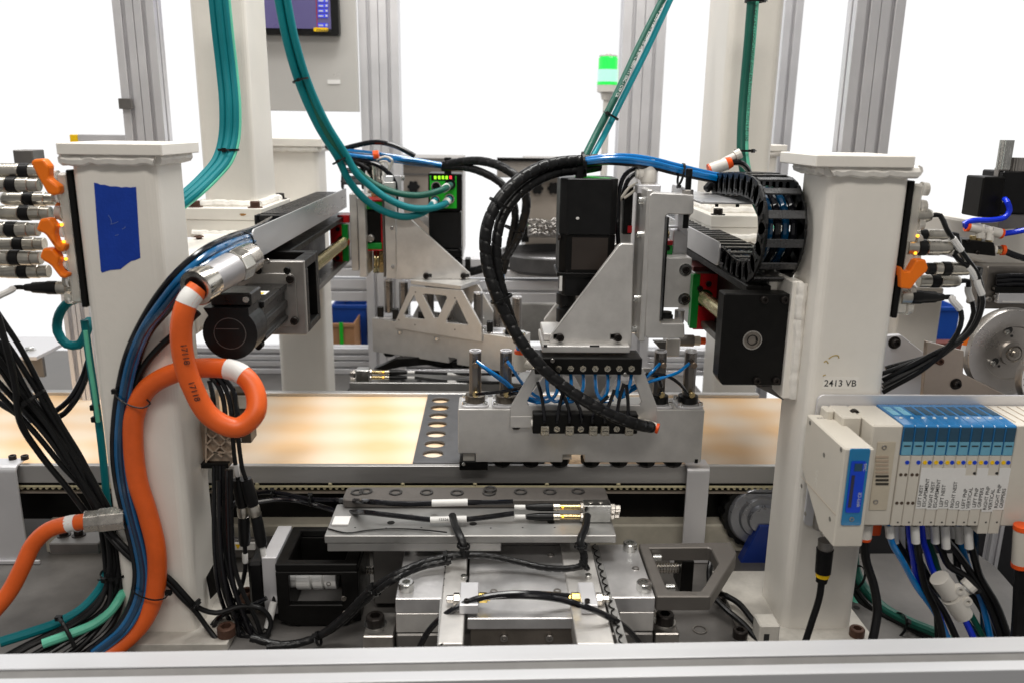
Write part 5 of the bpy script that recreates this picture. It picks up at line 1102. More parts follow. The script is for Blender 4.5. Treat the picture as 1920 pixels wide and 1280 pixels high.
g = G(); g.box((cx-.0075, YD-.0038, W(1600, 948, YD).z), (cx-.0035, YD-.0033, W(1600, 888, YD).z)); obj('dark_slot', g, mat('label_dark', (.03, .03, .06), 0, .4, .1, 40), wn)
g = G(); g.box((cx-.0055, YD-.0038, W(1600, 880, YD).z), (cx+.004, YD-.0033, W(1600, 866, YD).z)); obj('dark_square', g, bludark, wn)
bolt(wn, (cx, YD-.002, W(1592, 971, YD).z), FR, .0032, dsteel, 0, 'low')
text(wn, 'IO-Link', (cx+.005, YD-.0036, W(1605, 920, YD).z), .0062, (0, 0, -1), RT, inkw); text(wn, 'SMC', (cx+.0072, YD-.0036, W(1605, 866, YD).z), .005, (0, 0, -1), RT, inkw)
g = G(); c = V((x0+.012, YD+.066, zb3+.012)); g.cyl(c+V((0, 0, -.02)), c+V((0, .0, .012)), .011, 18); obj('port_collar', g, dsteel, cn)
# ================================================================ IO blocks on the posts with round plug connectors
def io_block(label, xs, s, pxs, y0, y1, Y0):
    t = thing('io_block', label, 'connection block', (xs, 1.09, W(960, y1, Y0).z), 'connection blocks on the posts'); z1, z0 = W(pxs, y0, Y0).z, W(pxs, y1, Y0).z
    g = G(); g.box((xs, 1.055, z0), (xs+s*.007, 1.125, z1)); obj('gasket_plate', g, blk, t, .001)
    g = G(); g.box((xs+s*.0073, 1.06, z0+.004), (xs+s*.022, 1.12, z1-.004)); obj('clear_body', g, clear, t, .003)
    n = 8
    for i in range(n):
        z = z0+(z1-z0)*(i+.5)/n; g = G(); g.lathe((xs+s*.0225, 1.068, z), (s, 0, 0), [(0, .0095), (.008, .0085), (.009, .006)], 14); obj('clear_port', g, clear, t)
        if i in (2, 3, 4): g = G(); g.ball((xs+s*.021, 1.058, z+.008), .0022, 8); obj('amber_led', g, ledy, t)
    return t, z0, z1
io_block('clear connection block with lit amber lamps on the left side of the left post', LX0-.0008, -1, 145, 318, 572, 1.07)
io_block('clear connection block on the right side of the right post', RX1+.0008, 1, 1690, 338, 592, 1.07)
alun = mat('brushed_nickel', (.56, .53, .47), 1, .3, .12, 60)
def plug(label, x, y, z, s, segs, cab, grp, cr=.0031, labelpos=None):
    t = thing('plug_connector', label, 'connector cable', (x, y, z), grp); k = 0
    for name, L, r, m in segs:
        g = G(); a = V((x+s*k, y, z)); n = 20
        if m == 'knurl': prof = [(0, r), (L, r)]; g.lathe(a, (s, 0, 0), prof, 12, True, False); m = alun
        elif m == 'boot': g.lathe(a, (s, 0, 0), [(0, r), (L*.3, r), (L*.35, r*.9), (L*.75, r*.8), (L*.8, r*.62), (L, r*.5)], n); m = blkp
        elif m == 'sleeve': g.lathe(a, (s, 0, 0), [(0, r*.86), (L*.04, r), (L*.55, r), (L*.57, r*.94), (L*.8, r*.94), (L, r*.7)], n); m = alun
        else: g.lathe(a, (s, 0, 0), [(0, r), (L, r)], n)
        obj(name, g, m, t, .0006); k += L+.0002
    if cab:
        g = G(); e = V((x+s*k, y, z)); g.tube([e, e+V((s*.012, 0, 0))]+cab, cr, 8, .01); obj('cable', g, blkc, t)
        if labelpos is not None:
            P = spline([e, e+V((s*.012, 0, 0))]+cab, .004); i = max(2, int(len(P)*labelpos)); g = G(); g.tube(P[i-2:i+4], cr*1.35, 8, .004); obj('cable_label', g, white, t)
    return t
mg = 'plug connectors on the left connection block'; xc = LX0-.032
M12 = [('collar', .012, .0085, alun), ('knurled_nut', .014, .0095, 'knurl'), ('black_ring', .012, .0102, blkp), ('sleeve', .03, .0098, 'sleeve')]
ords = ('topmost', 'second', 'third', 'fourth', 'fifth', 'sixth', 'seventh', 'eighth')
for i, (x, y, Y, k) in enumerate(((88, 322, 1.075, 2), (74, 347, 1.065, 0), (104, 374, 1.11, 0), (96, 400, 1.09, 1), (72, 431, 1.065, 1), (84, 458, 1.11, 1), (78, 484, 1.065, 1), (92, 509, 1.11, 1))):
    p = W(x, y, Y); e = W(-30, y+(4 if i < 5 else 10)+i, Y); e2 = W(-160, y+60, Y+.02)
    segs = M12 if k != 2 else [('collar', .008, .008, blkp), ('knurled_nut', .012, .0095, 'knurl'), ('black_ring', .012, .0102, blkp), ('sleeve', .04, .0098, 'sleeve')]
    plug(ords[i]+' plug from the top on the left connection block', p.x, p.y, p.z, -1, segs, [e, e2], mg)
def otag(label, pts, Y, grp):
    t = thing('orange_tag', label, 'plastic tag', W(*pts[0], Y), grp); g = G(); g.ppoly(pts, Y, .016); obj('body', g, oranp, t, .003, 2); return t
og = 'orange plastic tags on the connection blocks'
for lab, pts, Y in (('topmost orange tag left of the blue tape post', [(56, 305), (62, 299), (80, 298), (91, 312), (90, 335), (110, 350), (111, 364), (100, 368), (88, 364), (70, 332)], 1.045),
                    ('orange tag half hidden below the topmost one', [(100, 388), (112, 368), (119, 372), (118, 418), (108, 414)], 1.075),
                    ('orange tag in the middle of the left connection block', [(66, 432), (74, 411), (92, 409), (103, 425), (100, 440), (107, 458), (122, 460), (118, 474), (106, 472), (84, 440)], 1.045),
                    ('lowest orange tag on the left connection block', [(73, 483), (79, 466), (97, 466), (110, 482), (107, 500), (114, 512), (126, 514), (124, 523), (112, 522), (94, 498), (80, 490)], 1.045),
                    ('orange tag on the right connection block behind the plugs', [(1690, 500), (1696, 510), (1706, 510), (1719, 488), (1736, 487), (1741, 503), (1738, 510), (1722, 524), (1708, 543), (1690, 541)], 1.045)): otag(lab, pts, Y, og)
p = W(127, 540, 1.07); plug('lowest plug on the left connection block, long and black', p.x, p.y, p.z, -1, [('collar', .0125, .0088, alun), ('boot', .042, .0088, 'boot')], [W(20, 545, 1.06), W(-12, 562, 1.05), W(-60, 620, 1.05)], mg, labelpos=.25)
g = G(); g.pbox(25, 282, 62, 312, 1.12, .03); solo('clamp_block', g, grey, 'small grey clamp block above the left plug connectors', 'block', None, .001)
mg = 'plug connectors on the right connection block'
RT_ = [(1706, 404, 1.07, [('sleeve', .028, .0098, 'sleeve')], [W(1775, 430, 1.06), W(1805, 475, 1.06), W(1835, 520, 1.06), W(1840, 580, 1.07), W(1800, 640, 1.08), W(1730, 672, 1.09), W(1640, 705, 1.10)], .17, 'topmost plug on the right connection block, short and silver'),
    (1698, 440, 1.11, [('black_ring', .008, .0065, blkp), ('knurled_nut', .01, .007, 'knurl'), ('black_ring', .01, .0075, blkp), ('sleeve', .03, .0075, 'sleeve')], [W(1800, 470, 1.12), W(1835, 530, 1.12), W(1828, 600, 1.12), W(1770, 655, 1.12), W(1660, 690, 1.13)], None, 'slim plug behind and below the topmost one on the right block'),
    (1699, 464, 1.065, [('knurled_nut', .014, .0098, 'knurl'), ('black_ring', .011, .0108, blkp), ('sleeve', .034, .0104, 'sleeve')], [W(1790, 478, 1.06), W(1822, 510, 1.06), W(1838, 570, 1.07), W(1815, 625, 1.075), W(1740, 668, 1.08), W(1655, 712, 1.10)], .22, 'large silver plug above the orange tag on the right block'),
    (1738, 504, 1.065, [('black_ring', .009, .0078, blkp), ('knurled_nut', .01, .0088, 'knurl'), ('black_ring', .0105, .0095, blkp), ('sleeve', .03, .009, 'sleeve')], [W(1832, 525, 1.06), W(1843, 565, 1.06), W(1820, 622, 1.07), W(1750, 672, 1.08), W(1655, 722, 1.09)], .15, 'plug sticking out of the orange tag on the right block'),
    (1722, 527, 1.09, [('knurled_nut', .016, .0088, 'knurl'), ('black_ring', .012, .0092, blkp), ('sleeve', .028, .0088, 'sleeve')], [W(1815, 545, 1.09), W(1826, 585, 1.09), W(1805, 630, 1.095), W(1745, 680, 1.10), W(1655, 728, 1.11)], .13, 'silver plug just below the orange tag on the right block'),
    (1687, 557, 1.065, [('collar', .014, .0098, alun), ('boot', .045, .0092, 'boot')], [W(1785, 562, 1.06), W(1802, 585, 1.06), W(1795, 625, 1.07), W(1740, 685, 1.08), W(1655, 735, 1.10)], .12, 'lowest plug on the right connection block, long and black')]
for x, y, Y, segs, cab, lp, lab in RT_: p = W(x, y, Y); plug(lab, p.x, p.y, p.z, 1, segs, cab, mg, .0034, lp)
tie_parent = None
# ================================================================ machine to the right of the right post
YR = 1.42
g = G(); g.ppoly([(1700, 440), (1745, 404), (1762, 402), (1835, 415), (1925, 428), (1960, 434), (1960, 535), (1830, 492), (1780, 478), (1700, 470)], YR, .25); solo('white_cover', g, paint, 'white sloping machine cover behind the right post plugs', 'machine cover', None, .006, 2)
g = G(); g.pbox(1676, 540, 1757, 735, 1.62, .12); solo('white_pedestal', g, paint, 'white pedestal under the sloping cover behind the right post', 'pedestal', None, .004, 2)
g = G(); g.ppoly([(1650, 630), (1690, 628), (1742, 668), (1736, 745), (1650, 745)], 1.36, .012); t = solo('angle_plate', g, alu, 'grey angle plate with a bolt behind the black cable bundle', 'plate', None, .001); bolt(t, W(1677, 642, 1.36), FR, .007, oxide, 1)
brownm = mat('brushed_bronze_plate', (.42, .35, .29), .85, .34, .14, 8, .04, 300)
g = G(); g.ppoly([(1738, 640), (1808, 658), (1806, 700), (1890, 742), (1730, 745)], 1.30, .01); t = solo('bronze_plate', g, brownm, 'brushed bronze coloured plate with two bolts left of the disc', 'plate', None, .001)
bolt(t, W(1760, 676, 1.30), FR, .0062, rust, 0); bolt(t, W(1792, 719, 1.30), FR, .0062, oxide, 1)
ds = thing('brake_disc', 'large steel drive disc with a round hub at the right edge', 'disc', W(1885, 655, 1.33))
c = W(1884, 656, 1.34); r = 86*1.34/F
discm = mat('turned_disc', (.47, .445, .42), .9, .3, .1, 10, .03, 300)
g = G(); g.lathe(c, FR, [(0, r), (.018, r), (.02, r*.985), (.02, r*.62), (.017, r*.60), (.017, r*.28), (.024, r*.27), (.024, r*.2), (.021, r*.19), (.021, .003)], 56); obj('disc', g, discm, ds)
g = G(); g.lathe(c+V((.002, -.0212, 0)), FR, [(0, r*.17), (.003, r*.15), (.003, r*.08), (.008, r*.07), (.008, .001)], 24); obj('hub', g, steel, ds)
for p in ((1886, 622), (1860, 680)): bolt(ds, W(*p, 1.322), FR, .0045, zinc, 0); g = G(); g.lathe(W(p[0]+6, p[1]-3, 1.3226), FR, [(0, .0062), (.0004, .0062)], 14); obj('slot_hole', g, ink, ds)
for p in ((1897, 630), (1873, 686)): g = G(); g.lathe(W(*p, 1.3226), FR, [(0, .0024), (.0004, .0024)], 10); obj('dowel_hole', g, ink, ds)
# curved warning bands beside the disc
def band(t, c, r0, r1, a0, a1, y, m, name):
    g = G(); n_ = 8; A = [math.radians(a0+(a1-a0)*k/n_) for k in range(n_+1)]
    g.prism([c+V((r1*math.cos(a), y, r1*math.sin(a))) for a in A]+[c+V((r0*math.cos(a), y, r0*math.sin(a))) for a in reversed(A)], (0, .001, 0)); return obj(name, g, m, t)
g = G(); g.pbox(1896, 600, 1990, 745, 1.26, .004)
gd = thing('guard_cover', 'curved steel guard with an orange and white warning label at the right edge', 'guard', W(1935, 690, 1.27))
gc = W(1975, 700, 1.27); gr = 76*1.27/F
g = G(); g.lathe(gc, FR, [(0, gr*1.02), (.014, gr*1.02), (.016, gr), (.016, .002)], 48); obj('shell', g, discm, gd)
band(gd, gc, gr*.80, gr*1.0, 170, 152, -.0175, oranp, 'orange_field'); band(gd, gc, gr*.80, gr*1.0, 205, 170.4, -.0175, white, 'white_field')
g = G()
for k in range(9): a = math.radians(174+3.2*k); d = V((math.cos(a), 0, math.sin(a))); p = gc+d*gr*.83+V((0, -.0179, 0)); q = gc+d*gr*(.97-.03*(k % 3))+V((0, -.0179, 0)); n_ = V((-d.z, 0, d.x))*.0006; g.prism([p+n_, q+n_, q-n_, p-n_], (0, .0003, 0))
obj('printed_lines', g, ink, gd)['kind'] = 'stuff'
g = G(); a = math.radians(160); p = gc+V((math.cos(a), 0, math.sin(a)))*gr*.9+V((0, -.0179, 0)); u = V((-math.sin(a), 0, math.cos(a)))*-.006; w_ = V((math.cos(a), 0, math.sin(a)))*.006; g.prism([p+u, p-u*.7+w_, p-u*.7-w_], (0, .0003, 0)); obj('warning_triangle', g, ink, gd)
wl = thing('warning_label', 'small orange and white warning label behind the black cable bundle', 'label', W(1796, 650, 1.30)); dcen = W(1884, 656, 1.315)
band(wl, dcen, r*1.0, r*1.1, 172, 161, -.012, oranp, 'orange_field'); band(wl, dcen, r*1.0, r*1.1, 186, 172.3, -.012, white, 'white_field')
# slide unit above the disc
su = thing('slide_unit', 'dark slide unit with black strips and screws above the disc', 'slide unit', W(1885, 575, 1.36))
g = G(); g.pbox(1846, 500, 1960, 580, 1.38, .05); obj('housing', g, mat('grey_brown_metal', (.22, .20, .18), .8, .4, .2, 20), su, .002)
for y in (517, 525, 533): g = G(); g.tube([W(1868, y+2, 1.372), W(1895, y, 1.37), W(1960, y+2, 1.37)], .0042, 8); obj('black_rod', g, blkg, su)
g = G(); g.pbox(1866, 538, 1960, 549, 1.368, .012); obj('black_strip', g, blk, su, .001)
g = G(); g.pbox(1872, 551, 1960, 570, 1.366, .012); obj('silver_bar', g, alu, su, .001)
g = G(); g.pbox(1880, 565, 1917, 568, 1.364, .001); obj('scale_mark', g, white, su)
for p in ((1866, 541), (1852, 561), (1866, 557)): bolt(su, W(*p, 1.375), FR, .0045, dsteel)
# pneumatic block and tubes
pb = thing('valve_block', 'small black valve block with brass fittings and white elbows on the white cover', 'valve block', W(1838, 478, 1.3))
g = G(); g.prism([W(x, y, 1.30) for x, y in ((1804, 449), (1864, 456), (1867, 481), (1804, 474))], (.012, .035, 0)); obj('block', g, blk, pb, .001)
for p in ((1815, 452), (1832, 474)): bolt(pb, W(*p, 1.2985), FR, .003, oxide)
for x, y in ((1824, 449), (1834, 450), (1854, 453)): c = W(x, y, 1.315); g = G(); g.lathe(c-V((0, 0, .004)), UP, [(0, .0055), (.010, .0055)], 6, True, False); obj('brass_nut', g, brass, pb, .0005)
wf = 'white fittings on the small black valve block'
for i, (x0, y0, x1, y1, L) in enumerate(((1838, 430, 1816, 426, 'leftmost'), (1842, 430, 1856, 434, 'middle'), (1858, 434, 1875, 438, 'rightmost'))):
    a = W(x0, y0, 1.312-.006*(i == 2)); b = W(x1, y1, 1.312-.006*(i == 2)); t = thing('push_in_fitting', L+' white elbow with orange collet on the small black valve block', 'pipe fitting', a, wf)
    g = G(); g.cyl(a, b, .0078, 14); g.cyl(a, a-V((0, 0, .014)), .006, 12); obj('body', g, whitep, t)
    g = G(); d = (b-a).normalized(); g.cyl(b, b+d*.004, .008, 14); obj('collet', g, orring, t)
g = G(); g.tube([W(1813, 426, 1.312), W(1808, 420, 1.31), W(1825, 414, 1.31), W(1860, 413, 1.30), W(1884, 408, 1.30), W(1893, 395, 1.30), W(1889, 380, 1.30), W(1884, 374, 1.31)], .0044, 10); solo('air_tube', g, blueb, 'royal blue tube looping from the white elbow up to the black box', 'air tube')
g = G(); g.tube([W(1879, 439, 1.306), W(1900, 436, 1.30), W(1960, 424, 1.28)], .0044, 10); solo('air_tube', g, blueb, 'royal blue tube running from the rightmost elbow to the right edge', 'air tube')
t = thing('push_in_fitting', 'brass fitting with orange collet at the right end of the small valve block', 'pipe fitting', W(1868, 470, 1.3))
a = W(1862, 469, 1.31); g = G(); g.lathe(a, (1, -.1, -.05), [(0, .0075), (.004, .0075)], 14); obj('white_seal', g, whitep, t); g = G(); g.lathe(a+V((.0045, 0, 0)), (1, -.1, -.05), [(0, .007), (.008, .007)], 6, True, False); obj('brass_nut', g, brass, t); g = G(); g.lathe(a+V((.013, -.001, 0)), (1, -.1, -.05), [(0, .0085), (.005, .0085)], 14); obj('collet', g, orring, t)
g = G(); g.tube([a+V((.017, -.002, -.001)), W(1900, 478, 1.30), W(1960, 496, 1.29)], .0052, 10); solo('air_tube', g, blkg, 'black tube running from the brass fitting to the right edge', 'air tube')
bb = thing('regulator', 'black box regulator with silver knurled knobs in the upper right', 'regulator', W(1860, 410, 1.32))
g = G(); g.pbox(1839, 332, 1881, 408, 1.32, .05); obj('body', g, blk, bb, .002); g = G(); g.pbox(1876, 322, 1975, 402, 1.33, .06); obj('rear_body', g, blkp, bb, .002); g = G(); g.pbox(1873, 402, 1975, 430, 1.335, .05); obj('foot', g, mat('foot_grey', (.2, .19, .18), .6, .4, .1, 30), bb, .001)
def knurled(x, y0, y1, r, m, name):
    c = W(x, y1, 1.345); zt_ = W(x, y0, 1.345).z; g = G(); g.prism([c+V((q*math.cos(a), q*math.sin(a), 0)) for k in range(48) for a, q in [(2*math.pi*k/48, r*(1 if k % 2 else .94))]], (0, 0, zt_-c.z)); obj(name, g, m, bb)
knurled(1880, 263, 318, .0105, zinc, 'silver_knob'); knurled(1910, 296, 321, .015, dsteel, 'dark_knob'); g = G(); g.pbox(1872, 316, 1890, 333, 1.342, .012); obj('knob_neck', g, dsteel, bb)
g = G(); g.cyl(W(1881, 376, 1.318), W(1889, 376, 1.318), .003, 10); obj('tube_port', g, whitep, bb)
# ================================================================ cables and tubes
def cab(label, pts, r, m, cat='cable', group=None, name='cable', Y=None, n=10, step=.007, wrap=0):
    P = [W(p[0], p[1], p[2] if len(p) > 2 else Y) for p in pts]
    g = G(); g.tube(P, r, n, step, wrap); o = solo(name, g, m, label, cat, group); o['_n'] = 0; del o['_n']
    return o
def sleeve(parent, a, b, r, m=None, name='cable_label', Ya=1, Yb=None): g = G(); g.cyl(W(*a, Ya), W(*b, Yb or Ya), r, 12); return obj(name, g, m or white, parent)
def off(pts, dx, dy=0, dY=0): return [(p[0]+dx, p[1]+dy, p[2]+dY) for p in pts]
# --- orange loop on the left post with its silver power plug
op = [(372, 541, .995), (352, 566, .985), (340, 610, .98), (343, 665, .98), (360, 722, .98), (395, 780, .98), (445, 801, .985), (478, 775, .995), (478, 733, 1.01), (452, 700, 1.02), (400, 689, 1.028), (330, 698, 1.032), (276, 728, 1.035), (253, 775, 1.035), (250, 830, 1.035), (258, 900, 1.034), (277, 962, 1.034), (293, 1030, 1.034), (294, 1085, 1.034), (285, 1130, 1.03), (262, 1172, 1.02), (215, 1215, 1.0), (170, 1245, .98)]
oc = cab('thick orange cable looping in front of the left post', op, .0128, oran, 'power cable', name='orange_cable', n=16, step=.005)
g = G(); P = [W(*p) for p in op]; sp = spline(P, .004)
def along(sp, a, b, r, parent, m, name): n_ = len(sp); q = sp[int(a*n_):int(b*n_)]; g = G(); g.tube(q, r, 14, .004); return obj(name, g, m, parent)
along(sp, .012, .035, .0131, oc, white, 'cable_label'); along(sp, .335, .37, .0131, oc, white, 'cable_label')
for (x, y, a) in ((345, 652, 82), (359, 722, 70)):
    rr = math.radians(a); text(oc, '17118', W(x-2, y-8, .98-.0132), .0105, (math.cos(rr)*.7, -.0, -math.sin(rr)), (math.sin(rr), 0, math.cos(rr)), ink, bold=.00008)
pp = thing('power_plug', 'large silver power plug joining the orange loop to the black motor', 'power plug', W(420, 510, 1.03))
a = W(369, 540, .995); b = W(468, 484, 1.095); ax = b-a; L = ax.length; ax.normalize()
chrome = mat('chrome_nut', (.66, .63, .57), 1, .16, .1, 60)
g = G(); g.lathe(a-ax*.002, ax, [(0, .0150), (0, .0222), (.005, .0228), (.018, .0228), (.02, .0208), (.026, .0208)], 24, True, True); obj('gland_nut', g, chrome, pp)
g = G(); g.lathe(a-ax*.0022, ax, [(0, .0128), (-.0008, .0150), (.0, .0152)], 20); obj('seal', g, blkp, pp)
g = G(); g.lathe(a+ax*.0242, ax, [(0, .0205), (L*.42, .0205)], 24); obj('grey_sleeve', g, mat('matt_silver_sleeve', (.40, .39, .40), .6, .4, .05, 40), pp)
g = G(); g.lathe(a+ax*(.0245+L*.42), ax, [(0, .0222), (.003, .0226), (L*.2, .0226)], 8, True, False); obj('hex_collar', g, chrome, pp, .001)
g = G(); g.lathe(a+ax*(.0248+L*.62), ax, [(0, .0208), (L*.2, .019)], 20); obj('rear_shell', g, steel, pp)
# --- lower left orange cable
o2 = cab('orange cable bending down at the lower left edge', [(165, 976, 1.03), (130, 981, 1.03), (92, 992, 1.025), (62, 1020, 1.02), (42, 1062, 1.01), (15, 1112, 1.0), (-30, 1165, .98)], .0108, oran, 'power cable', name='orange_cable', n=16)
along(spline([W(165, 976, 1.03), W(130, 981, 1.03), W(92, 992, 1.025)], .003), .3, .62, .0111, o2, white, 'cable_label')
g = G(); a = W(160, 977, 1.03); g.lathe(a, (1, .25, 0), [(0, .0155), (.018, .0155), (.0185, .017), (.05, .017)], 8, True, False); solo('cable_gland', g, steel, 'silver hexagonal gland at the end of the lower orange cable', 'cable gland', None, .001)
t = thing('clamp_block', 'low grey clamp block with two washered bolts under the lower orange cable', 'clamp', W(135, 1036, 1.08)); g = G(); g.pbox(92, 1018, 186, 1038, 1.09, .06); obj('block', g, grey, t, .0015)
for p in ((121, 1011), (149, 1011)): q = W(*p, 1.115); q.z = W(135, 1018, 1.09).z; bolt(t, q, UP, .0062, oxide, 1)
# --- blue and black tube bundle down the left post
bp = [(522, 412, 1.50), (480, 436, 1.25), (430, 454, 1.10), (385, 478, 1.04), (345, 512, 1.015), (305, 560, 1.02), (268, 618, 1.03), (246, 670, 1.038), (232, 730, 1.042), (224, 790, 1.042), (222, 850, 1.042), (229, 910, 1.04), (243, 970, 1.04), (258, 1030, 1.04), (264, 1080, 1.038), (255, 1130, 1.03), (228, 1178, 1.01), (175, 1222, .99)]
gb = 'tubes of the blue and black bundle on the left post'
for i, (dx, dy, dY, m, r, nm_) in enumerate(((-10, -4, 0, blkg, .0042, 'outer glossy black tube'), (-2, 2, -.006, petrol, .0040, 'bright blue tube'), (6, 6, 0, dblue, .0042, 'dark blue tube'), (4, 10, -.009, dblue, .0040, 'front dark blue tube'), (14, 12, .001, blkg, .0042, 'inner glossy black tube'), (11, 8, -.007, petrol, .0034, 'thin blue tube'))):
    w_ = [((.5+.5*k/6) if k < 6 else 1) for k in range(len(bp))]
    cab(nm_+' of the bundle along the left post and orange cable', [(p[0]+dx*w, p[1]+dy*(1.6 if k < 6 else .3), p[2]+dY) for k, (p, w) in enumerate(zip(bp, w_))], r, m, 'tube', gb, 'air_tube')
cab('black cable crossing behind the orange loop into the bundle', [(372, 585, 1.045), (335, 620, 1.04), (300, 650, 1.04), (268, 690, 1.041), (250, 740, 1.043), (243, 800, 1.043), (248, 900, 1.045)], .0046, blkc)
def strap(label, pts, r=.0011):
    g = G(); g.tube([W(*p) for p in pts], r, 6, .004); c = W(*pts[-1]); g.box(c-V((.004, .003, .003)), c+V((.004, .003, .003))); return solo('cable_tie', g, blkp, label, 'cable tie')
strap('black cable tie around the tubes and orange cable half way down the left post', [(275, 748, 1.022), (282, 756, 1.024), (268, 764, 1.018), (245, 760, 1.02), (228, 751, 1.026), (218, 742, 1.032), (216, 733, 1.035)])
strap('black cable tie around the tubes and orange cable near the base of the left post', [(252, 1100, 1.03), (252, 1110, 1.018), (266, 1118, 1.014), (290, 1124, 1.012), (310, 1120, 1.02), (316, 1110, 1.03)])
g = G(); g.tube([W(*p) for p in ((458, 436, 1.11), (470, 441, 1.108), (476, 456, 1.108), (472, 470, 1.11))], .0012, 6, .004); solo('cable_tie', g, blkp, 'thin black tie around the blue tubes at the mouth of the left tray', 'cable tie')
# --- teal bundles
gt = 'teal cables beside the tall left column'
tb_ = [(408, -20, 1.44), (416, 60, 1.44), (424, 130, 1.44), (430, 200, 1.43), (428, 260, 1.42), (416, 300, 1.40), (390, 332, 1.37), (355, 365, 1.33), (310, 400, 1.30)]
for dx, dY, m, L in ((-12, .0, tealm, 'left'), (0, -.004, tealm, 'middle'), (11, .0, tealm, 'right')): cab(L+' teal cable of the bundle beside the tall left column', off(tb_, dx, 0, dY), .0061, m, 'cable', gt, 'teal_cable')
cab('added thin mint strand painting the edge highlight of the right teal cable', off(tb_, 18, 1, .004), .004, mint, 'cable', None, 'mint_cable')  # extra strand, its mint colour stands in for the teal cable's edge highlight
tie(None, W(427, 281, 1.418), (0, 0, 1), .0175)['label'] = 'black tie around the teal bundle beside the tall left column'
gc_ = 'teal cables running down to the far gripper head'
ta = [(519, -15, 1.70), (538, 80, 1.72), (562, 160, 1.75), (598, 240, 1.79), (633, 296, 1.82)]
cA = cab('left teal cable drooping to the lower left socket of the green driver', ta+[(655, 340, 1.84), (685, 375, 1.85), (725, 399, 1.85), (762, 407, 1.85), (795, 398, 1.86), (813, 381, 1.895), (816, 377, 1.915)], .0078, tealm, 'cable', gc_, 'teal_cable', n=12)
cB = cab('right teal cable drooping to the lower right socket of the green driver', off(ta, 15, -6, .0)+[(668, 325, 1.83), (695, 350, 1.84), (725, 372, 1.84), (768, 390, 1.84), (808, 391, 1.85), (835, 382, 1.885), (842, 374, 1.915)], .0078, tealm, 'cable', gc_, 'teal_cable', n=12)
cC = cab('dark green cable drooping to the upper socket of the green driver', [(530, -12, 1.715), (556, 100, 1.74), (585, 190, 1.77), (618, 258, 1.80), (648, 298, 1.83), (690, 338, 1.86), (735, 360, 1.86), (785, 367, 1.86), (825, 358, 1.87), (845, 347, 1.91)], .0072, tealg, 'cable', gc_, 'green_cable', n=12)
for c_, a, b, y in ((cA, (809, 388), (814, 380), 1.883), (cB, (833, 384), (840, 376), 1.885), (cC, (831, 356), (839, 350), 1.885)): sleeve(c_, a, b, .0086, Ya=y, Yb=y+.012)
for lab, p, ax in (('black tie on the two teal cables below the screen', (564, 151, 1.745), (.3, 0, -1)), ('black tie on the teal cables beside the left back post cap', (637, 302, 1.822), (.5, 0, -1))):
    o = tie(None, W(*p), ax, .0165); tag(o, lab, 'cable tie')
rg = cab('dark green printed cable slanting down from the top right of centre', [(1252, -20, 1.62), (1197, 90, 1.58), (1150, 190, 1.54), (1120, 248, 1.52), (1094, 300, 1.48)], .0066, tealg, 'cable', None, 'green_cable', n=12)
cab('bright teal cable slanting down beside the dark green one', [(1266, -20, 1.635), (1215, 90, 1.595), (1165, 190, 1.555), (1136, 248, 1.535), (1108, 300, 1.49)], .0056, mat('bright_teal', srgb(0, 150, 165), 0, .4, .05, 40), 'cable', None, 'teal_cable', n=12)
o = tie(None, W(1146, 218, 1.535), (-.5, 0, -1), .014, (-.6, -1, .3)); tag(o, 'black tie on the two slanting cables beside the stack light pole', 'cable tie')
a, b = W(1243, 8, 1.612), W(1104, 282, 1.49)
text(rg, 'STYLE 2570 VW-1 AWM I/II A/B 80°C 600V FT1 ERC / CTP CE', a+V((0, -.0068, 0)), .0078, b-a, (.85, 0, .5), inkw)
gd_ = [(1411, -20, 1.45), (1403, 80, 1.45), (1395, 170, 1.45), (1390, 250, 1.44), (1391, 300, 1.43), (1402, 345, 1.42), (1420, 385, 1.41), (1440, 430, 1.40)]
gq = cab('dark green cable hanging down the right column', gd_, .0075, tealg, 'cable', None, 'green_cable', n=12)
cab('mint cable hanging close beside the dark green one on the right column', off(gd_, 9, 0, -.001), .0045, mint, 'cable', None, 'mint_cable')
text(gq, 'FLEX CAT / LOGIC+DRIVE digital 4PR PHTOMOBILE 7X0.16 FE1260', W(1416, 10, 1.4405), .0075, W(1398, 290, 1.43)-W(1416, 10, 1.4405), (1, 0, 0), ink)
for lab, p in (('black tie on the green cable above the energy chain', (1394, 283, 1.432)), ('black tie on the green cable at the top edge of the photo', (1414, 3, 1.45))): o = tie(None, W(*p), (0, 0, 1), .0145, (1, -1, 0)); tag(o, lab, 'cable tie')
for o in list(C.objects):
    if o.name.startswith('cable_tie') and o.parent is None and 'category' not in o: o['category'] = 'cable tie'
# --- black spiral wrapped hoses of the near head
hA = cab('outer black spiral wrapped hose arching from the motor top to the lower manifold', [(1120, 300, 1.33), (1092, 302, 1.325), (1050, 305, 1.31), (1005, 318, 1.28), (962, 347, 1.25), (930, 385, 1.235), (912, 430, 1.225), (911, 480, 1.22), (924, 535, 1.21), (950, 595, 1.205), (985, 652, 1.195), (1035, 706, 1.19), (1085, 743, 1.187), (1147, 778, 1.185), (1195, 795, 1.195), (1221, 800, 1.215)], .0092, blkc, 'hose', 'spiral wrapped hoses on the near head', 'wrapped_hose', n=14, step=.0022, wrap=.019)
hB = cab('inner black spiral wrapped hose arching from the motor top to the white elbow', [(1125, 312, 1.34), (1092, 318, 1.33), (1048, 323, 1.315), (1005, 340, 1.285), (965, 372, 1.26), (940, 412, 1.245), (931, 455, 1.235), (933, 505, 1.23), (944, 555, 1.228), (960, 605, 1.228), (972, 640, 1.232)], .0080, blkc, 'hose', 'spiral wrapped hoses on the near head', 'wrapped_hose', n=14, step=.0022, wrap=.018)
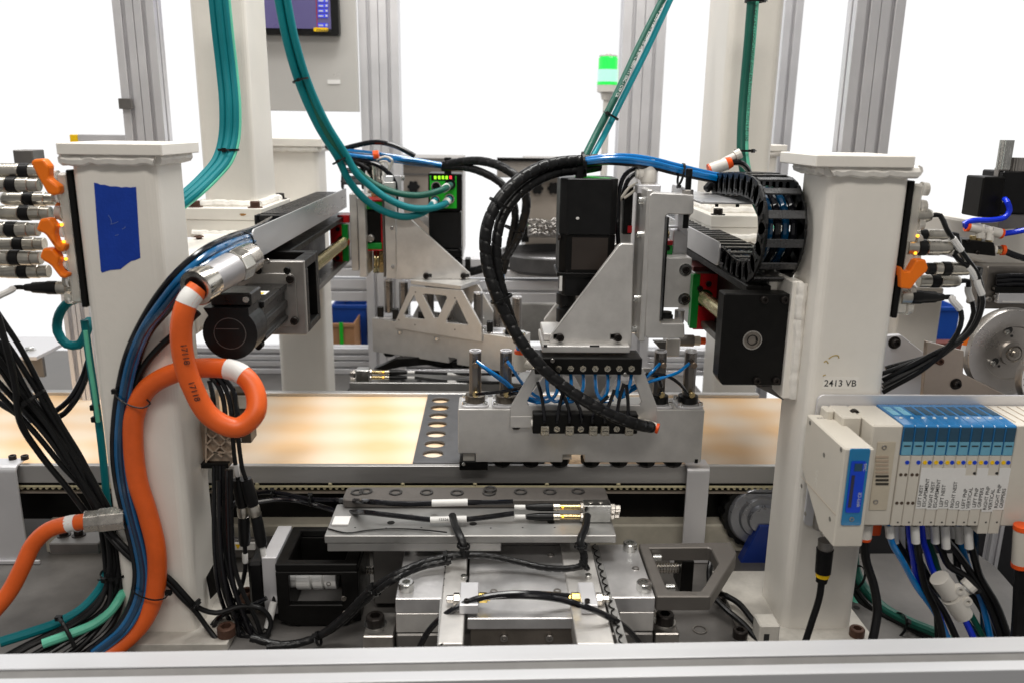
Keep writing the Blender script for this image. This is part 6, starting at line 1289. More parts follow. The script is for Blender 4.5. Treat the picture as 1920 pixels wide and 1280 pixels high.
cab('blue tube entering the white elbow from the wrapped hose', [(970, 630, 1.231), (974, 650, 1.235), (976, 668, 1.237)], .0055, blue, 'tube', None, 'air_tube')
for lab, p, ax, r in (('black tie holding the wrapped hoses on top of the black motor', (1094, 306, 1.322), (1, 0, .1), .0165), ('black tie around both wrapped hoses left of the motor', (938, 382, 1.243), (-.5, 0, -1), .0172), ('black tie around the wrapped hose below the gusset level', (940, 560, 1.215), (.4, 0, -1), .0165)): o = tie(None, W(*p), ax, r); tag(o, lab, 'cable tie')
gw = 'black hoses looping from the far head'
cab('black wrapped hose looping right from the green driver clip', [(830, 311, 1.93), (865, 304, 1.9), (905, 303, 1.86), (945, 316, 1.82), (975, 340, 1.8), (987, 378, 1.8), (980, 420, 1.81), (966, 455, 1.83), (940, 490, 1.87), (905, 504, 1.9), (884, 510, 1.92)], .0098, blkc, 'hose', gw, 'wrapped_hose', n=12, step=.003, wrap=.024)
cab('second black wrapped hose falling inside the loop of the far head', [(830, 315, 1.93), (868, 314, 1.9), (905, 324, 1.86), (940, 345, 1.84), (962, 380, 1.83), (966, 410, 1.83), (958, 450, 1.84), (950, 485, 1.86), (943, 512, 1.87)], .0085, blkc, 'hose', gw, 'wrapped_hose', n=12, step=.003, wrap=.022)
cab('short blue tube tip below the far black hose', [(943, 512, 1.87), (940, 530, 1.88), (938, 545, 1.9)], .0055, blue, 'tube', None, 'air_tube')
g = G(); g.pbox(833, 296, 846, 328, 1.925, .02); solo('hose_clip', g, blkp, 'black clip holding hoses on top of the green driver', 'clip', None, .001)
g = G(); g.ring(W(962, 432, 1.815), (.4, 0, 1), .024, .0225, .004, 20); solo('cable_tie', g, blkp, 'black tie joining the two far hoses', 'cable tie')
# --- blue tubes at the far head and near head
ga = 'blue tubes above the far head'
for i, (d0, d1, dY) in enumerate(((0, 0, 0), (4, 3, .006), (8, 1, -.006), (5, 6, -.004), (11, 7, .004))):
    cab(('top', 'second', 'middle', 'fourth', 'lowest')[i]+' glossy blue tube running to the green driver clip', [(628, 280+d0*.7, 1.9+dY), (665, 284+d0, 1.9+dY), (720, 291+d0*.8, 1.91+dY), (775, 300+d1, 1.92+dY), (828, 309+d1*.5, 1.925+dY)], .0048, blue if i % 2 == 0 else dblue, 'tube', ga, 'air_tube')
for i, (L, pts) in enumerate((('black tube arching above the blue tubes of the far head', [(630, 284, 1.9), (665, 274, 1.9), (705, 267, 1.9), (740, 274, 1.9), (778, 293, 1.9)]), ('black tube curving down behind the far head upright', [(632, 290, 1.9), (675, 300, 1.9), (715, 314, 1.9), (738, 338, 1.9), (743, 375, 1.91), (742, 405, 1.93)]), ('black cable bundle behind the left back post', [(612, 275, 1.95), (640, 292, 1.93), (668, 306, 1.95), (690, 318, 1.97)]))): cab(L, pts, .0056, blkg if i < 2 else blkc, 'tube', None, 'air_tube')
g = G(); g.lathe(W(700, 291, 1.88), (1, 0, .1), [(0, .009), (.012, .009)], 14); solo('collet', g, orring, 'orange collet among the tubes above the far head', 'collet')
for i, pts in enumerate(([(706, 300, 1.88), (722, 294, 1.88), (735, 300, 1.88), (728, 322, 1.9)], [(712, 304, 1.9), (724, 303, 1.9), (730, 312, 1.9), (722, 332, 1.92)])): cab(('upper', 'lower')[i]+' thin white wire curling behind the far head', pts, .0024, whitep, 'wire', 'thin white wires at the far head', 'wire')
t = thing('guide_cylinder', 'shiny ringed cylinder rising behind the far head carriage', 'cylinder', W(705, 360, 2.0)); g = G(); c = W(705, 362, 2.0); g.lathe(c, UP, [(0, .022), (.03, .022), (.031, .019), (.04, .019), (.041, .022), (.07, .022), (.071, .017), (.09, .017)], 22); obj('body', g, chrome, t)
gr_ = 'blue tubes running from the near head to the energy chain'
for i, (dy, dY, m) in enumerate(((0, 0, blue), (3, .008, blue), (6, -.006, blue), (9, .004, dblue), (11, -.004, blue), (14, .006, blkg), (16, -.002, blkg))):
    cab(('topmost', 'second', 'third', 'fourth', 'fifth', 'sixth', 'lowest')[i]+(' blue' if i < 5 else ' black')+' tube running to the energy chain', [(1098, 299+dy*.6, 1.32+dY), (1140, 293+dy*.8, 1.31+dY), (1185, 293+dy, 1.31+dY), (1225, 299+dy, 1.315+dY), (1265, 309+dy, 1.33+dY), (1305, 319+dy*.9, 1.34+dY), (1350, 329+dy*.8, 1.35+dY)], .0036, m, 'tube', gr_, 'air_tube')
for L, pts in (('glossy black tube bending down between the motor and the upright', [(1225, 318, 1.34), (1195, 315, 1.33), (1172, 328, 1.325), (1161, 360, 1.325), (1158, 420, 1.33), (1160, 470, 1.34)]), ('thin black tube dropping behind the near head upright', [(1232, 320, 1.35), (1200, 322, 1.345), (1178, 338, 1.345), (1165, 375, 1.35)])): cab(L, pts, .0036, blkg, 'tube', None, 'air_tube')
for i, pts in enumerate(([(1196, 344, 1.33), (1180, 352, 1.33), (1168, 368, 1.33), (1160, 378, 1.335)], [(1194, 354, 1.33), (1182, 364, 1.33), (1170, 372, 1.33)])): cab(('upper', 'lower')[i]+' thin pale wire beside the black motor top', pts, .0022, ivory, 'wire', 'pale wires beside the motor', 'wire')
o = tie(None, W(1277, 327, 1.335), (1, 0, -.2), .0165, (0, -.3, -1)); tag(o, 'black tie around the blue tubes right of the near head', 'cable tie')
t = thing('push_in_fitting', 'white inline fitting with orange collets and ribbed knob above the energy chain', 'pipe fitting', W(1355, 310, 1.38)); a, b = W(1332, 319, 1.38), W(1362, 308, 1.38); d = (b-a).normalized()
g = G(); g.cyl(a, b, .0105, 16); obj('body', g, whitep, t); g = G(); g.cyl(b, b+d*.009, .0108, 16, .0085); obj('collet', g, orring, t); g = G(); g.cyl(a-d*.003, a, .0106, 16); obj('collet', g, orring, t)
g = G(); a2, b2 = W(1356, 304, 1.39), W(1378, 293, 1.39); d2 = (b2-a2).normalized(); g.cyl(a2, b2, .0062, 14); g.lathe(b2, d2, [(0, .0085), (.010, .0085)], 12, True, False); obj('ribbed_knob', g, whitep, t)
cab('short black tube curving from the inline fitting behind the energy chain', [(1368, 306, 1.382), (1385, 305, 1.385), (1400, 315, 1.40), (1408, 335, 1.42)], .005, blkg, 'tube', None, 'air_tube')
# --- small tubes on the near gripper
gs = 'small blue tubes on the near gripper'; gk = 'small black tubes on the near gripper'
BT = [([(894, 677, 1.26), (915, 692, 1.25), (945, 712, 1.255), (972, 736, 1.265), (1005, 748, 1.27), (1030, 742, 1.262)], 'from the leftmost cylinder top'), ([(898, 681, 1.262), (920, 698, 1.255), (948, 719, 1.26), (978, 744, 1.27), (1010, 755, 1.275)], 'doubling the one from the leftmost cylinder'),
      ([(951, 677, 1.26), (962, 692, 1.253), (975, 712, 1.258), (995, 735, 1.265), (1020, 750, 1.27)], 'from the second cylinder top'), ([(1237, 681, 1.26), (1222, 697, 1.25), (1205, 712, 1.258), (1180, 728, 1.265), (1150, 738, 1.27)], 'from the third cylinder top'), ([(1292, 681, 1.26), (1270, 698, 1.248), (1240, 708, 1.245), (1210, 718, 1.255), (1170, 740, 1.268)], 'from the rightmost cylinder top')]
for i, (x, pts) in enumerate(((1024, ((1026, 722), (1029, 742), (1040, 752), (1060, 748))), (1046, ((1047, 722), (1040, 742), (1026, 752), (1005, 754))), (1070, ((1071, 725), (1066, 745), (1050, 757))), (1093, ((1094, 724), (1087, 742), (1072, 752), (1058, 752))), (1116, ((1117, 724), (1122, 742), (1134, 752), (1150, 748))), (1139, ((1140, 722), (1137, 738), (1128, 750))), (1161, ((1160, 720), (1156, 736), (1160, 745), (1172, 741))), (1184, ((1182, 716), (1176, 732), (1165, 742))))):
    BT.append(([(x, 700, 1.243)]+[(p[0], p[1], 1.236) for p in pts], 'hanging from the upper manifold, number %s from the left' % ('one', 'two', 'three', 'four', 'five', 'six', 'seven', 'eight')[i]))
for pts, L in BT: cab('small blue tube '+L, pts, .0027 if len(pts) > 4 and pts[0][1] < 690 else .0029, blue, 'tube', gs, 'small_air_tube', n=8)
KT = [([(893, 738, 1.26), (920, 736, 1.252), (950, 732, 1.255), (978, 726, 1.262)], 'from the leftmost cylinder foot'), ([(951, 738, 1.262), (965, 737, 1.255), (985, 734, 1.262)], 'from the second cylinder foot'), ([(1236, 739, 1.26), (1240, 722, 1.25), (1230, 705, 1.25), (1205, 699, 1.255)], 'from the third cylinder foot'), ([(1290, 739, 1.26), (1275, 720, 1.248), (1255, 706, 1.245), (1228, 700, 1.25), (1203, 701, 1.255)], 'from the rightmost cylinder foot')]
for i, pts in enumerate(([(1021, 793), (1019, 765), (1014, 735), (1008, 715)], [(1045, 793), (1048, 765), (1054, 740), (1058, 715)], [(1068, 793), (1067, 768), (1060, 748), (1050, 728)], [(1091, 793), (1088, 768), (1078, 748), (1062, 735)], [(1111, 793), (1114, 772), (1126, 755), (1140, 742)], [(1134, 793), (1138, 768), (1146, 748), (1152, 730)], [(1157, 793), (1158, 770), (1162, 745), (1170, 718)], [(1178, 793), (1178, 770), (1177, 745), (1174, 720)])):
    KT.append(([(pts[0][0], 791, 1.216), (pts[0][0], 786, 1.215)]+[(p[0], p[1], 1.222+.006*k) for k, p in enumerate(pts[1:])], 'rising from the lower manifold, number %s from the left' % ('one', 'two', 'three', 'four', 'five', 'six', 'seven', 'eight')[i]))
for pts, L in KT: cab('small black tube '+L, pts, .0028, blkg, 'tube', gk, 'small_air_tube', n=8)
# --- black cables at the lower left
gl = 'black cables of the slanting bundle at the lower left'
base_ = [(-30, 610, 1.02), (15, 672, 1.03), (55, 735, 1.04), (100, 800, 1.05), (140, 862, 1.055), (172, 920, 1.06), (196, 970, 1.062), (212, 1030, 1.065), (214, 1080, 1.06), (185, 1135, 1.04), (130, 1175, 1.02), (50, 1215, .99), (-30, 1262, .96)]
for i, (d0, d1, d2, dY) in enumerate(((0, 0, -8, 0), (-14, -6, -3, -.006), (16, 4, 2, .004), (-30, 0, 6, .004), (-48, -10, 9, -.004), (34, 12, -6, .008), (-8, 8, 13, .008), (-66, -16, 3, .0))):
    pts = []
    for k, p in enumerate(base_): t_ = min(1, k/5); fan = min(1, max(0, (k-8)/3)); jx = math.sin(k*1.9+i*2.3)*3.2*(k > 0); pts.append((p[0]+jx+d0*(1-t_)*.7+d1*(t_)*(1-fan*.3)+d2*.6*t_+fan*i*13, p[1]-d0*(1-t_)*.75+fan*(i-2)*3, p[2]+dY))
    cab('%s black cable of the slanting bundle at the lower left' % ('first', 'second', 'third', 'fourth', 'fifth', 'sixth', 'seventh', 'eighth')[i], pts, .0036 if i % 3 else .0042, blkc, 'cable', gl, 'black_cable')
cab('black cable dropping steeply from the left edge into the bundle', [(-5, 590, 1.0), (12, 650, 1.0), (28, 720, 1.01), (38, 790, 1.02), (75, 850, 1.04), (125, 912, 1.05), (170, 972, 1.055)], .0042, blkc, 'cable', None, 'black_cable')
for i, d in enumerate((0, 16)): cab(('upper', 'lower')[i]+' black cable sagging from behind the left post to the left edge', [(166+d*.2, 672, 1.12), (152+d*.5, 712, 1.12), (128+d*.8, 750, 1.11), (95+d, 774+d*.4, 1.10), (55, 782+d*.3, 1.09), (20, 768, 1.09), (-20, 742, 1.09)], .0038, blkg, 'cable', 'sagging black cables left of the left post', 'black_cable')
for lab, p, ax, r in (('black tie on the slanting bundle left of the post', (60, 748, 1.04), (.6, 0, -.8), .019), ('black tie on the slanting bundle beside the silver gland', (190, 968, 1.058), (.3, 0, -1), .019), ('black tie on the bundle where it bends to the floor', (216, 1072, 1.062), (0, 0, -1), .019)): o = tie(None, W(*p), ax, r, (-.3, -1, .6)); tag(o, lab, 'cable tie')
strap('large black tie with a big head on the teal and mint cables', [(140, 1212, .975), (130, 1190, .978), (118, 1168, .985), (110, 1158, 1.0)], .0026)
cab('teal cable fanning out at the foot of the lower left bundle', [(206, 1060, 1.07), (190, 1100, 1.06), (155, 1140, 1.04), (110, 1166, 1.02), (60, 1184, 1.0), (0, 1203, .98)], .0068, tealm, 'cable', None, 'teal_cable')
cab('mint cable fanning out at the foot of the lower left bundle', [(262, 1062, 1.13), (240, 1092, 1.09), (226, 1118, 1.05), (210, 1142, 1.035), (178, 1168, 1.02), (130, 1188, 1.0), (80, 1206, .985)], .0064, mint, 'cable', None, 'mint_cable')
cab('teal cable curling beside the left post under the plugs', [(155, 558, 1.12), (130, 566, 1.12), (111, 590, 1.12), (108, 622, 1.12), (125, 645, 1.12), (148, 646, 1.12), (163, 620, 1.125), (168, 600, 1.14)], .0062, tealm, 'cable', None, 'teal_cable')
cab('teal cable running down the left edge of the left post', [(158, 600, 1.10), (166, 660, 1.10), (178, 740, 1.10), (190, 830, 1.10), (200, 930, 1.10), (208, 1010, 1.10), (210, 1070, 1.09)], .0052, tealm, 'cable', None, 'teal_cable')
cab('mint cable running down close beside the left post', [(160, 620, 1.085), (168, 680, 1.085), (176, 730, 1.085), (184, 790, 1.088)], .003, mint, 'cable', None, 'mint_cable')
for y in (785, 763): g = G(); c = W(178+(y-763)*.1, y, 1.095); g.box(c-V((.006, .004, .004)), c+V((.006, .004, .004))); solo('cable_tie', g, blkp, 'black tie head on the teal cable at the left post, '+('lower' if y > 770 else 'upper')+' one', 'cable tie', None, .001)
gx = 'thin black cables crossing the left post base'
xc_ = [(200, 985, 1.05), (222, 1012, 1.045), (262, 1048, 1.043), (316, 1082, 1.043), (345, 1112, 1.043), (370, 1137, 1.045)]
cab('upper thin black cable crossing the left post base', xc_+[(405, 1148, 1.05), (450, 1136, 1.06), (490, 1140, 1.06), (508, 1165, 1.06), (500, 1195, 1.05)], .0036, blkc, 'cable', gx, 'black_cable')
cab('lower thin black cable crossing the left post base', off(xc_, -3, 9)+[(392, 1180, 1.04), (420, 1215, 1.03)], .0036, blkc, 'cable', gx, 'black_cable')
o = tie(None, W(366, 1132, 1.042), (.7, 0, -.7), .0085, (.6, -.6, .5)); tag(o, 'small black tie on the two thin cables at the left post base', 'cable tie')
# --- hanging sensor plugs right of the left post
def hang(label, path, segs, Y, grp):
    t = thing('plug_pair', label, 'connector cable', W(*path[0]), grp); k = 0
    for name, a, b, r, m in segs: g = G(); A, B = W(*a, Y), W(*b, Y); g.lathe(A, B-A, [(0, r*.9), ((B-A).length*.15, r), ((B-A).length*.85, r), ((B-A).length, r*.85)], 16); obj(name, g, m, t)
    g = G(); g.tube([W(p[0], p[1], p[2] if len(p) > 2 else Y) for p in path], .0032, 8); obj('cable', g, blkc, t); return t
gh_ = 'black plug pairs hanging beside the left post'
h1 = hang('left black plug pair hanging from the terminal block', [(436, 815, 1.10), (440, 860, 1.10), (444, 884, 1.10), (447, 905, 1.10)], [('cable_label', (442, 870), (446, 892), .0038, white), ('plug', (447, 897), (455, 948), .0092, blkp), ('knurled_collar', (455, 949), (457, 968), .0085, alun), ('socket', (457, 969), (459, 1020), .0085, blkp), ('cable_label', (459, 1036), (460, 1054), .0042, white)], 1.10, gh_)
h2 = hang('right black plug pair hanging from the terminal block', [(446, 815, 1.095), (450, 850, 1.095), (455, 880, 1.095), (462, 900, 1.095)], [('plug', (461, 897), (474, 946), .0090, blkp), ('knurled_collar', (474.5, 947), (480, 966), .0085, alun), ('socket', (480.5, 967), (491, 1022), .0082, blkp), ('cable_label', (492, 1024), (496, 1046), .0042, white)], 1.095, gh_)
cab('black cable falling from the left plug pair', [(459, 1020, 1.10), (460, 1055, 1.10), (455, 1090, 1.10), (440, 1125, 1.09), (415, 1155, 1.08), (395, 1180, 1.07)], .0032, blkc, 'cable', None, 'black_cable')
c_ = cab('black cable with a white sleeve falling from the right plug pair', [(491, 1022, 1.095), (498, 1055, 1.095), (511, 1090, 1.095), (514, 1125, 1.09), (506, 1165, 1.08), (485, 1200, 1.06)], .0034, blkc, 'cable', None, 'black_cable')
sleeve(c_, (513, 1128), (502, 1176), .0055, Ya=1.083, Yb=1.07)
gv = 'black cables hanging under the terminal block'
for i, x in enumerate((401, 407, 413, 420)): cab('black cable number %s hanging straight under the terminal block' % ('one', 'two', 'three', 'four')[i], [(x, 872, 1.11), (x+.5, 930, 1.10), (x, 990, 1.085), (x+2, 1040, 1.075), (x+8+3*i, 1100, 1.07), (x+28+5*i, 1160, 1.08), (x+55+6*i, 1205, 1.05)], .0031, blkc if i % 2 else blkg, 'cable', gv, 'black_cable')
for i, pts in enumerate(([(395, 706), (405, 716), (418, 745), (424, 800)], [(405, 703), (420, 722), (432, 760), (436, 815)], [(418, 706), (436, 728), (444, 765), (446, 815)], [(392, 712), (398, 735), (402, 775), (404, 800)])): cab('glossy black lead number %s looping over the terminal block' % ('one', 'two', 'three', 'four')[i], [(p[0], p[1], 1.095) for p in pts], .0034, blkg, 'cable', 'glossy leads over the terminal block', 'black_lead')
g = G(); g.ppoly([(402, 1053), (386, 1082), (394, 1123), (418, 1098)], 1.10, .003); solo('plate_flag', g, blk, 'black angled plate beside the left post base', 'plate', None, .0006)
gt2 = 'tangled black cables on the floor beside the left post'
for i, pts in enumerate(([(426, 880), (428, 980), (432, 1060), (442, 1110), (462, 1165), (480, 1210)], [(432, 880), (434, 980), (440, 1062), (456, 1110), (480, 1160), (496, 1208)], [(410, 900), (412, 990), (418, 1070), (428, 1120), (445, 1170), (450, 1210)], [(470, 1145), (420, 1150), (395, 1175), (388, 1200), (405, 1208), (450, 1195), (500, 1192)], [(500, 1120), (470, 1135), (440, 1140), (405, 1165), (400, 1200)], [(385, 1205), (400, 1192), (430, 1205), (470, 1200), (505, 1185)])): cab('tangled black cable number %s on the floor beside the left post' % ('one', 'two', 'three', 'four', 'five', 'six')[i], [(p[0], p[1], 1.075-.004*k) for k, p in enumerate(pts)], .0034, blkc if i % 2 else blkg, 'cable', gt2, 'black_cable')
for i, p in enumerate(((425, 1189), (463, 1122))): q = Wz(*p, ZT+.0125); bolt(pL, (q.x, q.y, q.z), UP, .0125, rust)
# --- cables over the nest
sA = [(1030, 938, 1.17)]
cu_ = cab('black cable from the upper brass sensor running left over the slide plate', [(962, 940, sy), (910, 941, sy), (840, 941, sy), (760, 944, sy), (700, 940, sy), (640, 937, 1.19), (580, 935, 1.2), (530, 925, 1.21), (490, 922, 1.21), (450, 935, 1.2), (425, 960, 1.18)], .0040, blkg, 'cable', 'sensor cables over the slide plate', 'black_cable')
sleeve(cu_, (877, 940.5), (810, 942), .0052, Ya=sy-.001)
cl_ = cab('black cable from the lower brass sensor running left over the slide plate', [(964, 961, sy), (930, 966, sy), (880, 972, sy-.005), (820, 974, sy-.008), (760, 968, sy-.006), (690, 960, sy), (636, 958, 1.18), (600, 948, 1.2), (560, 938, 1.2), (520, 935, 1.2), (480, 940, 1.19)], .0040, blkg, 'cable', 'sensor cables over the slide plate', 'black_cable')
sleeve(cl_, (875, 972), (807, 974), .0052, Ya=sy-.009); text(cl_, '12326', W(822, 973, sy-.0145), .0058, RT, UP, ink)
for lab, p in (('black tie fixing sensor cables on the white mount', (641, 950, 1.185)), ('black tie on the sensor cables left of the slide plate', (583, 937, 1.195)), ('black tie on the sensor cables further left', (512, 928, 1.205))): o = tie(None, W(*p), (1, 0, 0), .0085, (0, -.4, 1)); tag(o, lab, 'cable tie')
wv = 'black wrapped cables across the fixture'
def cabz(label, pts, r, m, cat, group=None, name='cable', n=10, step=.006, wrap=0):
    g = G(); g.tube([Wz(*p) for p in pts], r, n, step, wrap); return solo(name, g, m, label, cat, group)
cabz('thin black tie tail lying bent on the slide plate', [(615, 990, -.5615), (651, 998, -.5612), (690, 993, -.561), (740, 990, -.5605), (800, 993, -.5605), (838, 997, -.558)], .0011, blkc, 'cable tie', None, 'tie_tail', n=6)
cabz('long black wrapped cable rising from the lower left over the fixture', [(470, 1195, -.69), (530, 1208, -.70), (590, 1195, -.695), (640, 1160, -.67), (690, 1110, -.625), (745, 1075, -.592), (800, 1052, -.586), (835, 1044, -.583), (872, 1038, -.58)], .0056, blkc, 'cable', wv, 'wrapped_cable', n=12, step=.0025, wrap=.014)
cabz('second black wrapped cable beside the long one over the fixture', [(500, 1212, -.70), (560, 1206, -.70), (625, 1178, -.69), (680, 1130, -.645), (735, 1088, -.597), (790, 1062, -.590), (845, 1050, -.586)], .0048, blkc, 'cable', wv, 'wrapped_cable', n=12, step=.0025, wrap=.013)
cabz('black wrapped cable running right across the centre plate', [(840, 1045, -.584), (880, 1040, -.58), (920, 1042, -.583), (970, 1052, -.59), (1020, 1063, -.594), (1065, 1065, -.588), (1092, 1060, -.582)], .0046, blkc, 'cable', wv, 'wrapped_cable', n=12, step=.0025, wrap=.013)
cabz('black cable rising from the right rail to the sensor block', [(1094, 1064, -.586), (1095, 1040, -.572), (1088, 1015, -.557), (1097, 990, -.549), (1101, 966, -.545)], .0056, blkc, 'cable', None, 'black_cable')
cabz('black cable rising from the left rail to the slide plate edge', [(874, 1042, -.58), (868, 1018, -.562), (856, 990, -.552), (848, 966, -.55)], .0056, blkc, 'cable', None, 'black_cable')
for lab, p, ax, r in (('black tie on the cables above the left rail', (869, 1022, -.564), (.1, 0, 1), .0085), ('black tie on the cables above the right rail', (1089, 1022, -.561), (0, 0, 1), .0085), ('black tie on the wrapped cable left of the fixture block', (703, 1104, -.618), (.7, 0, .6), .0095), ('black tie on the cable at the right rail joint', (1096, 1058, -.583), (.6, 0, .6), .0085), ('black tie on the wrapped cables near the floor', (597, 1196, -.694), (.9, 0, .3), .0095), ('black tie where the wrapped cables meet at the left rail', (838, 1045, -.584), (1, 0, .2), .0095)): o = tie(None, Wz(*p), ax, r, (0, -.6, .8)); tag(o, lab, 'cable tie')
gf = 'glossy black tubes arching over the front of the fixture'
cabz('left glossy black tube arching from the floor to the right sensor holder', [(780, 1225, -.67), (805, 1180, -.63), (840, 1148, -.600), (890, 1123, -.584), (945, 1113, -.580), (1000, 1112, -.580), (1068, 1117, -.589)], .0040, blkg, 'tube', gf, 'black_tube')
cabz('right glossy black tube arching over the right sensor holder to the floor', [(905, 1118, -.588), (975, 1116, -.582), (1040, 1121, -.579), (1090, 1134, -.574), (1140, 1155, -.59), (1180, 1182, -.63), (1212, 1225, -.68)], .0040, blkg, 'tube', gf, 'black_tube')
gf = 'black cables beside the right post base'
for i, pts in enumerate(([(1340, 1030, 1.16), (1330, 1070, 1.13), (1335, 1110, 1.11), (1360, 1140, 1.08), (1395, 1170, 1.05), (1425, 1205, 1.02)], [(1360, 1115, 1.11), (1385, 1130, 1.09), (1410, 1160, 1.06), (1440, 1195, 1.03)])): cab(('left', 'right')[i]+' black cable beside the right post base', [tuple(p) for p in pts], .0046, blkc, 'cable', gf, 'black_cable')
for p in ((1350, 1126), (1387, 1193)): q = Wz(*p, ZT+.0125); bolt(pR, (q.x, q.y, q.z), UP, .0105, oxide)
q = Wz(1606, 1190, ZT+.0125); bolt(pR, (q.x, q.y, q.z), UP, .0105, rust)
# --- under the valve manifold
gm = 'tubes hanging under the valve manifold'
spec = [(1667, blue, 1720, 1100, 1780, 1195, .0), (1676, blkc, 1730, 1090, 1800, 1200, .03), (1688, blkc, 1745, 1090, 1760, 1200, .05), (1704, blueb, 1722, 1090, 1778, 1190, .01), (1715, blkc, 1735, 1100, 1770, 1195, -.01), (1727, blueb, 1752, 1075, 1830, 1195, .03), (1738, tealg, 1765, 1080, 1850, 1195, .05), (1752, blkc, 1780, 1060, 1835, 1100, .02), (1772, blkc, 1812, 1060, 1880, 1190, .01), (1787, blkc, 1800, 1080, 1870, 1195, .04), (1797, blue, 1818, 1070, 1858, 1190, .03), (1815, blkc, 1838, 1080, 1893, 1190, .0), (1826, dblue, 1830, 1060, 1845, 1190, .055), (1700, dblue, 1760, 1110, 1840, 1195, .06)]
for i, (x, m, x2, y2, x3, y3, dY) in enumerate(spec):
    Y0 = .985+dY*.6; o = cab('%s tube hanging under the valve manifold, number %s from the left' % ('black' if m in (blkc,) else 'dark green' if m is tealg else 'blue', ('one', 'two', 'three', 'five', 'six', 'seven', 'eight', 'nine', 'ten', 'eleven', 'twelve', 'thirteen', 'fourteen', 'four')[i]), [(x, 978, Y0), (x+3, 1010, Y0), (x*.55+x2*.45, (y2+1010)/2-6, Y0+.006), (x2, y2, Y0+.01), ((x2+x3)/2+4, (y2+y3)/2, Y0), (x3, y3+10, Y0-.01)], .0044 if m is not blkc else .0048, m, 'tube', gm, 'air_tube')
    if i not in (3, 5, 12, 13): sleeve(o, (x, 983), (x+2, 1006+(i % 3)*10), .0056, Ya=Y0-.0005)
yt_ = thing('tube_union', 'white plastic tube union with two mounting ears among the blue and black tubes', 'pipe fitting', W(1790, 1120, .96)); Y0 = .955
a, b = W(1761, 1082, Y0), W(1782, 1112, Y0); g = G(); g.cyl(a, b, .0125, 18); obj('upper_barrel', g, whitep, yt_)
c, d = W(1784, 1118, Y0), W(1806, 1152, Y0); g = G(); g.cyl(c, d, .0135, 18, .0125); obj('lower_barrel', g, whitep, yt_)
g = G(); g.cyl(W(1778, 1122, Y0), W(1812, 1102, Y0), .0085, 16); obj('cross_arm', g, whitep, yt_)
for p, q in (((1795, 1100), (1790, 1112)), ((1809, 1122), (1800, 1136))): g = G(); c0 = W(*p, Y0-.004); g.ring(c0, FR, .0062, .0028, .008, 18); g.cyl(c0-V((0, .003, 0)), W(*q, Y0), .004, 10); obj('mounting_ear', g, whitep, yt_)
g = G(); a = W(1808, 1104, Y0); b = W(1822, 1092, Y0); g.lathe(a, b-a, [(0, .0085), (.004, .0085), (.0042, .0105), (.012, .0105)], 12, True, False); obj('knob', g, whitep, yt_)
g = G(); g.ring(W(1809, 1103, Y0), (W(1822, 1092, Y0)-W(1808, 1104, Y0)), .0098, .0085, .0025); obj('metal_ring', g, zinc, yt_)
gn = 'cables curving behind the right post to the lower right'
for i, (dx, dy, m, r, L) in enumerate(((10, -8, tealg, .0075, 'dark green cable'), (-12, 14, mint, .006, 'mint cable'), (0, 0, blkc, .005, 'upper black cable'), (-4, 7, blkc, .005, 'middle black cable'), (-18, 20, blkc, .0046, 'lowest black cable'), (5, -2, blkg, .004, 'thin glossy black cable'))):
    pts = [(1588, 960, 1.175), (1590, 1020, 1.175), (1594, 1065, 1.17), (1608, 1105, 1.15), (1645, 1145, 1.11), (1700, 1172, 1.07), (1755, 1195, 1.03), (1800, 1220, 1.0)]; cab(L+' curving from behind the right post over the table', [(p[0]+dx*(1 if k < 5 else .3), p[1]+(dy if k > 2 else 0), p[2]) for k, p in enumerate(pts)], r, m, 'cable', gn, 'floor_cable')
for lab, p in (('black tie on the cables behind the right post', (1604, 1082, 1.15)), ('black tie on the floor cables under the manifold', (1680, 1172, 1.07))): o = tie(None, W(*p), (.8, 0, -.5), .02, (0, -.5, .8)); tag(o, lab, 'cable tie')
fc = thing('push_in_fitting', 'ivory fitting with orange collet under the manifold end block', 'pipe fitting', W(1622, 1000, .985)); a = W(1624, 980, .985); b = W(1621, 1006, .985); g = G(); g.cyl(a, b, .0088, 16); obj('body', g, whitep, fc); g = G(); g.cyl(b, b+(b-a)*.2, .0092, 16, .0082); obj('collet', g, orring, fc)
g = G(); g.pbox(1632, 981, 1654, 1005, 1.0, .02); solo('orange_plug', g, orring, 'orange plug beside the ivory fitting under the end block', 'plug', None, .003, 2)
cab('black tube falling from the orange collet under the end block', [(1621, 1010, .985), (1624, 1050, .985), (1638, 1095, .98), (1645, 1140, .97), (1641, 1175, .96), (1632, 1215, .95)], .0058, blkc, 'tube', None, 'black_tube')
k = thing('plug_connector', 'black plug with a yellow ring hanging under the bus controller', 'connector cable', W(1545, 1040, .985)); Y0 = .985
for nme, a, b, r, m in (('collar', (1549, 1012), (1547, 1028), .0105, dsteel), ('grip', (1547, 1028), (1543, 1072), .0112, blkp), ('yellow_ring', (1543, 1072), (1542, 1080), .0095, yel), ('nose', (1542, 1080), (1540, 1090), .008, blkp)): g = G(); g.cyl(W(*a, Y0), W(*b, Y0), r, 18, r*.92); obj(nme, g, m, k)
g = G(); g.tube([W(*p, Y0) for p in ((1541, 1085), (1536, 1120), (1522, 1165), (1506, 1215))], .0046, 10); obj('cable', g, blkc, k)
fr_ = thing('push_in_fitting', 'ivory fitting with orange rings at the right edge below the manifold', 'pipe fitting', W(1916, 1040, .95)); g = G(); g.cyl(W(1918, 992, .95), W(1914, 1054, .95), .011, 18); obj('body', g, ivory, fr_)
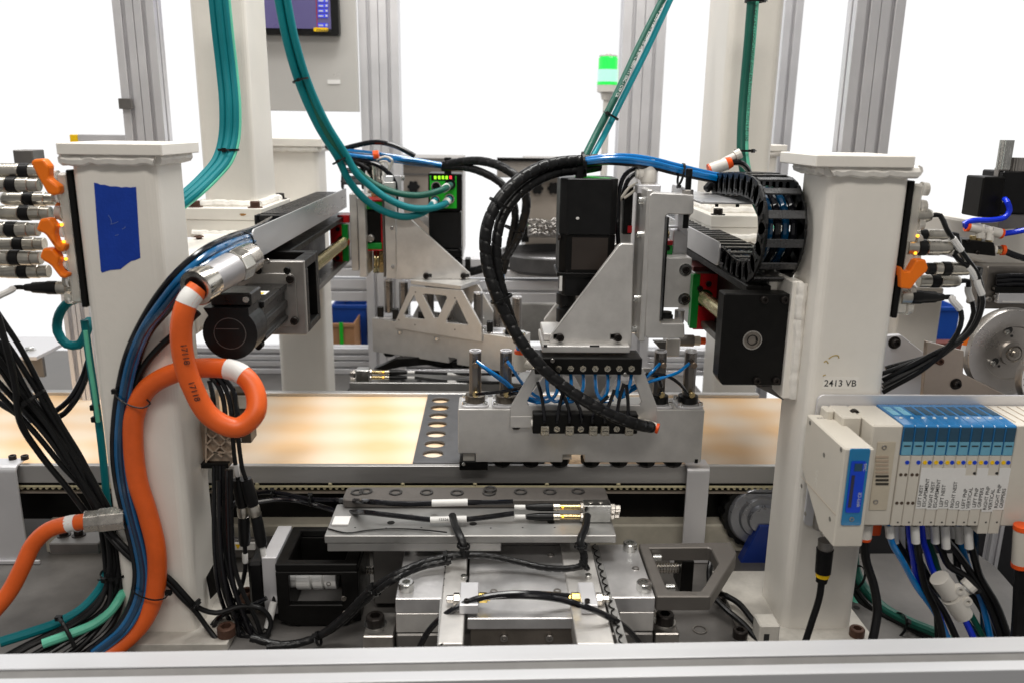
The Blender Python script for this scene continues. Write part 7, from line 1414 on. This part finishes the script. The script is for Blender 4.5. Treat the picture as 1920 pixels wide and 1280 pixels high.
for a, b in (((1919, 984), (1918, 992)), ((1914, 1054), (1914, 1061))): g = G(); g.cyl(W(*a, .95), W(*b, .95), .0115, 18); obj('collet', g, orring, fr_)
cab('thick black hose dropping at the right edge below the ivory fitting', [(1914, 1058, .95), (1913, 1110, .95), (1910, 1165, .95), (1906, 1220, .945)], .0085, blkc, 'hose', None, 'black_hose')
vprof('slim upright profile in the dark gap at the lower right', 1860, 1880, 1010, 1.43, .03, -1.2, 1, 1)

# --- odds and ends
t = thing('level_sensor', 'grey round sensor with an orange tip behind the near head foot', 'sensor', W(1290, 638, 1.42)); Y0 = 1.42
for nme, a, b, r, m in (('body', 1272, 1300, .0105, grey), ('nut', 1300, 1312, .0085, ivory), ('orange_tip', 1312, 1322, .0065, orring)): g = G(); g.cyl(W(a, 638+(a-1272)*.02, Y0), W(b, 638+(b-1272)*.02, Y0), r, 16); obj(nme, g, m, t)
g = G(); g.pbox(1249, 636, 1275, 668, 1.36, .03); obj('foot_block', g, mach, hR, .001)
g = G(); g.ppoly([(1225, 640), (1250, 640), (1250, 668)], 1.365, .012); obj('foot_gusset', g, grey, hR, .001)
c = Wz(1312, 1180, ZT+.0006); g = G(); g.ring(c, UP, .0105, .0085, .001, 28); solo('loose_ring', g, dsteel, 'thin loose ring lying on the table beside the right clamp block', 'ring')
t = thing('cable_box', 'small dirty white box at the foot of the right post in front', 'box', W(1440, 1200, 1.0)); g = G(); g.pbox(1424, 1172, 1462, 1206, 1.0, .03); obj('body', g, footm, t, .002); g = G(); g.pbox(1432, 1188, 1442, 1206, .9995, .0004); obj('dark_slot', g, ink, t)
for x, y, dz in ((1606, 1138, .0), (560, 1170, .0), (1248, 1196, 0)):
    c = Wz(x, y, ZT+.0004); g = G(); g.lathe(c, UP, [(0, .005), (.0004, .005)], 16); solo('tapped_hole', g, ink, {1606: 'dark tapped hole in the table right of the right post', 560: 'dark tapped hole in the table in front of the black motor bracket', 1248: 'dark tapped hole in the table near the right clamp block'}[x], 'hole')
flush_text()
